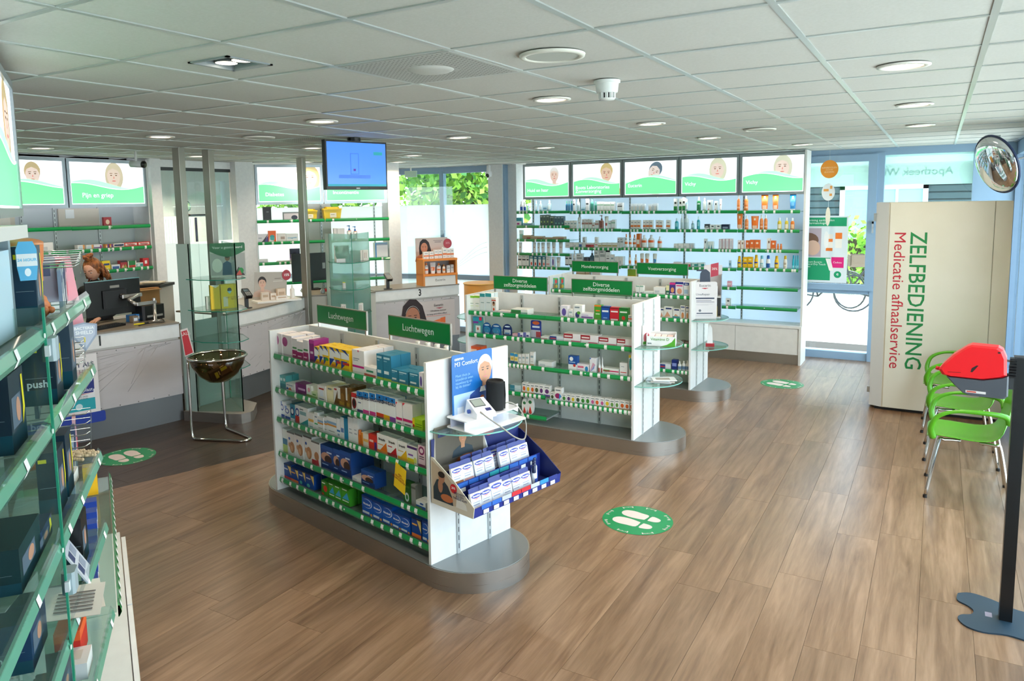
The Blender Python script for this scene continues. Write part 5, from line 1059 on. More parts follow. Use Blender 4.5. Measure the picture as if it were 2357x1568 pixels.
m = MB(); portrait(m, .098, .275, .20, -.0008, hair='d9d9d6', skin='c89678', cloth='24478f', hairstyle='short', dark='4a4a4a'); m.face([(-.02,.03),(.155,.03),(.155,.17),(.12,.19),(.05,.18),(.0,.13)], -.0022, mat('24478f', .5)); m.face([(.05,.155),(.10,.155),(.09,.185),(.06,.185)], -.0026, mat('e6e6e6', .5)); m.face(ell(.07,.12,.018,.014,10), -.0026, mat('a8552a', .5)); obj('portrait_print', m, t)
text(t, 'omron', .026, -.145, -.001, .375, mat('f0f6ff', .5), bold=.0006); text(t, 'M3 Comfort', .036, -.145, -.001, .343, mat('f0f6ff', .5))
text(t, 'Meet thuis je\nbloeddruk even\nnauwkeurig als\nbij de dokter!', .022, -.14, -.001, .245, mat('8fc0ee', .5), line=.95)
# plaster display tray below
t = thing('plaster_tray', 'navy two-tier counter display tray of plasters hanging on the nearest island end', 'display tray', gp('g1', .855, .04, .49), R1+E90)
nv = mat('15215f', .45); nv2 = mat('1b2c80', .45); cr = mat('cfc6b6', .6)
W2 = .36
def side(x, flip):
    P = [(0,0),(-.33,.0),(-.34,.06),(-.19,.17),(-.02,.265),(0,.265)]
    m = MB(); vs = [(x, p, z) for p, z in P] + [(x+(.004 if flip else -.004), p, z) for p, z in P]; n = len(P)
    m.add(vs, [tuple(range(n)) if not flip else tuple(range(n-1,-1,-1)), tuple(range(2*n-1,n-1,-1)) if not flip else tuple(range(n,2*n))] + [(i,(i+1)%n,n+(i+1)%n,n+i) for i in range(n)], cr if not flip else nv); return m
s1 = obj('side_panel', side(-W2, False), t); obj('side_panel', side(W2, True), t)
m = MB(); SX = -W2-.0052
m.add([(SX,-.01,.03),(SX,-.01,.25),(SX,-.13,.19),(SX,-.20,.13),(SX,-.22,.035),(SX,-.15,.03)], [(0,5,4,3,2,1)], mat('b9a48c', .6))
def sd(P, k, c): m.add([(SX-.0006*k, p, z) for p, z in P][::-1], [tuple(range(len(P)))], mat(c, .6))
sd([(-.02,.03),(-.18,.03),(-.17,.08),(-.14,.13),(-.10,.16),(-.05,.15),(-.02,.1)], 1, '26333c'); sd(ell(-.09,.165,.025,.03,12), 2, 'a9775a'); sd(ell(-.09,.185,.028,.018,12), 3, '241a16'); sd(ell(-.13,.06,.05,.022,12), 2, 'b5653a'); sd(ell(-.08,.12,.02,.04,12), 3, 'a9775a'); sd(ell(-.185,.13,.026,.026,16), 3, 'c41a24'); sd([(-.20,.03),(-.29,.03),(-.28,.06),(-.21,.1)], 1, 'dcd9d4')
obj('side_print', m, t)
MS = Matrix.Rotation(-PI/2, 4, 'Z')
text(t, 'BESCHERMT\nALS EEN\nTWEEDE HUID', .017, SX-.0028, -.235, .095, mat('2a2f5a', .5), 'CENTER', M=MS, line=.85); text(t, '25%', .018, SX-.003, -.185, .133, mat('ffffff', .5), 'CENTER', M=MS)
obj('tray_floor', MB().box(-W2, -.33, 0, W2, 0, .004, nv).add([(-W2,-.33,.0),(W2,-.33,.0),(W2,-.34,.055),(-W2,-.34,.055),(-W2,-.325,.0),(W2,-.325,.0),(W2,-.335,.055),(-W2,-.335,.055)], [(0,1,2,3),(5,4,7,6),(3,2,6,7)], nv2).box(-W2, -.18, 0, W2, -.176, .145, nv2).box(-W2, -.176, .10, W2, 0, .104, nv).add([(-W2,-.335,.0),(W2,-.335,0)], [], nv), t)
bp = MB(); bp.box(-W2, -.004, .1, W2, 0, .36, nv); bp.rect(-W2+.03, .19, .05, .42, -.0045, mat('8f8478', .6)); obj('back_panel', bp, t)
m = MB(); m.prismy([(-W2+.01,.15),(W2,.15),(W2,.42),(-W2+.03,.42)], -.0045, -.001, mat('a59a8c', .6)); m.face([(.03,.42),(W2,.42),(W2,.19),(.08,.19)], -.0052, mat('e9eaee', .6)); m.face([(.05,.31),(W2,.36),(W2,.18),(.10,.18)], -.0056, nv)
portrait(m, -.12, .33, .12, -.0056, hair='2a1f18', skin='b5805e', cloth='23323c', hairstyle='short'); m.face(ell(-.1,.19,.08,.03,14), -.0095, mat('b5653a', .6)); m.face(ell(.10,.34,.055,.06,20), -.0062, mat('c41a24', .5)); m.rect(-W2+.05, .36, -W2+.16, .40, -.0062, nv); obj('back_print', m, t)
text(t, '25%', .045, .10, -.007, .352, mat('ffffff', .5), 'CENTER', bold=.0008); text(t, 'KORTING', .019, .10, -.007, .318, mat('ffffff', .5), 'CENTER'); text(t, 'Hansaplast', .018, -W2+.06, -.007, .38, mat('e9eefc', .5))
cols = ['2a62b8','2a62b8','b9bcc4','c8242e','c8242e','b9bcc4','2f8ad0','1a2c7c']; x = -W2+.05
for i, c in enumerate(cols):
    obj('price_label', MB().box(x, -.3425, .038, x+.075, -.3405, .062, mat(c, .5)).box(x+.018, -.3385, .008, x+.058, -.3375+.001, .03, TAGW), t); x += .08
x = -W2+.03
for i, c in enumerate(['2a62b8','2a62b8','2a62b8','22909a','22909a','2a62b8','2a62b8','2a62b8']):
    obj('price_label', MB().box(x, -.1825, .118, x+.075, -.1805, .142, mat(c, .5)).box(x+.018, -.1825, .09, x+.058, -.1812, .112, TAGW), t); x += .083
def plaster(x, y, z, lab, tint, tone, rows=1, tilt=-.22, wd=.082, hh=.13):
    loc = gp('g1', .855-y, .04+x, .49+z)
    o = thing('plaster_pack', lab, 'pack', loc, R1+E90, 'plaster packs in the navy display tray'); o.rotation_euler = (tilt, 0, R1+E90)
    m = MB(); m.box(-wd/2, 0, 0, wd/2, .016, hh*.8, mat('e6e8ee', .4)); m.prismy([(-wd/2,hh*.78),(wd/2,hh*.78),(wd/2,hh*.98),(wd*.3,hh),(-wd*.3,hh),(-wd/2,hh*.98)], .010, .012, mat('1a2c7c', .4))
    obj('carton', m, o)
    m = MB(); m.face(ell(0, hh*.66, wd*.44, hh*.085, 14), -.0004, mat('2438a0', .4)); m.face([(-wd*.42,hh*.60),(0,hh*.53),(wd*.42,hh*.6),(0,hh*.56)], -.0007, mat('c8303a', .4)); m.rect(-wd*.36, hh*.3, wd*.2, hh*.34, -.0004, mat('9aa2b4', .5)); m.rect(-wd*.36, hh*.4, wd*.3, hh*.43, -.0004, mat('9aa2b4', .5)); m.rect(-wd*.4, .006, wd*.45, hh*.22, -.0004, mat(tone, .5)); obj('front_print', m, o)
    text(o, 'Hansaplast', .0125, 0, -.0012, hh*.66, mat('ffffff', .5), 'CENTER', bold=.0003)
fr_ = [(-.29,'f0e6e0','white hand picture'),(-.215,'e4e8f0','pale blue foot'),(-.13,'eceef2','plain white base'),(-.045,'6ac0c4','teal corner'),(.03,'e9c06a','coloured children print'),(.11,'e8a9b0','pink dotted base')]
for i, (x, c, d) in enumerate(fr_): plaster(x, -.30, .008, 'plaster pack with %s, %s in the front tier of tray' % (d, ORD[i]), None, c, wd=.084 if i != 2 else .096, hh=.15 if i == 2 else .132)
for i, x in enumerate((-.24, -.16, -.08, .0, .075)): plaster(x, -.262, .01, 'plaster pack %s in the row behind the front tier' % ORD[i], None, 'd0d4e0', hh=.13)
bk = [(-.28,'b4794e','brown plaster print'),(-.20,'e0a9a0','pink cheek print'),(-.105,'e6e8f0','white base'),(-.03,'dfe3ea','pale base'),(.10,'e6e8f0','grey base'),(.19,'dfe3ea','plain base'),(.27,'cfd6e6','pale blue base')]
for i, (x, c, d) in enumerate(bk): plaster(x, -.14, .108, 'plaster pack with %s, %s in the upper tier of tray' % (d, ORD[i]), None, c)
for i, x in enumerate((-.15, -.06, .03, .06, .145, .23)): plaster(x, -.095, .11, 'plaster pack %s in the back row of the upper tier' % ORD[i], None, 'd0d4e0')
for i, x in enumerate((.17, .205, .24, .275)):
    o = thing('wound_spray', 'small white wound spray with navy cap, %s at the tray end' % ORD[i], 'bottle', gp('g1', .855+.27-i*.03, .04+x+.03, .495), R1+E90, 'wound sprays in the tray')
    obj('body', MB().lathe([(.017,0),(.018,.07),(.012,.08)], 12, mat('e9ebf0', .4), c=(0,0,0)).rect(-.012, .02, .012, .05, -.0185, mat('3a5ab4', .4)), o)
    obj('cap', MB().lathe([(.012,.08),(.013,.12),(.009,.125)], 12, mat('1c2a52', .3)), o)
# things on the other end shelves
RM = math.radians(-1)
t = thing('vitamin_tray', 'white open vitamine D carton with green swoosh on the middle island end shelf', 'carton', gp('g2', .99, -.06, .915), RM+.25)
m = MB(); m.box(-.12, -.08, 0, .12, .10, .004, LAM).box(-.12, -.08, 0, .12, -.076, .085, LAM).box(-.12, .096, 0, .12, .10, .10, LAM)
m.box(-.12, -.08, 0, -.116, .10, .1, LAM).box(.116, -.08, 0, .12, .10, .095, LAM); obj('carton', m, t)
obj('front_print', MB().face([(.0,0),(.12,0),(.12,.08),(.09,.04),(.05,.015)], -.0806, mat('4fa32a', .5)), t)
text(t, 'Vitamine D', .034, -.085, -.0812, .06, mat('4a9a2a', .5)); text(t, 'teva', .02, -.11, -.0812, .025, mat('2a4a5a', .5), bold=.0005)
for q in range(4): obj('sachet_stack', MB().box(-.1+q*.05, -.06+q*.008, .004, -.056+q*.05, .08, .085-q*.004, mat('eecdc9' if q % 2 else 'f0dad4', .5)), t)
t = thing('flower_card', 'small card with pink flowers leaning on the middle island upright', 'card', gp('g2', .875, -.11, .915), RM+1.2); obj('card', MB().box(-.05, 0, 0, .05, .004, .17, LAM).face(ell(0,.06,.04,.045,12), -.0005, mat('d87a8a', .5)).rect(-.045, .005, .045, .03, -.0008, mat('4a9a3a', .5)), t)
for i, (dx, r_, c, z) in enumerate(((0, .2, 'c9d0d6', .59), (.02, .35, 'd9cfc8', .597), (-.01, .1, 'b9c4cc', .604), (.03, .5, 'e6e4e2', .611))):
    o = obj('leaflet', MB().box(-.10, -.07, .0, .10, .07, .0065, mat(c, .5)).add([(-.07,-.04,.0069),(.05,-.04,.0069),(.05,.03,.0069),(-.07,.03,.0069)], [(0,1,2,3)], mat('a8998a', .5)), None, gp('g2', .98+dx, -.05, z), RM+r_)
    tag(o, 'leaflet %s in the pile on the lower middle island end shelf' % ['lowest','second','third','topmost'][i], 'leaflet', 'leaflets on the lower end shelf')
# pump bottle shaped standee
t = thing('lotion_standee', 'large white pump-bottle cardboard standee on the rear island end shelf', 'standee', gp('g3', .93, -.13, .87), .45)
o = obj('board', MB().prismy(rrect(-.128, 0, .128, .40, .02), 0, .01, mat('d6d4d8', .5)), t)
pm = mat('16243f', .4)
obj('pump_print', MB().prismy([(-.055,.40),(.055,.40),(.05,.50),(.03,.52),(.01,.535),(-.01,.535),(-.09,.53),(-.09,.515),(-.035,.515),(-.05,.49)], 0, .01, pm), t)
m = MB()
for z0, z1, c, a, b in ((.215,.23,'1c2a4a',-.095,.10),(.055,.065,'1c2a4a',-.085,.085),(.195,.2,'5a6070',-.09,.07),(.18,.185,'5a6070',-.09,.1),(.16,.162,'9a9aa4',-.09,.08),(.15,.152,'9a9aa4',-.09,.04),(.04,.042,'9a9aa4',-.09,.09),(.03,.032,'9a9aa4',-.1,.07)): m.rect(a, z0, b, z1, -.0006, mat(c, .5))
m.face([(-.04,.335),(.04,.335),(0,.322)], -.0006, mat('b4283a', .5)); m.face(ell(-.05,.09,.014,.014,12), -.0006, mat('6a707a', .5)); obj('label_print', m, t)
text(t, 'Eucerin', .04, 0, -.001, .36, mat('3a3f48', .5), 'CENTER'); text(t, 'UreaRepair', .032, -.095, -.001, .265, mat('5a6474', .5))
t = thing('lotion_rack', 'white display rack with lotion bottles behind the pump-bottle standee', 'display rack', gp('g3', .97, .06, .87), .2)
obj('side', MB().box(.08, -.08, 0, .084, .1, .46, mat('7f8c98', .5)), t); obj('back', MB().box(-.1, .096, 0, .084, .1, .56, mat('cfd2d8', .5)), t)
for z in (0, .22): obj('tier', MB().box(-.1, -.08, z, .084, .1, z+.012, LAM), t)
m = MB(); m.prismy([(-.03,.44),(.05,.46),(.05,.6),(-.03,.58)], -.06, -.056, mat('b9465a', .5)); m.prismy([(-.1,.42),(-.03,.44),(-.03,.58),(-.1,.56)], -.06, -.056, mat('e0d9de', .5)); obj('header_card', m, t); text(t, '20%', .035, .01, -.062, .53, mat('ffffff', .5), 'CENTER')
for i, (x, z, c) in enumerate(((.04,.013,'c9b04a'),(0,.013,'b9d0d8'),(.04,.233,'e6e8ea'),(.0,.233,'dfe4e6'))):
    o = thing('lotion_bottle', 'lotion bottle with %s label on the %s tier of the rear island rack' % (['yellow','blue','white','pale'][i], 'lower' if z < .1 else 'upper'), 'bottle', gp('g3', .97+x, .0, .87+z), 0)
    obj('body', MB().lathe([(.018,0),(.02,.01),(.02,.11),(.01,.125)], 10, mat(c, .4)), o); obj('cap', MB().lathe([(.009,.125),(.009,.155)], 10, mat('3a8ab4', .4)), o)
t = thing('sample_stand', 'small white tester column on red foot on the rear island lower glass shelf', 'tester', gp('g3', .97, -.05, .56), .3)
obj('foot', MB().box(-.045, -.03, 0, .045, .03, .035, mat('a8242e', .4)), t); obj('column', MB().prismy([(-.03,.035),(.03,.035),(.02,.2),(-.005,.24),(-.02,.2)], -.012, .012, mat('eeeef0', .4)), t)
# counter-side end shelves of the middle island
for i, (u, b_, z, w, h, c, d) in enumerate(((-.93,-.14,1.05,.05,.15,'2a8ac4','white bottle with blue top'),(-.90,-.06,1.05,.06,.17,'c9b08a','tall box with meadow print'),(-.91,-.10,.82,.07,.06,'7ab83a','lime green carton'),(-.88,-.02,.82,.05,.14,'1c2a1c','black and orange box'),(-.89,.06,.82,.05,.14,'22301e','black box with orange top'))):
    o = obj('product_box', MB().box(-w/2, 0, 0, w/2, .05, h, mat(c, .4)).rect(-w*.4, h*.1, w*.4, h*.5, -.0005, mat('e9e9e6' if i != 3 else 'd88a2a', .5)), None, gp('g2', u, b_, z), RM-.3)
    tag(o, '%s on the counter-side end shelf of the middle island' % d, 'box', 'boxes on the counter-side end shelves')
# yellow shelf talker
t = thing('yellow_card', 'yellow tilted price card hanging from the third shelf of the nearest island', 'card', gp('g1', .555, -.318, .50), R1)
m = MB(); m.prismy([(-.045,0),(.055,-.035),(.075,.115),(-.02,.15)], 0, .002, mat('f0c81e', .5)); obj('card', m, t)
text(t, 'PIJN\nKRACHTIG\nTEGEN KEELPIJN', .017, .012, -.0008, .06, mat('9a2a2a', .5), 'CENTER', spin=-.3, line=.9)
obj('stalk', MB().box(.02, .0, .12, .03, .002, .16, CLR), t)
# bottles peeking over the nearest island from the far side shelf
for i in range(7):
    o = thing('remedy_bottle', 'brown bottle with white ribbed cap, %s behind the second green sign' % ORD[i], 'bottle', gp('g1', .27+i*.045, .10+.05*(i % 2), 1.11), 0, 'capped bottles on the far side top shelf')
    obj('body', MB().lathe([(.02,0),(.021,.11),(.012,.135)], 12, mat('7a2a22', .3)), o); obj('cap', MB().lathe([(.015,.135),(.0155,.165),(.013,.168)], 12, mat('e6e3da', .5)), o)
# ------------------------------------------------------------------ light boxes and wall shelving
EM = 1.15
def lightbox(parent, x0, x1, z0, z1, y, txt, kind, name='light_box', tsize=.062, tpos=(.1,.22)):
    w = x1-x0; h = z1-z0
    f = MB(); al = mat('a4adb4', .3, .6)
    f.box(x0+.004, y, z0, x1-.004, y+.10, z0+.035, al).box(x0+.004, y, z1-.035, x1-.004, y+.10, z1, al).box(x0+.004, y, z0+.035, x0+.035, y+.10, z1-.035, al).box(x1-.035, y, z0+.035, x1-.004, y+.10, z1-.035, al)
    b = obj(name, f, parent)
    m = MB(); m.box(x0+.03, y+.012, z0+.03, x1-.03, y+.09, z1-.03, mat('f2f7fa', .5, 0, EM)); obj('lit_panel', m, b)
    X0, X1, Z0, Z1 = x0+.045, x1-.045, z0+.045, z1-.045; W = X1-X0; Hh = Z1-Z0; yy = y+.0118
    m = MB()
    if kind[0] != 'none':
        px, s_, kw = kind[1], kind[2], kind[3]
        portrait(m, X0+px*W, Z0+.69*Hh, s_*1.38*Hh, yy-.0003, e=EM*.5, **kw)
    def wave(f, c, k, e):
        P = [(X0, Z0)] + [(X1, Z0)] + [(X1-W*i/18, Z0+Hh*f(1-i/18)) for i in range(19)]; m.face(P, yy-.0030-.0004*k, mat(c, .5, 0, e))
    ph = kind[4] if len(kind) > 4 else 0
    f1 = lambda t: .50+.10*math.sin(2.6+ph-5.4*t)-.02*t; f2 = lambda t: .40+.10*math.sin(1.5+ph-4.6*t)+.06*t
    wave(f1, 'aef0c8', 1, EM); wave(lambda t: f2(t)+.018, 'f0fff4', 2, EM); wave(f2, '74e49a', 3, EM*.95)
    # trim the head-room overflow of the print with the frame lip
    obj('lit_print', m, b)
    text(b, txt, tsize, X0+tpos[0]*W, yy-.0052, Z0+tpos[1]*Hh, mat('f8fffb', .5, 0, EM*1.1), line=.8)
    return b
def P_(hair, skin, **k): d = dict(hair=hair, skin=skin); d.update(k); return d
WF = thing('far_shelf_wall', 'long far shelf wall with five lit panels and white base cabinets', 'shelving', (-4.40, 7.12, 0))
bx_ = [(0, .80), (.80, 1.60), (1.60, 2.41), (2.41, 3.21), (3.21, 4.03)]
kinds = [('Huid en haar', ('a', .68, .42, P_('f4f2ee','f6d6c8',cloth='fbeee8',hairstyle='short'), 0), (.04,.2)),
 ('Boots Laboratories\nZonverzorging', ('a', .72, .52, P_('d9c48a','f2cdb4',cloth='f0a860',hairstyle='short'), 1.1), (.04,.19)),
 ('Eucerin', ('a', .58, .5, P_('6b7f90','f4e0da',cloth='f6e6e2',hairstyle='short',tilt=-.5), 2.2), (.05,.27)),
 ('Vichy', ('a', .66, .52, P_('e0dfc6','f6dcd2',cloth='fbf2f0',hairstyle='long'), .6), (.05,.27)),
 ('Vichy', ('a', .66, .52, P_('dcdcc6','f6dcd2',cloth='fbf2f0',hairstyle='long'), 1.4), (.05,.27))]
for (a, b_), (tx, kd, tp) in zip(bx_, kinds):
    q = lightbox(WF, a, b_, 2.19, 2.72, 0, tx, kd, tpos=tp, tsize=.068)
    ll = bpy.data.lights.new('box_fill_lamp', 'AREA'); ll.shape = 'RECTANGLE'; ll.size = .7; ll.size_y = .04; ll.energy = 1.6; ll.color = (1, .97, .93); lo = bpy.data.objects.new('box_fill_lamp', ll); COL.objects.link(lo); lo.parent = q; lo.location = ((a+b_)/2, -.02, 2.185); lo.rotation_euler = (-.15, 0, 0)  # added fill that boosts the light box's downward spill on the product fronts
obj('back_panel', MB().box(-.02, .31, .5, 4.0, .32, 2.2, GBK), WF)
obj('back_panel', MB().box(.0, .11, 2.2, 4.0, .12, 2.74, mat('c9ced2', .6)), WF)
obj('side_panel', MB().box(4.005, -.01, .0, 4.03, .34, 2.74, LAM), WF)
for x in (.02, .81, 1.605, 2.41, 3.21, 3.99): upright(WF, x, .31, .5, 2.74, .045)
shz = {'w1': [2.0,1.782,1.575,1.365,1.156,.93], 'w2': [1.99,1.735,1.462,1.20,.95], 'w3': [1.985,1.73,1.47,1.21,.95], 'w4': [1.982,1.73,1.468,1.218,.965,.71], 'w5': [1.976,1.73,1.472,1.228,.978,.72]}
for k_, (a, b_) in zip(('w1','w2','w3','w4','w5'), bx_):
    for z in shz[k_]:
        tg = []
        for (u_, s_, z_), us in TAGS.items():
            if u_ == k_ and abs(z_-z) < .03: tg += us
        shelf(WF, a-.09 if k_ == 'w1' else a+.004, b_-.06 if k_ == 'w5' else b_-.004, -.04, .30, z, tg, random)
for (a, b_) in ((-.02, .81), (.81, 1.61), (1.61, 2.41), (2.41, 3.21)):
    obj('cabinet_door', MB().box(a+.002, -.055, .135, b_-.002, -.035, .47, LAM), WF)
obj('cabinet_door', MB().box(3.212, -.055, .135, 3.985, -.035, .47, LAM), WF)
obj('cabinet_top', MB().box(-.02, -.06, .475, 4.0, .31, .505, LAM), WF); obj('cabinet_body', MB().box(-.02, -.034, .13, 4.0, .31, .475, LAM), WF)
obj('kick_plate', MB().box(-.02, -.03, 0, 4.0, .3, .13, STEEL), WF); obj('cabinet_side', MB().box(4.0, -.06, 0, 4.03, -.011, .505, LAM), WF)
# wall behind counter one
LW = thing('medicine_shelf_wall', 'white shelf wall behind counter one with lit headache panel', 'shelving', (-7.12, .65, 0), PI/2)
lightbox(LW, -.02, .985, 2.18, 2.72, 0, '', ('a', .66, .45, P_('c9b48a','f6dcd0',cloth='f6f6f6',hairstyle='short'), 2.0)); lightbox(LW, .99, 1.96, 2.18, 2.72, 0, 'Pijn en griep', ('a', .58, .5, P_('ddd0b4','f4dccb',cloth='fbf4f0',hairstyle='long'), .2), tpos=(.13,.2), tsize=.075)
lightbox(LW, -1.03, -.03, 2.18, 2.72, 0, '', ('none', 0, 0, {}))
obj('back_panel', MB().box(-1.0, .30, .5, 1.96, .31, 2.2, mat('b9bec2', .5)), LW)
obj('beige_panel', MB().box(.05, .28, 1.78, .55, .298, 2.16, mat('cbbfae', .6)).box(.08, .276, 1.95, .5, .281, 2.14, mat('d9d0c2', .6)), LW); obj('beige_panel', MB().box(1.02, .28, 1.97, 1.5, .298, 2.17, mat('cfc4b6', .6)).box(1.10, .276, 2.06, 1.2, .281, 2.16, mat('e6e6e6', .6)), LW)  # plain beige boards standing in for cupboards glimpsed through the bay back
obj('side_panel', MB().box(1.955, -.01, 0, 1.97, .4, 2.74, LAM), LW)
for x in (-.02, .22, .62, .98, 1.5): upright(LW, x, .298, .5, 2.2, .05)
for (a, b_, z) in ((-.9,.98,1.96),(.985,1.95,1.955),(-.9,.9,1.70),(.93,1.95,1.70),(1.3,1.95,1.45),(-.9,.98,1.40),(.985,1.95,1.17),(-.9,.98,1.15)):
    tg = []
    for (u_, s_, z_), us in TAGS.items():
        if u_ in ('l1','l2') and abs(z_-z) < .02: tg += us
    shelf(LW, a, b_, -.02, .29, z, tg, random)
obj('base_cabinet', MB().box(-.9, -.02, 0, 1.95, .3, .9, LAM), LW)
# Diabetes / Incontinentie wall
DW = thing('diabetes_shelf_wall', 'open shelf wall with lit Diabetes and Incontinentie panels in front of the frosted windows', 'shelving', (-6.85, 4.05, 0), math.radians(54))
lightbox(DW, .0, .915, 2.18, 2.72, 0, 'Diabetes', ('a', .84, .58, P_('d9c690','f6ddd0',cloth='f8f4f2',hairstyle='long'), .3), tpos=(.1,.2), tsize=.07)
lightbox(DW, .92, 1.84, 2.18, 2.72, 0, 'Incontinentie', ('none', 0, 0, {}, .2), tpos=(.1,.24), tsize=.07)
obj('back_panel', MB().box(.70, .28, .5, 1.06, .29, 2.2, mat('d3d0ca', .6)), DW)
obj('side_panel', MB().box(-.02, .0, 0, -.005, .3, 2.72, LAM), DW); obj('side_panel', MB().box(1.84, .0, 0, 1.86, .3, 2.72, LAM), DW)
for x in (.02, .72, .92, 1.70): upright(DW, x, .28, .5, 2.2, .05)
for (a, b_) in ((.0, .91), (.925, 1.84)):
    for z in (1.955, 1.66, 1.38, 1.10, .85):
        tg = []
        for (u_, s_, z_), us in TAGS.items():
            if u_ == ('d1' if a < .5 else 'd2') and abs(z_-z) < .02: tg += us
        shelf(DW, a, b_, -.02, .27, z, tg, random)
obj('base_cabinet', MB().box(0, -.02, 0, 1.84, .28, .55, LAM), DW)
# ------------------------------------------------------------------ counters
TOPM = noisy('counter_top_laminate', '7d7468', '877e72', 8, .35); PLN = mat('6f7274', .4, .5); CBODY = mat('c9c6bf', .6)
def counter(name, pts, label, num, npos, banner=True, depth=.75):
    """pts: front line (room side) from one end to the other, order so that the room is on the right-hand side"""
    t = thing(name, label, 'counter', (pts[0][0], pts[0][1], 0))
    Q = [(x-pts[0][0], y-pts[0][1]) for x, y in pts]; n = len(Q); nr = []
    for i in range(n):
        a = Q[max(i-1,0)]; b = Q[min(i+1,n-1)]; dx, dy = b[0]-a[0], b[1]-a[1]; l = math.hypot(dx, dy); nr.append((dy/l, -dx/l))
    def off(d): return [(q[0]+k[0]*d, q[1]+k[1]*d) for q, k in zip(Q, nr)]
    def band(d0, d1, z0, z1, m):
        A, B = off(d0), off(d1); mb = MB(); poly = A + B[::-1]
        s = sum(poly[j][0]*poly[(j+1)%len(poly)][1]-poly[(j+1)%len(poly)][0]*poly[j][1] for j in range(len(poly)))
        mb.prism(poly if s > 0 else poly[::-1], z0, z1, m); return mb
    obj('plinth', band(-.02, -depth, 0, .27, PLN), t); obj('body', band(-.03, -depth, .27, .86, CBODY), t); obj('fascia', band(.0, -.03, .86, .995, LAM), t)
    obj('worktop', band(.012, -depth, .995, 1.012, TOPM), t)
    if banner:
        obj('banner', band(.004, -.029, .275, .835, BANNER), t)
        studs = MB(); L = off(.006)
        for i in range(n-1):
            for q in range(3):
                s = q/3; x = L[i][0]+(L[i+1][0]-L[i][0])*s; y = L[i][1]+(L[i+1][1]-L[i][1])*s
                for z in (.822, .288): studs.sphere((x, y, z), .006, mat('8a8a88', .4, .8), 6, 4)
        so = obj('eyelets', studs, t); so['kind'] = 'stuff'
        fold = MB(); rg = random.Random(len(num)+int(npos*10))
        for q in range(12):
            s0 = .80+.18*rg.random(); s1 = rg.uniform(.25, .8)
            def at(s):
                f = s*(n-1); i = min(int(f), n-2); f -= i; return (L[i][0]+(L[i+1][0]-L[i][0])*f, L[i][1]+(L[i+1][1]-L[i][1])*f)
            p0, p1 = at(s0), at(s1); zz = rg.uniform(.35, .78); pm = at((s0+s1)/2)
            fold.tube([(p0[0], p0[1], .815), (pm[0], pm[1], (.815+zz)/2), (p1[0], p1[1], zz)], .0022, 4, BANNER)
        fo = obj('banner_creases', fold, t); fo['kind'] = 'stuff'
    f = npos*(n-1); i = min(int(f), n-2); f -= i; L = off(.0015)
    x = L[i][0]+(L[i+1][0]-L[i][0])*f; y = L[i][1]+(L[i+1][1]-L[i][1])*f; ang = math.atan2(Q[i+1][1]-Q[i][1], Q[i+1][0]-Q[i][0])
    if num: text(t, num, .13, x, y, .928, mat('101214', .5), 'CENTER', M=Matrix.Rotation(ang, 4, 'Z'), bold=.004, name='counter_number', sx=.75)
    return t, Q, nr, off, at if banner else None
C1 = counter('service_counter', [(-6.05,-.35),(-5.83,.2),(-5.66,.75),(-5.54,1.25),(-5.46,1.70)], 'curved service counter number one with grey plastic banner front', '1', .60)
C2 = counter('service_counter', [(-5.47,2.28),(-5.49,2.6),(-5.55,2.95),(-5.67,3.4),(-5.81,3.83)], 'curved service counter number two between the steel posts', '', .5)
C3 = counter('service_counter', [(-5.34,4.64),(-5.15,5.04),(-4.96,5.44),(-4.77,5.84)], 'service counter number three with the woman-in-headscarf banner', '3', .52, depth=.55)
t = thing('link_counter', 'plain beige link panel with desk top behind the frosted glass tower', 'counter', (-5.86, 3.91, 0), math.radians(51))
obj('panel', MB().box(0, .0, 0, .9, .03, .99, CBODY), t); obj('worktop', MB().prism([(0,-.01),(.9,-.01),(.75,.7),(0,.7)], .99, 1.008, TOPM), t)
# banner prints: counter three portrait, counter one plaster poster
a3 = math.atan2(5.84-4.64, -4.77+5.34)
t3 = C3[0]
pr = obj('banner_print', (lambda m: (m.rect(.50, .29, 1.24, .80, -.0, mat('cfc4c2', .4)), portrait(m, .56, .58, .44, -.0006, hair='2a1a1c', skin='b4775c', cloth='cfc4c2', hairstyle='veil', dark='2a1512'),
     m.face([(.80,.47),(.90,.49),(1.0,.46),(1.0,.54),(.90,.52),(.8,.5)], -.004, mat('ee7430', .4)), m.face([(1.0,.45),(1.08,.46),(1.08,.56),(1.0,.55)], -.004, mat('e86820', .4)), m.rect(.76,.585,1.16,.589,-.004,mat('e05a30',.4)), m.face([(.92,.70),(1.06,.70),(.99,.683)], -.004, mat('a8283a', .4)), m)[-1])(MB()), t3, (.02, .0, 0), a3)
pr.location = (.012, -.006, 0)
for s_, sz, x, z in (('Eucerin', .05, .90, .735), ('Ultralichte textuur', .034, .84, .66), ('en long anti-shine effect', .034, .78, .615)): text(pr, s_, sz, x, -.0045, z, mat('3a3038', .5))
hd_ = MB(); hd_.tube([(.56+.115*math.cos(a), -.005, .60+.155*math.sin(a)) for a in [PI*.12+PI*.76*i/14 for i in range(15)]], .003, 5, mat('d9d6d2', .4)); obj('headband_print', hd_, pr)
a1 = math.atan2(.55, .17)
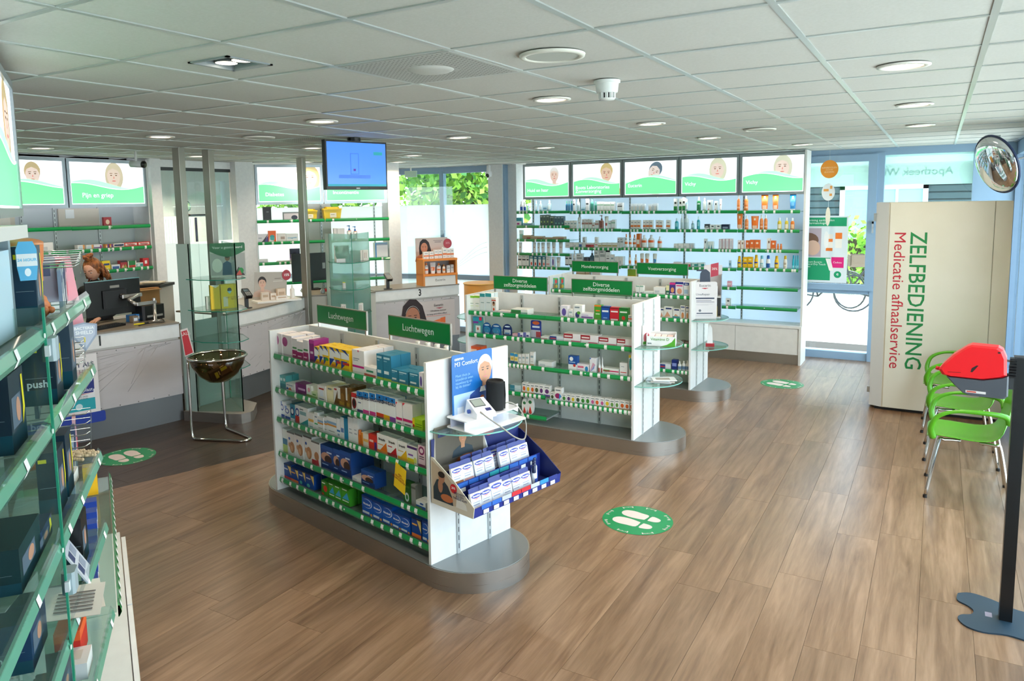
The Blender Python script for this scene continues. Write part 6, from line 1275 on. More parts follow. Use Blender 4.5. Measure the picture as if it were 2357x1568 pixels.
pr = obj('banner_print', MB().rect(-.42, .275, .30, .83, 0, mat('e6e2e2', .4)).face(rrect(-.36, .18, .34, .28, .02), -.0004, mat('1c3a9c', .4)).rect(-.02, .50, .26, .62, -.0008, mat('1c2c7c', .4)).rect(-.02, .36, .26, .55, -.0006, mat('e9ebee', .4)).rect(-.02, .31, .26, .42, -.001, mat('1fa4b0', .4)).face(ell(.12, .35, .03, .03, 16), -.0014, mat('cfe9ee', .4)).rect(.0, .47, .25, .53, -.0014, mat('1c2c7c', .4)).face([(-.0,.47),(.12,.455),(.25,.47),(.12,.463)], -.0018, mat('c8303a', .4)), C1[0], (.30, .93, 0), a1)
pr.location = (.375+.012, .95, 0); pr.rotation_euler = (0, 0, 1.30)
text(pr, 'BESCHERMT ALS', .058, .27, -.002, .735, mat('1c2250', .5), 'RIGHT', bold=.001); text(pr, 'TWEEDE HUID', .058, .28, -.002, .67, mat('1c2250', .5), 'RIGHT', bold=.001)
text(pr, 'Hansaplast', .045, .245, -.0022, .50, mat('f0f4ff', .5), 'RIGHT'); text(pr, 'NO SKIN\nIRRITATION', .02, .2, -.0022, .43, mat('4a4a5a', .5), 'RIGHT')
# steel posts to the ceiling
for x, y, w, lb in ((-5.42, 1.79, .085, 'steel post at the end of counter one, beside the glass tower'), (-5.49, 2.20, .085, 'steel post behind the glass tower, second from counter one'), (-5.80, 3.86, .085, 'steel post between counter two and the hanging screen')):
    t = thing('steel_post', lb, 'post', (x, y, 0), .2, 'steel posts on the counter line')
    obj('shaft', MB().box(-w/2, -w/2, 0, w/2, w/2, CZ-.001, STEELV, .003), t); obj('foot_plate', MB().box(-w*.7, -w*.7, 0, w*.7, w*.7, .006, STEELV), t)
# ------------------------------------------------------------------ glass towers
def tower(x, y, rz, label, shelves, top=1.80, front=.62, frosted=False, solid=False):
    t = thing('glass_tower', label, 'display case', (x, y, 0), rz)
    P = [(0, -.30), (.50, -.16), (.62, -.10), (.64, .0), (.62, .06), (.42, .28), (0, .34)]
    obj('base', MB().prism(P, 0, .10, STEEL, mat('8f8b85', .5)), t)
    g = GTF if frosted else GTW
    def paneL(a, b, z0, z1, nm, mt=None):
        dx, dy = b[0]-a[0], b[1]-a[1]; l = math.hypot(dx, dy); nx, ny = -dy/l*.003, dx/l*.003
        m = MB(); m.prism([(a[0]-nx,a[1]-ny),(b[0]-nx,b[1]-ny),(b[0]+nx,b[1]+ny),(a[0]+nx,a[1]+ny)], z0, z1, mt or g)
        for p in (a, b): m.box(p[0]-.004, p[1]-.004, z0, p[0]+.004, p[1]+.004, z1, GEDGE if mt is None else mt)
        return obj(nm, m, t)
    paneL((0, -.26), (.14, -.235), .10, top, 'glass_panel', mat('9fb8b2', .25)); paneL((.14, -.235), (.56, -.02), .10, top, 'glass_panel')
    paneL((0, .30), (.56, -.02), .10, top, 'glass_panel')
    obj('back_plate', MB().box(-.03, -.26, 0, -.02, .30, 1.0 if not solid else .98, mat('9fa8a4', .4)), t)
    for q, z in enumerate(shelves):
        S_ = [(0, -.24), (.3, -.26), (.56, -.17), (.62, -.04), (.56, .10), (.3, .25), (0, .28)]
        m = MB(); m.prism(S_, z-.008, z, GTW); n = len(S_)
        m.add([(a*1.002, b*1.002, z-.008) for a, b in S_] + [(a*1.002, b*1.002, z) for a, b in S_], [(i, i+1, n+i+1, n+i) for i in range(n-1)], mat('1f7f6a', .2))
        s = obj('glass_shelf', m, t); obj('shelf_clip', MB().lathe([(.012, 0), (.012, .012)], 10, CHROME, c=(.1, -.2, z-.02)).lathe([(.012, 0), (.012, .012)], 10, CHROME, c=(.4, -.1, z-.02)), s)
    return t
T1 = tower(-5.43, 1.97, .0, 'green-tinted glass display tower between counters one and two', (1.45, 1.14, .83, .56))
T2 = tower(-5.50, 4.29, -.68, 'frosted glass display tower before the link counter near counter three', (1.45, 1.12, .80), 1.80, frosted=True, solid=True)
def wp_(t, x, y, z): return t.matrix_basis @ Vector((x, y, z))
def on_tower(T, u, v, z):
    a = T.rotation_euler.z; return (T.location.x+u*math.cos(a)-v*math.sin(a), T.location.y+u*math.sin(a)+v*math.cos(a), z)
t = thing('selection_poster', 'small counter poster with green arched header inside the glass tower top', 'poster', on_tower(T1, .36, .06, 1.452), E90-.6)
m = MB(); m.prismy([(-.17,0),(.17,0),(.17,.33),(.16,.345),(-.16,.345),(-.17,.33)], 0, .004, mat('c9c8c0', .4)); m.face([(-.17,.26)] + [(-.17+.34*i/10, .265-.06*math.sin(PI*i/10)) for i in range(11)] + [(.17,.33),(.16,.345),(-.16,.345),(-.17,.33)], -.0016, mat('0f6a3a', .4))
m.rect(-.165, .02, .165, .24, -.0004, mat('a9a9a4', .5)); m.face([(-.06,.02),(.04,.02),(.03,.14),(-.01,.165),(-.05,.14)], -.0008, mat('1f4a6a', .5)); m.face(ell(-.005,.195,.025,.032,12), -.0012, mat('8a5a42', .5)); m.face(ell(-.005,.215,.026,.022,12), -.0014, mat('1a1614', .5)); m.face(ell(-.105,.12,.05,.07,18), -.0012, mat('d9dcd0', .5)); m.face(ell(.12,.06,.028,.03,14), -.0012, mat('1f8a44', .5)); m.face([(.05,.01),(.16,.01),(.10,.1)], -.001, mat('3a3032', .5)); m.face([(.07,.015),(.13,.015),(.11,.07)], -.0013, mat('c8554a', .5)); obj('board', m, t)
text(t, 'Voor u geselecteerd', .035, 0, -.002, .30, mat('e9f0ea', .5), 'CENTER')
t = thing('yellow_leaflet_box', 'yellow leaflet dispenser box on the second glass tower shelf', 'box', on_tower(T1, .40, -.02, 1.142), E90-.45)
m = MB(); m.box(-.05, 0, 0, .11, .10, .24, mat('f0cc10', .5)); m.prismy([(-.15,0),(-.06,0),(-.06,.24),(-.1,.215),(-.15,.245)], .0, .06, mat('e6c21a', .5)); m.face([(-.15,.245),(-.06,.24),(-.1,.215)], -.001, mat('d9d6c6', .5)); obj('carton', m, t)
m = MB(); m.rect(-.03, .02, .015, .12, -.0006, mat('e6dcc0', .5)); m.face(ell(.035, .185, .022, .024, 12), -.0006, mat('2a2424', .5)); m.face([(.012,.175),(.058,.175),(.035,.145)], -.001, mat('9fd4e6', .5)); obj('print', m, t)
text(t, 'NIET ZOMAAR\nPIJN', .02, .062, -.001, .10, mat('7a3a1a', .5), 'CENTER', line=.9)
for i, (u, v, w, h, c, d) in enumerate(((.30,-.14,.07,.13,'dfe4dc','white folded carton'),(.33,-.07,.07,.10,'e3e6dc','white box with green disc'))):
    o = obj('product_box', MB().box(-w/2, 0, 0, w/2, .05, h, mat(c, .5)).face(ell(0, h*.45, w*.33, w*.33, 16), -.0005, mat('1f8a44' if i else 'cfd4cc', .5)), None, on_tower(T1, u, v, 1.142), E90-.45)
    tag(o, '%s beside the yellow leaflet box in the glass tower' % d, 'box')
t = thing('leaflet_tray', 'white cardboard tray with open front on the upper frosted tower shelf', 'display tray', on_tower(T2, .36, -.06, 1.452), E90-.68)
m = MB(); m.box(-.13, -.08, 0, .06, .1, .005, LAM); m.add([(-.13,-.08,0),(-.13,.1,0),(-.13,.1,.11),(-.13,-.08,.05)], [(0,3,2,1)], LAM); m.box(-.13, -.084, 0, .06, -.08, .045, LAM); m.box(-.13, .1, 0, .06, .104, .2, mat('c9cfc6', .5)); m.add([(.06,-.08,0),(.06,.1,0),(.06,.1,.11),(.06,-.08,.05)], [(0,1,2,3)], LAM); obj('tray', m, t)
obj('print', MB().face(ell(-.09,.15,.03,.035,12), .099, mat('3a8a4a', .5)).rect(-.02, .11, .05, .19, .099, mat('7a5a4a', .5)).face(ell(.035, .025, .01, .01, 10), -.0846, mat('2a2f5a', .5)), t)
for i in range(3):
    o = obj('product_box', MB().box(-.035, 0, 0, .035, .07, .13, mat('dcd9d2', .5)).rect(-.02, .03, -.012, .1, -.0005, mat('b9a49a', .5)).rect(.0, .03, .008, .1, -.0005, mat('b9a49a', .5)), None, on_tower(T2, .30, .05+i*.075, 1.452), E90-.68); tag(o, 'pale carton, %s beside the white tray in the frosted tower' % ORD[i], 'box', 'pale cartons in the frosted tower')
for i in range(4):
    o = obj('product_box', MB().box(-.033, 0, 0, .033, .06, .12, mat('e3e0dc', .5)).rect(-.02, .03, -.012, .1, -.0005, mat('c0aaa2', .5)).rect(.0, .03, .008, .1, -.0005, mat('c0aaa2', .5)), None, on_tower(T2, .42, -.12+i*.07, .802), E90-.68); tag(o, 'white carton, %s on the lowest frosted tower shelf' % ORD[i], 'box', 'white cartons low in the frosted tower')
o = thing('tester_box', 'open white tester box with yellow edge on the middle frosted tower shelf', 'box', on_tower(T2, .40, -.04, 1.122), E90-.68)
obj('box', MB().box(-.08, -.03, 0, .08, .06, .07, LAM).box(-.08, -.02, .07, .06, .05, .078, mat('e9e04a', .5)), o); obj('lid', MB().prismy([(-.09,.07),(.02,.07),(.02,.16),(-.07,.16)], .06, .066, mat('cfd9cc', .5)).rect(-.06, .135, .0, .148, .0595, mat('3a4440', .5)), o)
# ------------------------------------------------------------------ counter equipment
def put(name, label, cat, x, y, rz, z=1.013, group=None): return thing(name, label, cat, (x, y, z), rz, group)
BLK = mat('121315', .35); BLK2 = mat('1d1f22', .5)
t = put('computer_monitor', 'black computer monitor seen from behind on counter one in front of the woman', 'monitor', -6.0, 1.36, E90+.0)
m = MB(); m.box(-.29, -.02, .09, .29, .005, .44, BLK, .003); m.box(-.29, -.021, .435, .29, .006, .442, mat('7fb0b8', .2)); obj('screen_housing', m, t); obj('rear_cover', MB().box(-.13, -.05, .16, .13, -.02, .34, BLK2, .02), t); obj('badge', MB().rect(-.04, .36, .06, .385, -.0215, mat('9a9890', .4)), t)
t = put('monitor_mount', 'silver articulated monitor arm clamped to counter one', 'monitor arm', -5.72, 1.62, 0)
sv = mat('b4b2ae', .25, .7)
obj('pole', MB().lathe([(.05,0),(.05,.012),(.016,.014),(.016,.24)], 14, sv), t); obj('lower_arm', MB().box(-.02, -.20, .185, .02, .02, .215, sv, .008), t); obj('upper_arm', MB().box(-.22, -.22, .25, -.18, .0, .285, sv, .008).tube([(0,-.2,.2),(-.1,-.21,.24),(-.2,-.02,.27)], .018, 8, sv).tube([(-.2,-.2,.27),(-.24,-.2,.27)], .03, 10, BLK), t); obj('clamp', MB().box(-.05,-.05,0,.05,.05,.01,sv), t)
t = put('label_printer', 'black label printer beside the monitor arm on counter one', 'printer', -5.95, 1.72, E90)
obj('housing', MB().box(-.14, -.10, 0, .12, .1, .15, BLK, .02), t); obj('paper_slot', MB().box(-.1, -.105, .03, .08, -.1, .05, mat('aaa8a4', .4)), t)
t = put('waste_bin', 'black and silver paper bin with papers at the end of counter one', 'bin', -6.35, 2.05, .5, .60)
obj('body', MB().box(-.16, -.16, 0, .16, .16, .72, mat('b9b4ac', .4)).box(-.165, -.165, .1, -.12, .165, .70, BLK), t); obj('rim', MB().box(-.175, -.175, .70, .175, .175, .73, BLK2), t); obj('papers', MB().box(-.12, -.1, .73, .1, .1, .745, mat('c9b49a', .6)).box(-.05, -.12, .745, .14, .05, .755, mat('d9ccb8', .6)), t); obj('vent_lines', MB().box(.04,-.163,.2,.12,-.161,.5,mat('8a857d',.5)), t)
t = put('bin_stand', 'low white cabinet under the paper bin behind counter one', 'cabinet', -6.35, 2.05, .5, 0); obj('body', MB().box(-.2, -.2, 0, .2, .2, .598, LAM), t); obj('door', MB().box(-.19,-.205,.02,.19,-.2,.58,LAM), t)
t = put('cardboard_box', 'brown cardboard sheet standing behind the printer', 'cardboard', -6.12, 1.86, E90-.2); obj('panel', MB().box(-.12, 0, 0, .10, .05, .3, mat('b0834e', .7)), t); obj('flap', MB().box(-.12, -.06, .28, .10, 0, .286, mat('b0834e', .7)), t)
t = put('keyboard', 'black keyboard with papers in front of the monitor on counter one', 'keyboard', -5.80, 1.12, E90+.15)
obj('base', MB().box(-.2, -.06, 0, .2, .06, .02, BLK), t); ks = MB()
for i in range(14):
    for j in range(4): ks.box(-.19+i*.027, -.05+j*.026, .02, -.19+i*.027+.022, -.05+j*.026+.021, .026, BLK2)
k_ = obj('keys', ks, t); k_['kind'] = 'stuff'
for i, (x, y, c, d) in enumerate(((-5.95,1.50,'3f8ad0','blue medicine box'),(-5.95,1.57,'3f8ad0','blue medicine box'),(-5.85,1.47,'8a7a68','brown tape roll box'))):
    o = obj('product_box', MB().box(-.03, -.03, 0, .03, .03, .07, mat(c, .5)).rect(-.02, .02, .02, .05, -.0305, mat('dfe9f4', .5)), None, (x, y, 1.013), E90); tag(o, '%s, %s beside the monitor on counter one' % (d, ['left','right','front'][i]), 'box')
o = put('marker', 'yellow marker lying on counter one', 'pen', -5.66, 1.42, 1.3); obj('barrel', MB().tube([(-.07,0,.009),(.03,0,.009)], .008, 8, mat('f0dc1e', .4)), o); obj('cap', MB().tube([(.03,0,.009),(.07,0,.009)], .009, 8, BLK), o)
o = put('cable', 'black cable lying on counter one near the arm', 'cable', -5.6, 1.5, 0); obj('cord', MB().tube(smooth_path([(0,-.15,.005),(-.05,0,.004),(.03,.1,.004),(-.1,.2,.006),(-.3,.25,.03)]), .004, 6, BLK), o)
# pin terminals
def terminal(x, y, rz, label):
    t = put('card_terminal', label, 'card terminal', x, y, rz, 1.013, None)
    obj('foot', MB().lathe([(.06,0),(.06,.008),(.02,.012)], 16, BLK), t); obj('stem', MB().box(-.018, -.018, .01, .018, .018, .15, BLK2), t)
    m = MB(); m.T = Matrix.Translation((0,0,.17)) @ Matrix.Rotation(-.5, 4, 'Y') if False else Matrix.Translation((0,-.02,.17)) @ Matrix.Rotation(.45, 4, 'X'); m.box(-.04, -.09, -.018, .04, .08, .018, BLK, .01); obj('reader', m, t)
    m = MB(); m.T = Matrix.Translation((0,-.02,.17)) @ Matrix.Rotation(.45, 4, 'X'); m.box(-.028, .01, .0181, .028, .06, .0195, mat('5a6a74', .2)); 
    for i in range(3):
        for j in range(4): m.box(-.027+i*.02, -.075+j*.019, .0181, -.012+i*.02, -.062+j*.019, .021, mat('8a8e90', .5))
    obj('keypad', m, t)
terminal(-5.62, 2.72, 1.2, 'black card terminal on a stem on counter two'); terminal(-5.28, 4.86, 1.0, 'black card terminal on a stem on counter three')
t = put('touch_screen', 'black customer screen on thin stand at the start of counter two', 'screen', -5.80, 2.50, .9)
obj('stand', MB().lathe([(.05,0),(.05,.01),(.012,.012),(.012,.30)], 12, BLK), t); obj('display', MB().box(-.07, -.012, .28, .07, .01, .42, BLK, .004), t); obj('cable', MB().tube(smooth_path([(.01,.01,.32),(.08,.02,.22),(.04,.02,.12),(.06,.02,.01)]), .003, 5, BLK), t)
t = put('pen_cup', 'dark mesh pen cup beside the card terminal on counter two', 'cup', -5.68, 2.60, 0); obj('cup', MB().lathe([(.03,0),(.033,.09),(.030,.09),(.028,.004)], 14, mat('3a3c3e', .5, .5)), t)
t = put('paper_stack', 'crumpled white receipt roll and paper on counter two', 'paper', -5.55, 2.47, .5); obj('sheet', MB().box(-.05,-.04,0,.04,.05,.05,mat('e0ccc0',.6)), t); obj('roll', MB().tube([(.05,-.05,.02),(.11,-.04,.02)], .02, 12, mat('e9e6e0', .6)), t)
t = put('computer_monitor', 'black computer monitor seen from behind between the third post and the frosted tower', 'monitor', -6.25, 4.42, 1.15)
obj('screen_housing', MB().box(-.27, -.01, .12, .27, .02, .50, BLK, .003), t); obj('stand', MB().box(-.03, .02, 0, .03, .05, .3, BLK).box(-.12, -.06, 0, .12, .1, .012, BLK2), t); obj('ports', MB().box(.16,-.014,.28,.20,-.01,.36,mat('8a9498',.4)), t)
t = put('desk_stand', 'dark desk speaker and telephone base behind the link counter', 'telephone', -5.9, 4.55, 1.0); obj('base', MB().box(-.06,-.06,0,.08,.06,.12,BLK2,.02), t); obj('handset', MB().box(-.2,-.05,0,-.09,.05,.03,BLK,.02), t)
t = put('small_gadget', 'small silver and red desk gadget on the link counter', 'gadget', -5.80, 4.15, 1.0); obj('body', MB().lathe([(.03,0),(.035,.03),(.02,.06)], 12, mat('8f9496', .3, .6)), t); obj('knob', MB().box(.03,-.015,.02,.055,.015,.055,mat('c0242a', .4)), t)
# skin care display on counter two
t = put('skincare_display', 'beige skincare counter display with man portrait and 15 percent disc on counter two', 'display stand', -5.78, 3.32, 1.15)
obj('tray', MB().box(-.27, -.13, 0, .27, .12, .022, mat('eceae6', .4)), t)
m = MB(); m.prismy([(-.24,.02),(.16,.02),(.18,.34),(-.22,.36)], .085, .09, mat('b6b0a8', .5)); portrait(m, -.135, .22, .17, .0845, hair='2f2a2a', skin='dcb6a2', cloth='c9b0a4', hairstyle='short'); m.rect(.0, .23, .12, .235, .082, mat('e9e6e0', .5)); m.rect(.02, .26, .10, .27, .082, mat('8a837c', .5)); obj('back_card', m, t)
obj('disc', MB().prismy(ell(.17, .30, .055, .065, 20), .078, .081, mat('a8182c', .4)), t); text(t, '15%', .042, .17, .0775, .30, mat('ffffff', .5), 'CENTER', bold=.0008)
for i, (x, y, w, h, c) in enumerate(((-.15,-.06,.09,.10,'d8c8ba'),(-.05,-.05,.07,.08,'e0d6cc'),(.04,-.09,.14,.045,'e6e0da'),(.07,.0,.1,.12,'dcc8b4'))):
    o = obj('skincare_box', MB().box(-w/2, 0, 0, w/2, .05, h, mat(c, .4)).rect(-w*.35, h*.4, w*.35, h*.7, -.0005, mat('b9a088', .5)), None, None or frame_pt((-5.78,3.32), math.degrees(1.15), x, y, 1.036), 1.15); tag(o, 'cream skincare box, %s on the white tray of counter two' % ORD[i], 'box', 'skincare boxes on the white tray')
o = thing('skincare_bottle', 'white skincare bottle at the end of the white tray on counter two', 'bottle', frame_pt((-5.78,3.32), math.degrees(1.15), .19, -.04, 1.036)); obj('body', MB().lathe([(.028,0),(.03,.01),(.028,.11),(.012,.125)], 12, mat('e9e6e4', .4)), o); obj('cap', MB().lathe([(.012,.125),(.012,.16)], 10, mat('f2f2f2', .4)), o)
# orange sun display on counter three
sd_p = (-5.0, 5.62); sd_r = 1.0
t = put('sunscreen_display', 'orange two-tier sunscreen counter display with headscarf portrait on counter three', 'display stand', sd_p[0], sd_p[1], sd_r)
og = mat('ef8a22', .45); 
obj('base_panel', MB().box(-.24, -.13, 0, .24, .12, .13, mat('eceae6', .45)), t)
for z in (.135, .345): obj('tier', MB().box(-.26, -.15, z, .26, .13, z+.03, og), t)
for x in (-.26, .235): obj('side_panel', MB().box(x, -.14, 0, x+.025, .13, .36, mat('d98a3a', .5)), t)
obj('inner_back', MB().box(-.235, .10, .165, .235, .12, .345, mat('a9a6a4', .6)), t)
m = MB(); m.prismy([(-.27,.36),(.22,.36),(.22,.66),(-.27,.66)], .10, .106, mat('cbbcb6', .5)); portrait(m, -.14, .52, .20, .0992, hair='221a1e', skin='c4876a', cloth='c48a6a', hairstyle='veil', dark='2a1512'); m.rect(.0, .615, .14, .62, .097, mat('6a5a5a', .5)); m.rect(.02, .59, .12, .6, .097, mat('8a7a7a', .5)); obj('back_card', m, t)
obj('disc', MB().prismy(ell(.22, .57, .065, .07, 20), .092, .096, mat('b01c34', .4)), t); text(t, '30%', .04, .22, .0915, .575, mat('e6b0b8', .5), 'CENTER')
text(t, 'Eucerin', .05, 0, -.131, .075, mat('4a4a50', .5), 'CENTER')
def ondisp(x, y, z): return frame_pt(sd_p, math.degrees(sd_r), x, y, 1.013+z)
for i, (x, w, h) in enumerate(((-.19,.075,.10),(-.11,.065,.10),(-.04,.055,.12),(.02,.055,.12),(.09,.06,.14),(.15,.055,.13),(.205,.05,.13))):
    place_product('eucbox', w, h, ondisp(x, -.10, .376), sd_r, 'white orange sunscreen box, %s on the top tier of the orange display' % ORD[i], 'boxes on the orange display')
place_product('eucbt2', .06, .15, ondisp(.09, -.04, .376), sd_r, 'white sunscreen bottle standing behind the top tier boxes', 'boxes on the orange display')
for i, (x, s_, w, h) in enumerate(((-.19,'eucbt',.06,.155),(-.09,'tubeor',.085,.155),(.0,'eucbt',.065,.14),(.075,'orcapbt',.05,.12),(.14,'wgrey',.05,.105),(.20,'wgrey',.045,.11))):
    place_product(s_, w, h, ondisp(x, -.10, .166), sd_r, '%s, %s on lower tier of the orange display' % (S[s_][3].replace(', ', ' '), ORD[i]), 'products on the lower orange tier')
o = thing('paper_sheet', 'white sheet of paper beside the orange display on counter three', 'paper', (-4.92, 5.9, 1.013), .9); obj('sheet', MB().box(-.12,-.08,0,.05,.08,.002,mat('f2f2f0',.6)), o)
t = thing('drum_table', 'round orange drum table standing by the frosted window', 'table', (-4.88, 6.62, 0)); 
obj('shade', MB().lathe([(.26,.35),(.26,.93),(.255,.945)], 28, mat('eba64c', .5)), t); obj('rim', MB().tube([(.262*math.cos(i*PI/12), .262*math.sin(i*PI/12), .935) for i in range(24)], .012, 6, mat('f2b85e', .4), closed=True), t); obj('foot', MB().lathe([(.2,0),(.2,.35)], 20, mat('d9d2c6', .5)), t)
# ------------------------------------------------------------------ bowl basket
t = thing('bowl_stand', 'smoked plastic bowl on a chrome tube stand before the glass tower', 'stand', (-4.66, 1.50, 0))
RB = .262; zr = .775
obj('bowl', MB().lathe([(.02,-.255),(.10,-.235),(.18,-.17),(.235,-.08),(.255,0),(.249,0),(.229,-.08),(.174,-.165),(.095,-.228),(.01,-.248)], 32, SMK, c=(0,0,zr)), t)
obj('rim', MB().tube([(RB*math.cos(i*PI/18), RB*math.sin(i*PI/18), zr) for i in range(36)], .0125, 8, CHROME, closed=True), t)
fa = (-4.79+4.66, 1.34-1.50); fb = (-4.85+4.66, 1.70-1.50); fc = (-4.39+4.66, 1.64-1.50)
nrm = lambda p, r: (p[0]/math.hypot(*p)*r, p[1]/math.hypot(*p)*r)
la = nrm(fa, RB); lb_ = nrm(fb, RB)
path = smooth_path([(la[0],la[1],zr-.01),(la[0],la[1],.4),(la[0]+.0,la[1],.06),(la[0]+.05,la[1]-.005,.012)], 5) + smooth_path([(la[0]+.05,la[1]-.005,.012),(.25,-.07,.012),(.33,-.03,.012),(.34,.03,.012),(.28,.07,.012),(lb_[0]+.07,lb_[1]-.03,.012)], 5) + smooth_path([(lb_[0]+.07,lb_[1]-.03,.012),(lb_[0]+.01,lb_[1],.05),(lb_[0],lb_[1],.4),(lb_[0],lb_[1],zr-.01)], 5)
obj('tube_frame', MB().tube(path, .0125, 8, CHROME), t)
t = thing('sale_card', 'red sale card standing on the bowl rim', 'card', (-4.66+la[0], 1.50+la[1]+.02, zr+.01), .45); m = MB(); m.prismy([(-.04,0),(.05,.035),(.0,.27),(-.07,.25)], 0, .003, mat('e9e4e2', .5)); m.face([(-.035,.01),(.04,.04),(-.005,.25),(-.06,.235)], -.0006, mat('d0404a', .5)); obj('card', m, t); text(t, 'SALE', .045, -.02, -.0012, .215, mat('f4e9e6', .5), 'CENTER', spin=.25)
for i, (x, y, z, a, b_, c, d) in enumerate(((-.05,0,-.12,.5,.6,'3a3218','dark box with lime print'),(.06,.03,-.13,-.4,-.5,'4a3a20','brown box with lime print'),(.02,-.05,-.17,.2,1.2,'2a2620','black box'),(-.02,.08,-.15,1.2,.4,'42381e','dark box'))):
    o = obj('product_box', MB().box(-.05, -.03, -.05, .05, .03, .05, mat(c, .5)).rect(-.03, -.01, .03, .02, -.0305, mat('b4d22a', .5)).rect(-.03, .028, .01, .036, -.0305, mat('dfe6b4', .5)), None, (-4.66+x, 1.5+y, zr+z)); o.rotation_euler = (a, b_, i*.7); tag(o, '%s, %s in the smoked bowl' % (d, ORD[i]), 'box', 'boxes in the smoked bowl')
# ------------------------------------------------------------------ hanging screen
t = thing('hanging_screen', 'black flat screen with blue picture hanging from the ceiling', 'television', (-3.42, 2.12, 2.29), 1.33)
obj('housing', MB().box(-.335, -.02, 0, .335, .03, .43, BLK, .004), t)
obj('display', MB().rect(-.318, .03, .318, .415, -.0205, mat('4a84e0', .2, 0, .75)), t)
m = MB(); tl = mat('2a9ac8', .4, 0, .5)
m.rect(-.318, .03, .318, .05, -.0212, mat('2a9ab0', .4, 0, .5)); m.rect(-.2, .10, .14, .13, -.0212, mat('3f72cc', .4, 0, .7))
for a, b_, c, d in ((-.075,.14,-.07,.32),(.01,.14,.015,.32),(-.075,.315,.015,.32),(-.075,.135,.015,.14)): m.rect(a, b_, c, d, -.0214, mat('2c66c8', .4, 0, .6))
m.rect(.18, .31, .28, .34, -.0212, mat('1f9aa8', .4, 0, .5)); m.rect(-.045, .165, -.02, .185, -.0216, mat('4a2a9a', .4, 0, .5)); obj('display_print', m, t)
obj('badge', MB().rect(-.02, .008, .02, .018, -.0212, mat('c9cdd2', .4)), t)
obj('mount', MB().box(-.03, .0, .43, .03, .04, CZ-2.29, BLK).lathe([(.06,CZ-2.29-.03),(.06,CZ-2.29)], 14, BLK, c=(0,.02,0)), t)
# ------------------------------------------------------------------ locker, chairs, mirror, stand
t = thing('pickup_locker', 'tall cream self-service pickup locker with green and red sideways lettering', 'locker', (.65, 5.285, 0), .0)
lc = noisy('locker_paint', 'd2ccba', 'd8d2c2', 2, .45); 
obj('cabinet', MB().box(.0, 0, .03, 1.0, .5, 2.085, lc), t); obj('front_panel', MB().box(.012, -.012, .035, .86, 0, 2.08, lc), t); obj('side_strip', MB().box(.868, -.012, .035, 1.0, 0, 2.08, lc), t)
m = MB(); m.prism([(-.115,.05),(0,0),(0,.5),(-.115,.5)], .03, 2.085, mat('c9c9c6', .5)); obj('corner_profile', m, t); obj('plinth', MB().box(-.06, .03, 0, .96, .48, .03, BLK), t)
obj('hinge', MB().box(-.135, .04, 1.90, -.11, .06, 1.98, STEEL).box(-.135, .04, .16, -.11, .06, .22, STEEL), t)
text(t, 'ZELFBEDIENING', .20, .255, -.0135, 1.80, mat('0f7a3c', .5), 'LEFT', spin=-PI/2, bold=.0015, sx=.945); text(t, 'Medicatie afhaalservice', .142, .10, -.0135, 1.80, mat('b5182e', .5), 'LEFT', spin=-PI/2, sx=1.04)
LG = noisy('green_shell_plastic', '4f9618', '559e1b', 3, .28)
def chair(x, y, label, rz=0.0):
    t = thing('armchair', label, 'chair', (x, y, 0), rz, 'green chairs by the glazing')
    # seat faces -x ; shell
    import bmesh
    nx, ny = 9, 9; vs = []; 
    for i in range(nx):
        s = i/(nx-1)
        # profile in (x,z): front lip -> seat -> back
        prof = [(-.26,.42),(-.22,.445),(-.12,.44),(0,.43),(.10,.43),(.18,.46),(.225,.56),(.25,.68),(.275,.80)]
        px_, pz_ = prof[i]
        w = [.20,.225,.235,.235,.23,.225,.23,.225,.18][i]
        for j in range(ny):
            v = -1+2*j/(ny-1); cup = .022*v*v if i < 6 else 0; fw = -.03*v*v if i >= 6 else 0
            vs.append((px_+fw, v*w, pz_+cup))
    fs = [(i*ny+j, (i+1)*ny+j, (i+1)*ny+j+1, i*ny+j+1) for i in range(nx-1) for j in range(ny-1)]
    m = MB(); m.add(vs, fs, LG, True); o = obj('seat_shell', m, t); md = o.modifiers.new('solid', 'SOLIDIFY'); md.thickness = .010; md.offset = 0; sb = o.modifiers.new('sub', 'SUBSURF'); sb.levels = 1; sb.render_levels = 1
    for s in (-1, 1):
        P = smooth_path([(.22, s*.215, .60),(.19, s*.262, .655),(.05, s*.285, .67),(-.10, s*.288, .66),(-.20, s*.285, .61),(-.235, s*.27, .52),(-.22, s*.235, .45)], 5)
        n = len(P); R = [.012+.012*abs(2*i/(n-1)-1) for i in range(n)]
        mm = MB().tube(P, R, 8, LG); mm.v = [(a, b, c) for a, b, c in mm.v]; obj('armrest', mm, t)
    for sx_ in (-1, 1):
        for sy_ in (-1, 1):
            fx, fy = (-.25 if sx_ < 0 else .25), sy_*.24
            obj('leg', MB().tube(smooth_path([(sx_*.06, sy_*.16, .425),(sx_*.15, sy_*.185, .424),(sx_*.185, sy_*.19, .395),(fx, fy, .006)], 5), .0115, 8, CHROME).lathe([(.014,0),(.014,.02)], 8, BLK, c=(fx, fy, 0)), t)
    obj('crossbar', MB().tube([(-.06,-.17,.424),(-.06,.17,.424)], .01, 8, CHROME).tube([(.08,-.17,.42),(.08,.17,.42)], .01, 8, CHROME), t)
chair(1.32, 3.16, 'lime green plastic armchair closest to the black post stand'); chair(1.30, 4.02, 'lime green plastic armchair in the middle of the row'); chair(1.27, 4.86, 'lime green plastic armchair against the pickup locker')
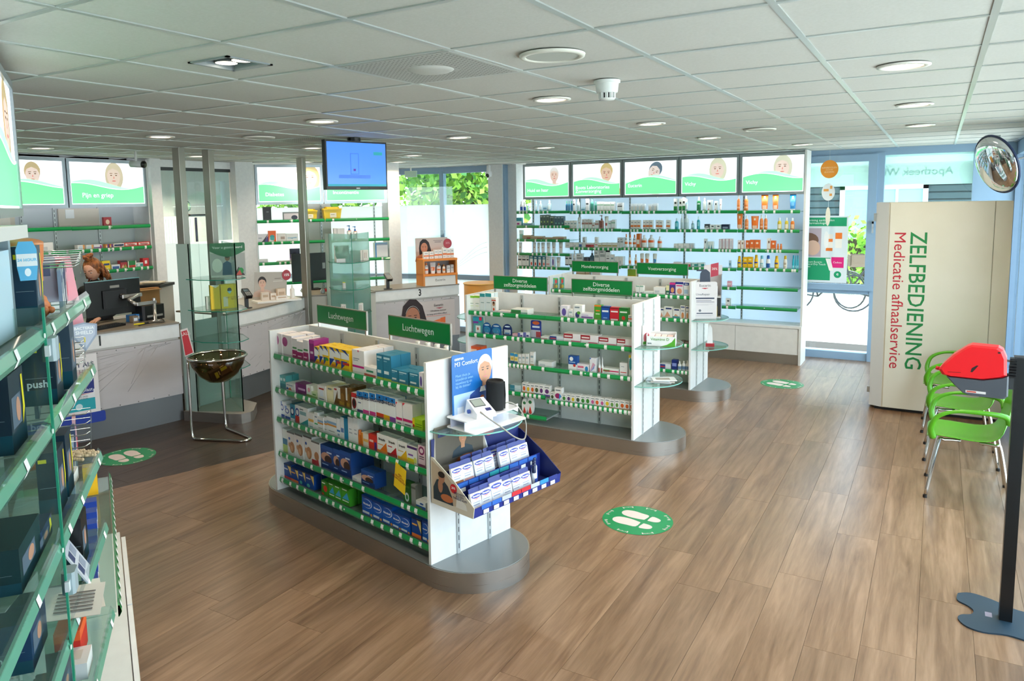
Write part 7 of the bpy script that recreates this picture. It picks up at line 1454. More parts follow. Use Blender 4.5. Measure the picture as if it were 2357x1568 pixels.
# shopping-like red and grey retractable unit on black post
t = thing('post_stand', 'black square post stand on a wavy dark blue foot plate', 'stand', (1.445, 1.30, 0), 0)
P = []
wav = [(-.20,.18),(-.14,.215),(-.05,.19),(.04,.135),(.13,.12),(.22,.12),(.34,.10),(.42,.0),(.40,-.12),(.33,-.2),(.22,-.22),(.10,-.185),(.0,-.165),(-.10,-.19),(-.17,-.17),(-.205,-.11),(-.19,-.06),(-.145,-.03),(-.135,.02),(-.16,.06),(-.205,.10)]
sp_ = smooth_path([(a, b, 0) for a, b in wav + [wav[0]]], 4); P = [(p.x, p.y) for p in sp_[:-1]][::-1]
a_ = sum(P[j][0]*P[(j+1)%len(P)][1]-P[(j+1)%len(P)][0]*P[j][1] for j in range(len(P)))
obj('foot_plate', MB().prism(P if a_ > 0 else P[::-1], 0, .008, mat('17303f', .5)), t); obj('post', MB().box(-.0275, -.0275, .008, .0275, .0275, 1.355, mat('0b0c0e', .3)), t); obj('plate_label', MB().add([(-.085,-.02,.0085),(-.055,-.02,.0085),(-.055,.03,.0085),(-.085,.03,.0085)], [(0,1,2,3)], mat('8c8494', .5)), t); obj('post_cap', MB().box(-.029,-.029,1.355,.029,.029,1.362,BLK2), t)
obj('bracket', MB().box(-.05, -.03, 1.20, -.0275, -.015, 1.32, mat('2a2c2e', .4)).box(-.07,-.03,1.335,-.0275,-.02,1.345,STEEL), t)
t = thing('belt_unit', 'red and grey moulded wall unit held on the black post', 'dispenser', (1.372, 1.27, 1.158), -.08); t.scale = (.80, .80, .80)
th = .13
top = [(-.335,.145),(-.315,.115),(-.28,.105),(-.10,.105),(.0,.13),(.02,.145),(.015,.25),(-.005,.30),(-.03,.315),(-.165,.318),(-.19,.305),(-.26,.245),(-.31,.185)]
bot = [(-.29,.105),(-.10,.105),(.0,.13),(.03,.145),(.032,.02),(.012,.0),(-.16,.0),(-.20,.012),(-.25,.06)]
def bevprism(poly, y0, y1, m_, b=.02):
    cx = sum(p[0] for p in poly)/len(poly); cz = sum(p[1] for p in poly)/len(poly)
    inn = [(cx+(x-cx)*(1-b*5), cz+(z-cz)*(1-b*5)) for x, z in poly]; n = len(poly); mb = MB()
    V = [(x, y0, z) for x, z in inn] + [(x, y0+b, z) for x, z in poly] + [(x, y1-b, z) for x, z in poly] + [(x, y1, z) for x, z in inn]
    F = [tuple(range(n)), tuple(range(4*n-1, 3*n-1, -1))] + [(k*n+i, (k+1)*n+i, (k+1)*n+(i+1)%n, k*n+(i+1)%n) for k in range(3) for i in range(n)]
    ar = sum(poly[j][0]*poly[(j+1)%n][1]-poly[(j+1)%n][0]*poly[j][1] for j in range(n))
    if ar < 0: F = [f[::-1] for f in F]
    mb.add(V, F, m_); return mb
obj('red_cover', bevprism(top, -th/2, th/2, mat('d8121c', .35), .018), t); obj('grey_base', bevprism(bot, -th/2-.002, th/2, mat('43474f', .45), .012), t)
obj('slot', MB().face([(-.165,.15),(-.155,.15),(-.125,.195),(-.135,.195),(-.16,.175)], -th/2-.0006, mat('1c0a0a', .5)).face([(-.285,.135),(-.215,.14),(-.215,.143),(-.285,.138)], -th/2-.0006, mat('4a0a0a', .5)).face(ell(-.025,.285,.008,.006,10), -th/2-.0008, mat('2a0a0a', .5)), t)
obj('plate', MB().rect(-.185, .02, -.08, .035, -th/2-.003, mat('c9c4c4', .5)).rect(-.18, .023, -.13, .032, -th/2-.0035, mat('b4483a', .5)), t)
obj('nozzle', MB().tube([(-.335,0,.14),(-.355,0,.145)], .012, 8, mat('c8102a', .4)), t)
bl = MB()
for q in range(7): bl.box(.03, -.03, .13+q*.018, .065, .03, .141+q*.018, BLK)
obj('bellows', bl, t)
# convex mirror
t = thing('convex_mirror', 'round convex security mirror with dark rim near the ceiling corner', 'mirror', (1.47, 4.62, 2.40), 0)
nvv = Vector((-.80, -.50, -.32)).normalized(); q_ = nvv.to_track_quat('Z', 'Y').to_matrix().to_4x4()
m = MB(); m.T = q_; m.lathe([(.245*math.cos(a), .07*math.sin(a)) for a in [i*PI/20 for i in range(10)]] + [(.001,.07)], 40, mat('e6eaee', .02, 1.0)); obj('mirror_face', m, t)
m = MB(); m.T = q_; m.tube([(.25*math.cos(i*PI/20), .25*math.sin(i*PI/20), 0) for i in range(40)], .009, 8, mat('1c2c50', .4), closed=True); m.lathe([(.001,-.012),(.245,-.01)], 32, BLK2); obj('rim', m, t)
obj('arm', MB().tube([(0,0,0),(.12,.05,.03),(.37,.05,.10)], .008, 8, mat('c9cdd2', .4)), t)
t = thing('exit_sensor', 'small grey sensor with green light above the mirror', 'sensor', (1.52, 6.2, 2.66)); obj('body', MB().box(-.05,-.02,-.07,.05,.02,.08,mat('9aa3a6',.5)), t); obj('light', MB().rect(-.01,.0,.01,.03,-.021,mat('4adf4a',.5,0,1.0)), t)
# cameras
t = thing('security_camera', 'small white dome camera on the column beside the window', 'camera', (-5.08, 7.25, 2.60)); obj('body', MB().lathe([(.03,.14),(.035,.05),(.05,.04),(.055,0),(.045,-.04)], 16, mat('e9eaec', .3)), t); obj('lens', MB().sphere((0,-.03,-.015), .035, mat('1a1a1e', .2)), t); obj('bracket', MB().box(-.01,-.01,.14,.01,.01,.16,LAM), t)
t = thing('security_camera', 'white tube camera with dark lens hanging behind the first steel post', 'camera', (-6.05, 1.78, 2.62), .3); obj('body', MB().tube([(-.09,0,0),(.05,0,-.01)], .035, 14, mat('dfe3e4', .3)), t); obj('lens', MB().tube([(.05,0,-.01),(.07,0,-.012)], .036, 14, BLK), t); obj('bracket', MB().tube([(-.03,0,.02),(-.03,0,.13)], .012, 8, LAM), t)
t = thing('exit_box', 'small pale green emergency light box at the ceiling by the frosted door', 'sign', (-6.35, 6.9, 2.64), .3); obj('body', MB().box(-.10,-.02,-.05,.10,.02,.05,mat('cfe0cc',.4)), t); obj('bracket', MB().box(-.01,-.01,.05,.01,.01,.11,LAM), t)
# glass door with handle towards the window
t = thing('glass_door_leaf', 'frameless glass door leaf with steel bar handle near counter three', 'glass door', (-6.1, 6.45, 0), .9); obj('pane', MB().box(-.02,-.004,.02,.75,.004,2.66,GL), t); obj('bar_handle', MB().tube([(.12,-.05,.92),(.12,-.05,1.60)], .012, 8, mat('a9b4bc',.3,.6)).tube([(.12,-.05,1.5),(.12,0,1.5)], .008, 6, STEEL).tube([(.12,-.05,1.0),(.12,0,1.0)], .008, 6, STEEL), t)
# office things
t = thing('office_cabinet', 'white ribbed tambour cabinet in the back office', 'cabinet', (-9.33, 4.1, 0)); obj('body', MB().box(-.06, -1.6, 0, .13, 1.1, 2.03, LAM), t); tb = MB()
for q in range(46): tb.box(.13, -1.55+q*.05, .1, .138, -1.55+q*.05+.035, 1.98, mat('dfe9f2', .5))
tb = obj('tambour_slats', tb, t); tb['kind'] = 'stuff'; obj('divider', MB().box(.139,.78,.1,.145,.82,2.0,mat('2a2438',.5)), t); obj('edge', MB().box(-.06,1.1,0,.15,1.13,2.05,BLK2).box(-.06,.7,2.03,.15,1.13,2.05,BLK2), t)
t = thing('globe', 'blue desk globe on the office cabinet', 'globe', (-9.22, 4.74, 2.045)); obj('ball', MB().sphere((0,0,.13), .085, noisy('globe_print', '4a9ac0', 'b4c48a', 7, .3), 20, 12), t); obj('meridian', MB().tube([(0, .097*math.cos(a), .13+.097*math.sin(a)) for a in [-.2*PI+PI*1.1*i/16 for i in range(17)]], .006, 6, BLK), t); obj('foot', MB().lathe([(.075,0),(.07,.01),(.012,.02),(.012,.04)], 16, mat('5a3a3a', .5)), t)
t = thing('office_poster', 'poster with coloured THINK letters on the office wall', 'poster', (-9.385, 4.18, 2.05), E90); obj('sheet', MB().box(-.25,-.005,0,.25,0,.30,mat('e9e4dc',.6)), t)
for i, (ch, c) in enumerate(zip('THINK', ('d8a02a','4a9a4a','c84a6a','e07a2a','3a8ac0'))): text(t, ch, .11, -.22+i*.09, -.007, .24, mat(c, .5), bold=.004)
obj('picture', MB().rect(-.2,.02,.2,.15,-.0055,mat('6a8a84',.5)), t)
# ------------------------------------------------------------------ entrance window dressing
t = thing('sun_poster', 'sunscreen poster with green bands hanging in the side window', 'poster', (-.25, 7.70, 1.02))
m = MB(); m.box(-.30, 0, 0, .32, .004, .88, mat('dfe6ea', .4)); obj('sheet', m, t)
m = MB(); gn = mat('0f9a68', .5); m.rect(-.28,.745,.30,.86,-.0005,gn); m.rect(-.28,.03,.12,.33,-.0005,gn); m.rect(-.28,.34,.0,.72,-.0005,mat('b9a9b4',.5)); m.face(ell(-.14,.5,.10,.13,16),-.001,mat('d9b09a',.5)); m.face(ell(-.16,.56,.13,.10,16),-.0014,mat('7a5a48',.5)); m.face(ell(-.10,.46,.09,.10,16),-.0018,mat('dcb6a0',.5)); m.rect(.13,.2,.28,.34,-.0008,mat('e0187a',.5)); m.rect(.06,.42,.14,.64,-.0008,mat('f0e6dc',.5)); m.rect(.06,.42,.14,.46,-.0012,mat('ee7a2a',.5)); m.rect(.06,.54,.14,.58,-.0012,mat('ee7a2a',.5)); m.rect(.17,.46,.25,.66,-.0008,mat('f0e9e0',.5)); m.rect(.17,.58,.25,.66,-.0012,mat('ee7a2a',.5)); m.face([(.06,.32),(.12,.32),(.16,.16),(.11,.16)],-.001,mat('f2ece6',.5)); m.face(ell(.21,.11,.045,.045,16),-.001,mat('0f9a68',.5)); obj('print', m, t)
text(t, 'bescherming aanbevolen\ndoor dermatologen', .042, -.26, -.0015, .805, mat('e9fbf2', .5), line=.9); text(t, 'Cadeau', .035, .205, -.0015, .27, mat('f9dcea', .5), 'CENTER'); text(t, 'Combineert Eucerin\nOil Control Dry Touch\nen cadeau', .034, -.26, -.0015, .24, mat('e9fbf2', .5), line=.9); text(t, 'e', .06, .21, -.0018, .118, mat('ffffff', .5), 'CENTER')
t = thing('hanging_mobile', 'hanging string with orange disc and white oval cards in the side window', 'mobile', (-.15, 7.45, 0))
obj('cord', MB().tube([(0,.01,2.749),(0,.01,1.5)], .0015, 4, mat('cfd4d6', .5)), t)
obj('orange_disc', MB().prismy(ell(0, 2.50, .105, .115, 28), 0, .004, mat('e9912a', .5)), t); text(t, 'AANBEVOLEN\nDOOR\nEUCERIN', .028, 0, -.001, 2.49, mat('f6d49a', .5), 'CENTER')
obj('oval_card', MB().prismy(ell(-.005, 2.21, .078, .11, 26), 0, .003, mat('e4e6e6', .5)).rect(-.06,2.22,.0,2.25,-.0005,mat('e8a050',.5)).rect(.015,2.25,.04,2.29,-.0005,mat('e8a050',.5)).rect(.01,2.16,.04,2.19,-.0005,mat('e8a050',.5)), t); obj('oval_card', MB().prismy(ell(0, 1.90, .028, .12, 22), 0, .003, mat('e6dfcc', .5)), t); obj('oval_card', MB().prismy(ell(-.01, 1.60, .028, .11, 22), 0, .003, mat('e9eaea', .5)), t)
# ------------------------------------------------------------------ floor stickers
def sticker(x, y, rz, label):
    t = thing('floor_sticker', label, 'sticker', (x, y, .0006), rz, 'green footprint stickers')
    R_ = .235; m = MB(); Wt = mat('d8cbc6', .5)
    m.add([(R_*math.cos(i*PI/24), R_*math.sin(i*PI/24), .0008) for i in range(48)], [tuple(range(48))], mat('0c8a50', .35)); obj('disc', m, t)
    for s in (-1, 1):
        fp = MB(); P = [(-.045+.0,-.02)] 
        sole = [(-.035,-.015),(.035,-.015),(.045,.04),(.05,.09),(.035,.135),(.0,.15),(-.035,.13),(-.048,.08),(-.045,.03)]
        heel = [(-.034,-.035),(-.032,-.075),(-.015,-.1),(.015,-.1),(.032,-.075),(.034,-.035)]
        cx = s*.064
        for pl in (sole, heel):
            PP = smooth_path([(cx+s*a*1.1, b*1.12-.02, 0) for a, b in pl + [pl[0]]], 3)[:-1]; pp = [(p.x, p.y, .0014) for p in PP]
            ar = sum(pp[j][0]*pp[(j+1)%len(pp)][1]-pp[(j+1)%len(pp)][0]*pp[j][1] for j in range(len(pp)))
            fp.add(pp if ar > 0 else pp[::-1], [tuple(range(len(pp)))], Wt)
        obj('footprint', fp, t)
    tk = MB()
    for i in range(8):
        for d_ in (-.16, .16):
            a = i*PI/4+d_; ca, sa = math.cos(a), math.sin(a); tk.add([(.2*ca-.004*sa, .2*sa+.004*ca, .0014),(.2*ca+.004*sa, .2*sa-.004*ca, .0014),(.222*ca+.004*sa, .222*sa-.004*ca, .0014),(.222*ca-.004*sa, .222*sa+.004*ca, .0014)], [(0,1,2,3)], Wt)
    obj('tick_marks', tk, t)
    for i in range(8):
        a = i*PI/4; o = text(t, '1,5 METER', .017, 0, 0, 0, Wt, 'CENTER', name='ring_lettering'); o.matrix_local = Matrix.Translation((.212*math.cos(a), .212*math.sin(a), .0016)) @ Matrix.Rotation(a-PI/2, 4, 'Z')
sticker(-.590, 1.567, 1.44, 'green footprint sticker in the open aisle beside the nearest island'); sticker(-.407, 5.963, 1.25, 'green footprint sticker near the entrance and far shelf wall'); sticker(-4.93, .70, 1.4, 'green footprint sticker on the dark floor before counter one')
# ------------------------------------------------------------------ closest shelving (south-west diagonal)
NA_O, NA_D = (-1.286, -1.726), 141.0
NB_D = 148.5
def na(u, b, z): return frame_pt(NA_O, NA_D, u, b, z)
RA = math.radians(NA_D); RB_ = math.radians(NB_D)
NA = thing('close_shelving', 'closest glass shelving run with bandage boxes, cut by the picture edge', 'shelving', (NA_O[0], NA_O[1], 0), RA)
for z in (1.865, 1.637, 1.343, 1.096, .79): shelf(NA, -1.45, -.004, 0, .40, z, [-.12 if z > 1.8 else -.08, -.42, -.62, -1.0], random, STRIPT)
obj('back_panel', MB().box(-1.5, .43, .45, 0, .44, 2.2, mat('b9bec2', .5)), NA)
for x in (-1.44, -.72, -.02): upright(NA, x, .43, .45, 2.2)
obj('base_cabinet', MB().box(-1.6, .06, .0, -.02, .42, .44, LAM), NA)
obj('cabinet_top', MB().box(-1.6, -.08, .44, -.02, .43, .46, LAM), NA); obj('cabinet_door', MB().box(-.78, -.09, .10, -.05, -.06, .435, LAM), NA); obj('cabinet_door', MB().box(-1.55, -.09, .10, -.79, -.06, .435, LAM), NA)
m = MB(); m.box(-.735, -.01, .5, -.727, .42, 1.93, GTW); m.box(-.736, -.014, .5, -.726, -.009, 1.93, GEDGE); obj('glass_divider', m, NA)
NB = thing('hook_shelving', 'second shelving bay with wire hooks, white base cabinets and a striped lower shelf', 'shelving', (NA_O[0], NA_O[1], 0), RB_)
shelf(NB, .01, 1.47, -.02, .38, .79, [.05+.075*i for i in range(19)], random)
obj('back_panel', MB().box(0, .43, .45, 1.5, .44, 2.13, mat('aeb3b8', .5)), NB)
obj('cabinet_body', MB().box(.0, .02, 0, 1.53, .42, .44, LAM), NB); obj('cabinet_top', MB().box(0, -.05, .44, 1.53, .43, .46, LAM), NB)
obj('cabinet_door', MB().box(.02, -.075, .08, .75, -.055, .43, LAM), NB); obj('cabinet_door', MB().box(.76, -.075, .08, 1.53, -.055, .43, LAM), NB)
lightbox(NB, .24, 1.24, 2.13, 2.72, .24, '', ('a', .7, .5, P_('c9b48a','f0d4c6',cloth='8a9ad0',hairstyle='long'), .9)); lightbox(NB, -.78, .235, 2.13, 2.72, .24, '', ('none', 0, 0, {}, .4))
# wire hooks with packs
for r_, (z, x0, n, y0) in enumerate(((1.95, .35, 6, .02), (1.60, .30, 5, .03), (1.28, .35, 4, .03))):
    for q in range(n):
        x = x0+q*.17
        t = thing('display_hook', 'wire display hook %s in the %s hook row above the striped shelf' % (ORD[q], ORD[r_]), 'hook', frame_pt(NA_O, NB_D, x, 0, z), RB_, 'wire hooks in the second bay')
        obj('rod', MB().tube([(0,.42,0),(0,y0+.02,0),(0,y0,.012)], .0025, 5, CHROME), t); obj('rod', MB().tube([(.02,.42,.02),(.02,y0,.02)], .002, 5, CHROME), t); obj('tag_holder', MB().box(-.012, y0-.002, -.035, .03, y0, .012, CLR), t)
        k = (q*3+r_*2) % 4; c = ['7f8fa8','c8a0ac','3a4a6a','9aa8b4'][k]
        for pk in range(2):
            o = obj('hanging_pack', MB().prismy(rrect(-.045, -.17, .045, 0, .01), 0, .012, mat(c, .35)).rect(-.035, -.15, .035, -.09, -.0005, mat(['e6e9ee','d8405a','c9d0da','e0e4ea'][k], .4)).rect(-.035,-.05,.035,-.025,-.0005,mat('1c2a6a',.4)), None, frame_pt(NA_O, NB_D, x+.01, y0+.06+pk*.09, z-.005), RB_)
            tag(o, 'blister pack, %s of hook %s in the %s hook row' % (['front','back'][pk], ORD[q].replace('first','one').replace('second','two').replace('third','three').replace('fourth','four').replace('fifth','five').replace('sixth','six'), ORD[r_]), 'pack', 'packs hanging in the second bay')
o = thing('shield_card', 'silver BACTERIA SHIELD header card above the hanging packs', 'card', frame_pt(NA_O, NB_D, .85, .03, 1.60), RB_-1.54); o.scale = (.68, .68, .68)
m = MB(); m.prismy([(-.07,.03),(0,-.07),(.07,.03),(.075,.10),(0,.115),(-.075,.10)], 0, .004, mat('9aa6bc', .3)); m.face([(-.06,.035),(0,-.05),(.06,.035),(.062,.092),(0,.105),(-.062,.092)], -.0006, mat('b9c3d6', .35)); obj('card', m, o); text(o, 'BACTERIA', .024, 0, -.0012, .078, mat('f4f7fb', .5), 'CENTER', bold=.0006); text(o, 'SHIELD', .031, 0, -.0012, .05, mat('f4f7fb', .5), 'CENTER', bold=.0006); obj('mark', MB().rect(-.004, -.01, .004, .02, -.0012, mat('e9d23a', .5)), o)
# things on the close shelves : facing the aisle side, seen end-on
NVB = mat('1c2f3e', .35); TEALB = mat('16485a', .35); YEL = mat('e6dc1e', .4)
def brace(u, b, z, w, h, d, label, c=NVB, yel=True, word='push', ang=0.0):
    t = thing('bandage_box', label, 'box', na(u, b, z), RA+ang, 'bandage boxes on the closest shelves')
    obj('carton', MB().box(-w/2, 0, 0, w/2, d, h, c).box(-w/2-.0004, 0, 0, w/2+.0004, d+.0004, h*.25, TEALB), t)
    m = MB()
    if yel: m.face([(w*.25,h*.25),(w*.45,h*.45),(w*.40,h*.9),(w*.3,h*.9),(w*.33,h*.5)], -.0008, YEL)
    m.rect(-w*.4, h*.3, w*.2, h*.7, -.0006, mat('5a6a7c', .4)); m.face(ell(0, h*.5, w*.14, h*.16, 14), -.001, mat('b98a72', .5)); obj('front_print', m, t)
    m = MB(); x = -w/2-.0008
    m.add([(x,d*.9,h*.90),(x,d*.9,h*.84),(x,d*.5,h*.84),(x,d*.5,h*.90)], [(0,1,2,3)], YEL) if yel else None
    m.add([(x,d*.9,h*.44),(x,d*.9,h*.435),(x,d*.1,h*.435),(x,d*.1,h*.44)], [(0,1,2,3)], mat('9ab0b8', .4)); obj('end_print', m, t)
    if word: text(t, word, min(h*.16, d*.45), x-.001, d*.55, h*.34, mat('dfe9ee', .5), 'CENTER', M=Matrix.Rotation(-PI/2, 4, 'Z'), bold=.0006)
    return t
brace(-.43, .02, 1.638, .09, .17, .08, 'tall dark bandage box with yellow swoosh at the front edge of second shelf')
brace(-.26, .01, 1.638, .07, .21, .055, 'slate blue blister box behind the tall dark bandage box', mat('3a4c5e', .35), False, '')
brace(-.60, .10, 1.638, .10, .19, .10, 'dark bandage box behind the glass divider on second shelf')
brace(-.85, .03, 1.638, .13, .17, .12, 'large dark bandage box with yellow label near the lens on second shelf')
brace(-1.1, .06, 1.638, .13, .16, .12, 'navy bandage box at the picture edge on second shelf')
brace(-.53, .03, 1.866, .08, .20, .05, 'navy rounded pack with yellow edge on the top close shelf', mat('2a4258', .35), True, '')
brace(-.42, .08, 1.866, .07, .18, .05, 'grey green pack beside the navy rounded pack on the top close shelf', mat('9fb8ac', .35), False, '')
brace(-.50, .16, 1.866, .10, .16, .08, 'dark pack behind the clear divider on the top close shelf', NVB, False, '')
brace(-.45, .03, 1.344, .10, .17, .05, 'narrow dark bandage box with lime edge on third close shelf', NVB, True, '')
brace(-.33, .03, 1.344, .09, .18, .05, 'second narrow dark bandage box with lime edge on third close shelf', NVB, True, '')
brace(-.85, .03, 1.344, .20, .10, .16, 'low wide dark bandage box on third close shelf', mat('15343a', .35), False, 'push')
brace(-.70, .03, 1.344, .16, .05, .14, 'flat navy bandage box on the glass third close shelf', mat('16305a', .35), True, '')
brace(-.75, .05, 1.097, .16, .12, .14, 'navy bandage box with picture side on fourth close shelf', mat('17375c', .35), False, 'push')
brace(-.25, .02, 1.097, .10, .15, .045, 'black box with white print and blue top at far end of fourth shelf', mat('17191c', .35), False, '')
brace(-.12, .05, 1.097, .09, .15, .05, 'blue topped skin tone box at the end of fourth shelf', mat('1c3f8a', .35), False, '')
brace(-.45, .06, .791, .14, .10, .12, 'navy box on the lowest close shelf under the leaflets', mat('14264a', .35), False, '')
brace(-.70, .05, .791, .16, .18, .14, 'dark box with yellow label behind the glass on the lowest close shelf', mat('1b2a30', .35), True, '')
t = thing('red_box', 'red and orange carton at the end of the lowest close shelf', 'box', na(-.22, .05, .791), RA); obj('carton', MB().box(-.06, 0, 0, .06, .07, .10, mat('c8281e', .4)).box(-.0605,-.0005,.07,.0605,.0705,.101,mat('e8602a',.4)), t)
t = thing('white_carton', 'plain white carton in front of the red carton on the lowest close shelf', 'box', na(-.33, .02, .791), RA); obj('carton', MB().box(-.05, 0, 0, .05, .09, .05, LAM), t); obj('label', MB().add([(-.02,.02,.0505),(.03,.02,.0505),(.03,.06,.0505),(-.02,.06,.0505)], [(0,1,2,3)], mat('cfcac2', .5)), t)
for i, (u, b, z, a) in enumerate(((-.48, .0, 1.10, .2), (-.55, -.01, 1.12, .05))):
    o = thing('folded_leaflet', 'white folded leaflet, %s one sticking out of the fourth close shelf' % ['lower','upper'][i], 'leaflet', na(u, b, z), RA+a, 'leaflets on the fourth close shelf'); obj('sheet', MB().add([(-.09,-.05,-.01),(.10,-.05,-.012),(.10,.10,.0),(-.09,.10,.0),(-.09,-.05,-.009),(.10,-.05,-.011),(.10,.10,.001),(-.09,.10,.001)], [(0,3,2,1),(4,5,6,7),(0,1,5,4),(2,3,7,6)], mat('e6e2da', .6)), o)
    lm = MB()
    for q in range(6): lm.add([(-.06+.02*q,-.03,-.0045+.0),(-.052+.02*q,-.03,-.0045),(-.052+.02*q,.06,.002),(-.06+.02*q,.06,.002)], [(0,1,2,3)], mat('6a6a6a', .6))
    obj('printed_lines', lm, o)
t = thing('tilted_card', 'grey price card in clear holder leaning on the fourth close shelf', 'card', na(-.38, -.005, 1.11), RA+.1); t.rotation_euler = (-.5, 0, RA+.1); m = MB(); m.box(-.06, 0, 0, .06, .004, .15, mat('c2c8d2', .4)); 
for q in range(3): m.rect(-.045, .02+.045*q, -.01, .05+.045*q, -.0006, mat('3a4468', .5)); m.rect(.0, .02+.045*q, .045, .05+.045*q, -.0006, mat('8a94a8', .5))
obj('card', m, t)
t = thing('white_appliance', 'large pale grey carton with white lettering in the lower close corner', 'box', na(-.60, .09, .80), RA-.15); obj('carton', MB().box(-.16, 0, 0, .04, .2, .42, mat('b9bab8', .35)), t); text(t, 'STEUNKOUSEN', .05, -.1606, .12, .26, mat('f2f4f4', .5), 'CENTER', M=Matrix.Rotation(-PI/2, 4, 'Z'), bold=.0006); obj('print', MB().add([(-.1606,.06,.05),(-.1606,.06,.13),(-.1606,-.0+.15,.13),(-.1606,.15,.05)], [(0,3,2,1)], mat('9fd0e6', .5)), t)
t = thing('display_unit', 'white topped display unit with blue 24 hour card on the top close shelf', 'display', na(-.80, .05, 1.866), RA)
obj('back', MB().box(-.14, .0, 0, .10, .20, .20, mat('bfdcec', .3)), t); obj('top_board', MB().box(-.16, -.03, .225, .14, .25, .255, mat('dcdad6', .5)), t); obj('support', MB().box(.08, -.0, .0, .10, .18, .225, mat('8fa0a8', .4)), t)
o = thing('hour_card', 'blue and white 24 hour pack card hanging on the display unit', 'card', na(-.64, .05, 1.93), RA+.9+PI/2+.5); m = MB(); m.prismy([(-.035,.0),(.035,0),(.045,.07),(.045,.15),(.03,.19),(-.03,.19),(-.045,.15),(-.045,.07)], 0, .01, mat('3aa8da', .3)); m.rect(-.044, .07, .044, .13, -.0008, mat('dfe6ea', .4)); m.face(ell(0,.04,.014,.02,14), -.0008, mat('e0eef6', .4)); obj('card', m, o); text(o, '24 HOUR', .02, 0, -.0014, .10, mat('6ac0e6', .5), 'CENTER', bold=.0006); o.rotation_euler = (0, 0, RA-1.15); o.scale = (.5, .5, .5); o.location = na(-.62, .035, 1.985)
t = thing('foot_model', 'orange skin tone plastic foot model behind the 24 hour card', 'model', na(-.30, .10, 1.866), RA+.4); SK = mat('d9824e', .45)
obj('foot', MB().tube(smooth_path([(.0,.0,.20),(.015,0,.14),(.02,0,.08),(-.01,0,.04),(-.06,0,.03),(-.10,0,.02)]), [.045]*6+[.042]*6+[.032]*6+[.034]*6+[.03]*6+[.02], 12, SK), t); obj('toes', MB().sphere((-.105,.012,.018), .014, SK, 8, 6).sphere((-.105,-.01,.018), .012, SK, 8, 6).sphere((-.10,-.028,.016), .010, SK, 8, 6), t)
t = thing('hand_skeleton', 'plastic hand model with bare finger bones reaching over third close shelf', 'model', na(-.10, .10, 1.372), RA-PI/2+.3); BN = mat('c9b08e', .5)
obj('wrist', MB().tube(smooth_path([(-.10,0,.01),(-.05,0,.012),(0,0,.01)]), [.028]*6+[.033]*6+[.03], 12, mat('b4714a', .5)), t)
fx = MB()
for q in range(5):
    L_ = [.045,.075,.085,.078,.06][q]; y0 = -.026+q*.013; y1 = -.05+q*.025; pr_ = 0
    for s0, s1 in ((0,.38),(.4,.66),(.68,.86),(.87,1.0)):
        fx.tube([(s0*L_*1.3, y0+(y1-y0)*s0, .012-.01*s0),(s1*L_*1.3, y0+(y1-y0)*s1, .012-.01*s1)], [.0055,.0042], 7, BN); fx.sphere((s1*L_*1.3, y0+(y1-y0)*s1, .012-.01*s1), .0058, BN, 7, 5)
obj('finger_bones', fx, t)
t = thing('white_device', 'small white device box beside the hand model on third close shelf', 'box', na(-.25, .03, 1.344), RA); obj('casing', MB().box(-.045, 0, 0, .045, .04, .035, mat('dcdcd8', .4), .006), t); obj('window', MB().add([(-.03,.008,.0355),(.03,.008,.0355),(.03,.032,.0355),(-.03,.032,.0355)], [(0,1,2,3)], mat('a9a294', .4)), t)
for i, (u, b, z) in enumerate(((-.50, -.0, 1.985), (-.47, .0, 1.30))):
    t = thing('anti_theft_clip', 'grey security clip on the glass divider, %s one' % ['upper','lower'][i], 'clip', na(-.70, .0, 1.80 if i == 0 else 1.22), RA); obj('block', MB().box(-.03, -.03, 0, .02, .0, .055, mat('9fb0b8', .4), .006), t); obj('pin', MB().box(-.045, -.02, .015, -.03, -.01, .04, mat('dfe4e8', .4)), t)
for i in range(7):
    o = obj('plaster_box', MB().box(-.03, 0, 0, .03, .05, .09, mat('e3e5ea', .4)).box(-.0305,-.0005,.055,.0305,.0505,.0905,mat('1f3f9a',.4)).rect(-.02,.01,.02,.03,-.001,mat('c8404a',.5)), None, frame_pt(NA_O, NB_D, .12+i*.13, .035, .791), RB_)
    tag(o, 'blue topped plaster box, %s along the striped shelf from its near joint' % ORD[i], 'box', 'plaster boxes on the striped shelf')
o = obj('yellow_box', MB().box(-.03, 0, 0, .03, .06, .14, mat('f0b81e', .4)).rect(-.02,.02,.02,.07,-.0005,mat('c8302a',.5)), None, frame_pt(NA_O, NB_D, 1.25, .03, .791), RB_); tag(o, 'yellow and red box at the far end of the striped shelf', 'box')
# leaflet rack poster leaning above
t = thing('magazine_board', 'grey and pink brochure panel leaning behind the upper wire hooks', 'board', frame_pt(NA_O, NB_D, .9, .12, 1.62), RB_-1.3); obj('board', MB().prismy([(-.12,0),(.10,.0),(.06,.34),(-.16,.34)], 0, .006, mat('8d93a8', .4)).face([(.03,0),(.10,0),(.06,.34),(0,.34)], -.0006, mat('c98a9a', .4)).rect(-.1,.26,-.02,.31,-.0006,mat('2a3a6a',.4)), t)
t = thing('black_fan_stand', 'black fanned product holder with round white badge behind the brochure panel', 'holder', (-6.55, .95, 1.40), E90); obj('holder', MB().prismy([(-.1,.14),(.02,.0),(.17,-.02),(.12,.1),(.0,.16)], 0, .03, mat('16181b', .4)).prismy([(.03,-.01),(.17,-.03),(.16,-.06),(.05,-.05)], .0, .03, mat('c8a02a', .5)), t); obj('badge', MB().prismy(ell(.0, .20, .055, .055, 20), -.005, .0, mat('dfe6e0', .4)).face(ell(.0,.20,.04,.035,16), -.0056, mat('3a8a5a', .5)), t); obj('stem', MB().box(-.01,.01,-.39,.01,.02,.1,BLK), t)
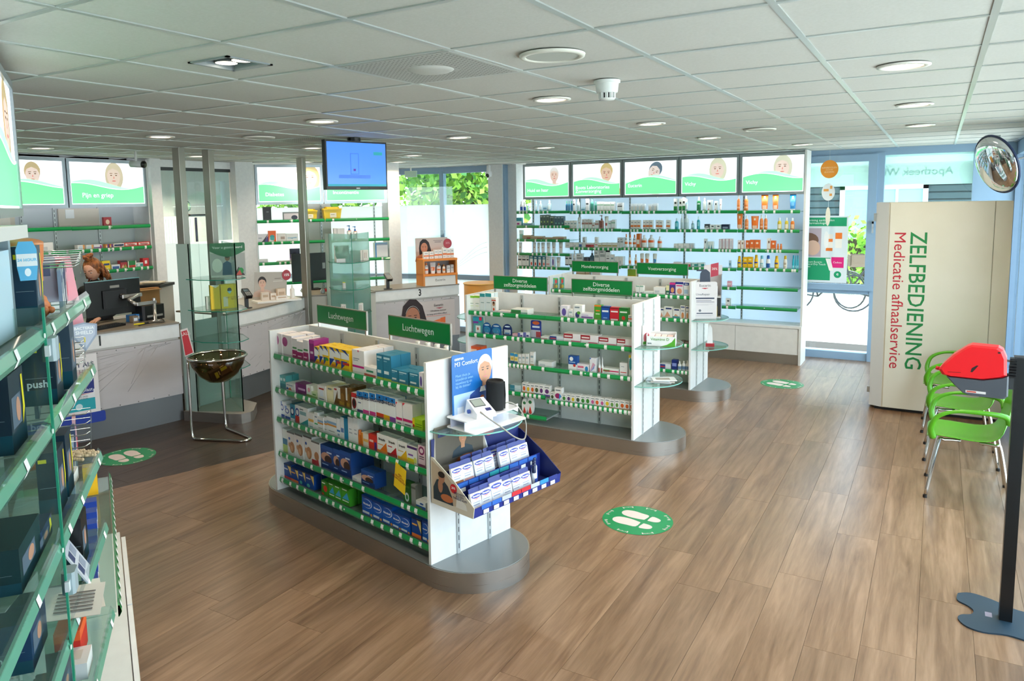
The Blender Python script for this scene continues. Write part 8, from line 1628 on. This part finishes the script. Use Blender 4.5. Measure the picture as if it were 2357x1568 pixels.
# ------------------------------------------------------------------ woman at counter one
SKN = noisy('skin', 'dba285', 'e2ab8f', 30, .5); HAIRM = noisy('auburn_hair', '5a2f18', 'b86d34', 40, .5, .6, (1,1,.25)); CLO = noisy('black_knit', '141416', '1c1c20', 80, .85, .3)
wx, wy = -6.45, 1.47
W = thing('person', 'woman with curly auburn hair in a bun, black top, looking down behind counter one', 'person', (wx, wy, 0), E90-1.1)
# skeleton skinned body (front is -y)
J = {'pel':(0,0,.92),'wa':(0,.01,1.06),'ch':(0,.0,1.24),'nk':(0,-.02,1.385),'nk2':(0,-.035,1.44),'ls':(-.16,0,1.33),'rs':(.16,0,1.33),'le':(-.22,-.06,1.09),'re':(.22,-.06,1.09),'lw':(-.17,-.26,1.06),'rw':(.17,-.26,1.06),'lh':(-.09,.0,.88),'rh':(.09,0,.88),'lk':(-.10,-.02,.48),'rk':(.10,-.02,.48),'la':(-.10,.03,.09),'ra':(.10,.03,.09),'lt':(-.10,-.12,.04),'rt':(.10,-.12,.04)}
Rr = {'pel':(.15,.11),'wa':(.125,.095),'ch':(.145,.10),'nk':(.055,.055),'nk2':(.05,.05),'ls':(.06,.06),'rs':(.06,.06),'le':(.043,.043),'re':(.043,.043),'lw':(.028,.028),'rw':(.028,.028),'lh':(.09,.09),'rh':(.09,.09),'lk':(.055,.055),'rk':(.055,.055),'la':(.04,.04),'ra':(.04,.04),'lt':(.035,.03),'rt':(.035,.03)}
E_ = [('pel','wa'),('wa','ch'),('ch','nk'),('nk','nk2'),('ch','ls'),('ch','rs'),('ls','le'),('rs','re'),('le','lw'),('re','rw'),('pel','lh'),('pel','rh'),('lh','lk'),('rh','rk'),('lk','la'),('rk','ra'),('la','lt'),('ra','rt')]
def skinned(name, J, Rr, E_, root, m_, parent, lv=2):
    ks = list(J); me = bpy.data.meshes.new(name); me.from_pydata([J[k] for k in ks], [(ks.index(a), ks.index(b)) for a, b in E_], []); me.materials.append(m_)
    o = bpy.data.objects.new(name, me); COL.objects.link(o); o.parent = parent
    md = o.modifiers.new('skin', 'SKIN'); md.use_smooth_shade = True
    sv_ = me.skin_vertices[0].data
    for i, k in enumerate(ks): sv_[i].radius = Rr[k]; sv_[i].use_root = (k == root)
    s = o.modifiers.new('sub', 'SUBSURF'); s.levels = lv; s.render_levels = lv; return o
skinned('body', J, Rr, E_, 'pel', CLO, W)
for s in (-1, 1):
    b = Vector((s*.17, -.26, 1.06)); K = {'w': tuple(b), 'p': (b.x, b.y-.06, b.z-.012)}; RK = {'w': (.024,.02), 'p': (.034,.014)}; EE = [('w','p')]
    for q in range(4):
        L_ = [.062,.072,.068,.052][q]; x = b.x+(q-1.5)*.018
        K['a%d'%q] = (x, b.y-.09, b.z-.016); K['b%d'%q] = (x*1.0, b.y-.09-L_*.5, b.z-.022); K['c%d'%q] = (x, b.y-.09-L_, b.z-.036); RK['a%d'%q] = (.009,.009); RK['b%d'%q] = (.008,.008); RK['c%d'%q] = (.0065,.0065); EE += [('p','a%d'%q),('a%d'%q,'b%d'%q),('b%d'%q,'c%d'%q)]
    K['t1'] = (b.x-s*.035, b.y-.05, b.z-.02); K['t2'] = (b.x-s*.045, b.y-.085, b.z-.03); RK['t1'] = (.010,.010); RK['t2'] = (.008,.008); EE += [('p','t1'),('t1','t2')]
    skinned('hand', K, RK, EE, 'w', SKN, W, 1)
# head: shaped sphere turned downwards
hp_ = Matrix.Translation((0, -.05, 1.535)) @ Matrix.Rotation(.42, 4, 'X')
def head_mesh():
    m = MB(); n, k = 28, 22; vs = []
    for j in range(k+1):
        th = PI*j/k; cz_ = -math.cos(th)
        for i in range(n):
            a = 2*PI*i/n; x = math.sin(th)*math.cos(a); y = math.sin(th)*math.sin(a); z = cz_
            rx, ry, rz_ = .074, .092, .115
            if z < 0: f = 1-.30*(-z)**1.6; x *= f; y = y*(1-.12*(-z)) 
            X, Yv, Z = x*rx, y*ry, z*rz_
            fr_ = max(0, -y)
            Yv -= .016*math.exp(-((X/.012)**2+((Z+.018)/.020)**2))*(fr_ > .3)      # nose tip
            Yv -= .008*math.exp(-((X/.009)**2+((Z-.010)/.022)**2))*(fr_ > .3)      # bridge
            for sx_ in (-1, 1): Yv += .010*math.exp(-(((X-sx_*.030)/.016)**2+((Z-.012)/.012)**2))*(fr_ > .3)
            Yv -= .006*math.exp(-((X/.022)**2+((Z+.055)/.010)**2))*(fr_ > .3); Yv -= .008*math.exp(-((X/.02)**2+((Z+.095)/.015)**2))*(fr_ > .2)
            vs.append((X, Yv, Z))
    m.add(vs, [(j*n+i, j*n+(i+1)%n, (j+1)*n+(i+1)%n, (j+1)*n+i) for j in range(k) for i in range(n)], SKN, True); return m
h = head_mesh(); h.T = None; h.v = [tuple(hp_ @ Vector(v)) for v in h.v]; ho = obj('head', h, W)
f = MB(); f.T = hp_
for sx_ in (-1, 1):
    f.sphere((sx_*.030, -.074, .010), .0115, mat('e9e4de', .3), 10, 6, (1.1,.7,.6)); f.sphere((sx_*.030, -.0815, .006), .0048, mat('2a1c14', .2), 8, 5); f.sphere((sx_*.030, -.0795, .016), .012, SKN, 10, 6, (1.2,.6,.35))
    f.tube([(sx_*.014,-.087,.030),(sx_*.030,-.088,.035),(sx_*.047,-.076,.030)], .0028, 5, mat('5a3420', .7)); f.sphere((sx_*.074, .0, -.005), .018, SKN, 8, 6, (.35,.7,1.1))
f.tube([(-.022,-.082,-.052),(0,-.090,-.050),(.022,-.082,-.052)], [.002,.0045,.002], 6, mat('a5564c', .5)); f.tube([(-.018,-.082,-.057),(0,-.088,-.058),(.018,-.082,-.057)], [.002,.005,.002], 6, mat('b0605a', .5)); obj('face', f, ho)
hr = MB(); hr.T = hp_; rg = random.Random(11)
hr.sphere((0, .016, .022), .1, HAIRM, 22, 14, (.86,.98,1.08))
# lift the fringe off the face
hr.v = [tuple(hp_ @ Vector((p.x, max(p.y, -.052 - .25*(p.z-.05)) if p.z < .075 else p.y, p.z))) for p in [hp_.inverted() @ Vector(v) for v in hr.v]]
hr.sphere((0, .0, .135), .036, HAIRM, 14, 10, (1.2,1,.9))
for q in range(26):
    a = rg.uniform(0, 2*PI); r0 = rg.uniform(.01, .035); hr.tube(smooth_path([(r0*math.cos(a), r0*math.sin(a), .14), (1.5*r0*math.cos(a+.6), 1.5*r0*math.sin(a+.6), .17), (r0*1.6*math.cos(a+1.5), r0*1.6*math.sin(a+1.5), .15)], 3), .007, 5, HAIRM)
for q in range(60):
    a = rg.uniform(.25*PI-.3, .75*PI+.3) if q % 3 else rg.choice([rg.uniform(-.15, .25)*PI, PI-rg.uniform(-.15, .25)*PI]); x = .082*math.cos(a); y = .03+.07*math.sin(a); L_ = rg.uniform(.14, .24); P = []
    for s in range(9): P.append((x*(1+.05*s)+.010*math.sin(s*1.9+q), y+.010*math.cos(s*1.9+q)+.004*s, .03-L_*s/8))
    hr.tube(P, [.010]*8+[.004], 5, HAIRM)
obj('hair', hr, W)
obj('earring', MB().sphere(tuple(hp_ @ Vector((.076, -.004, -.03))), .005, CHROME, 8, 6), W)
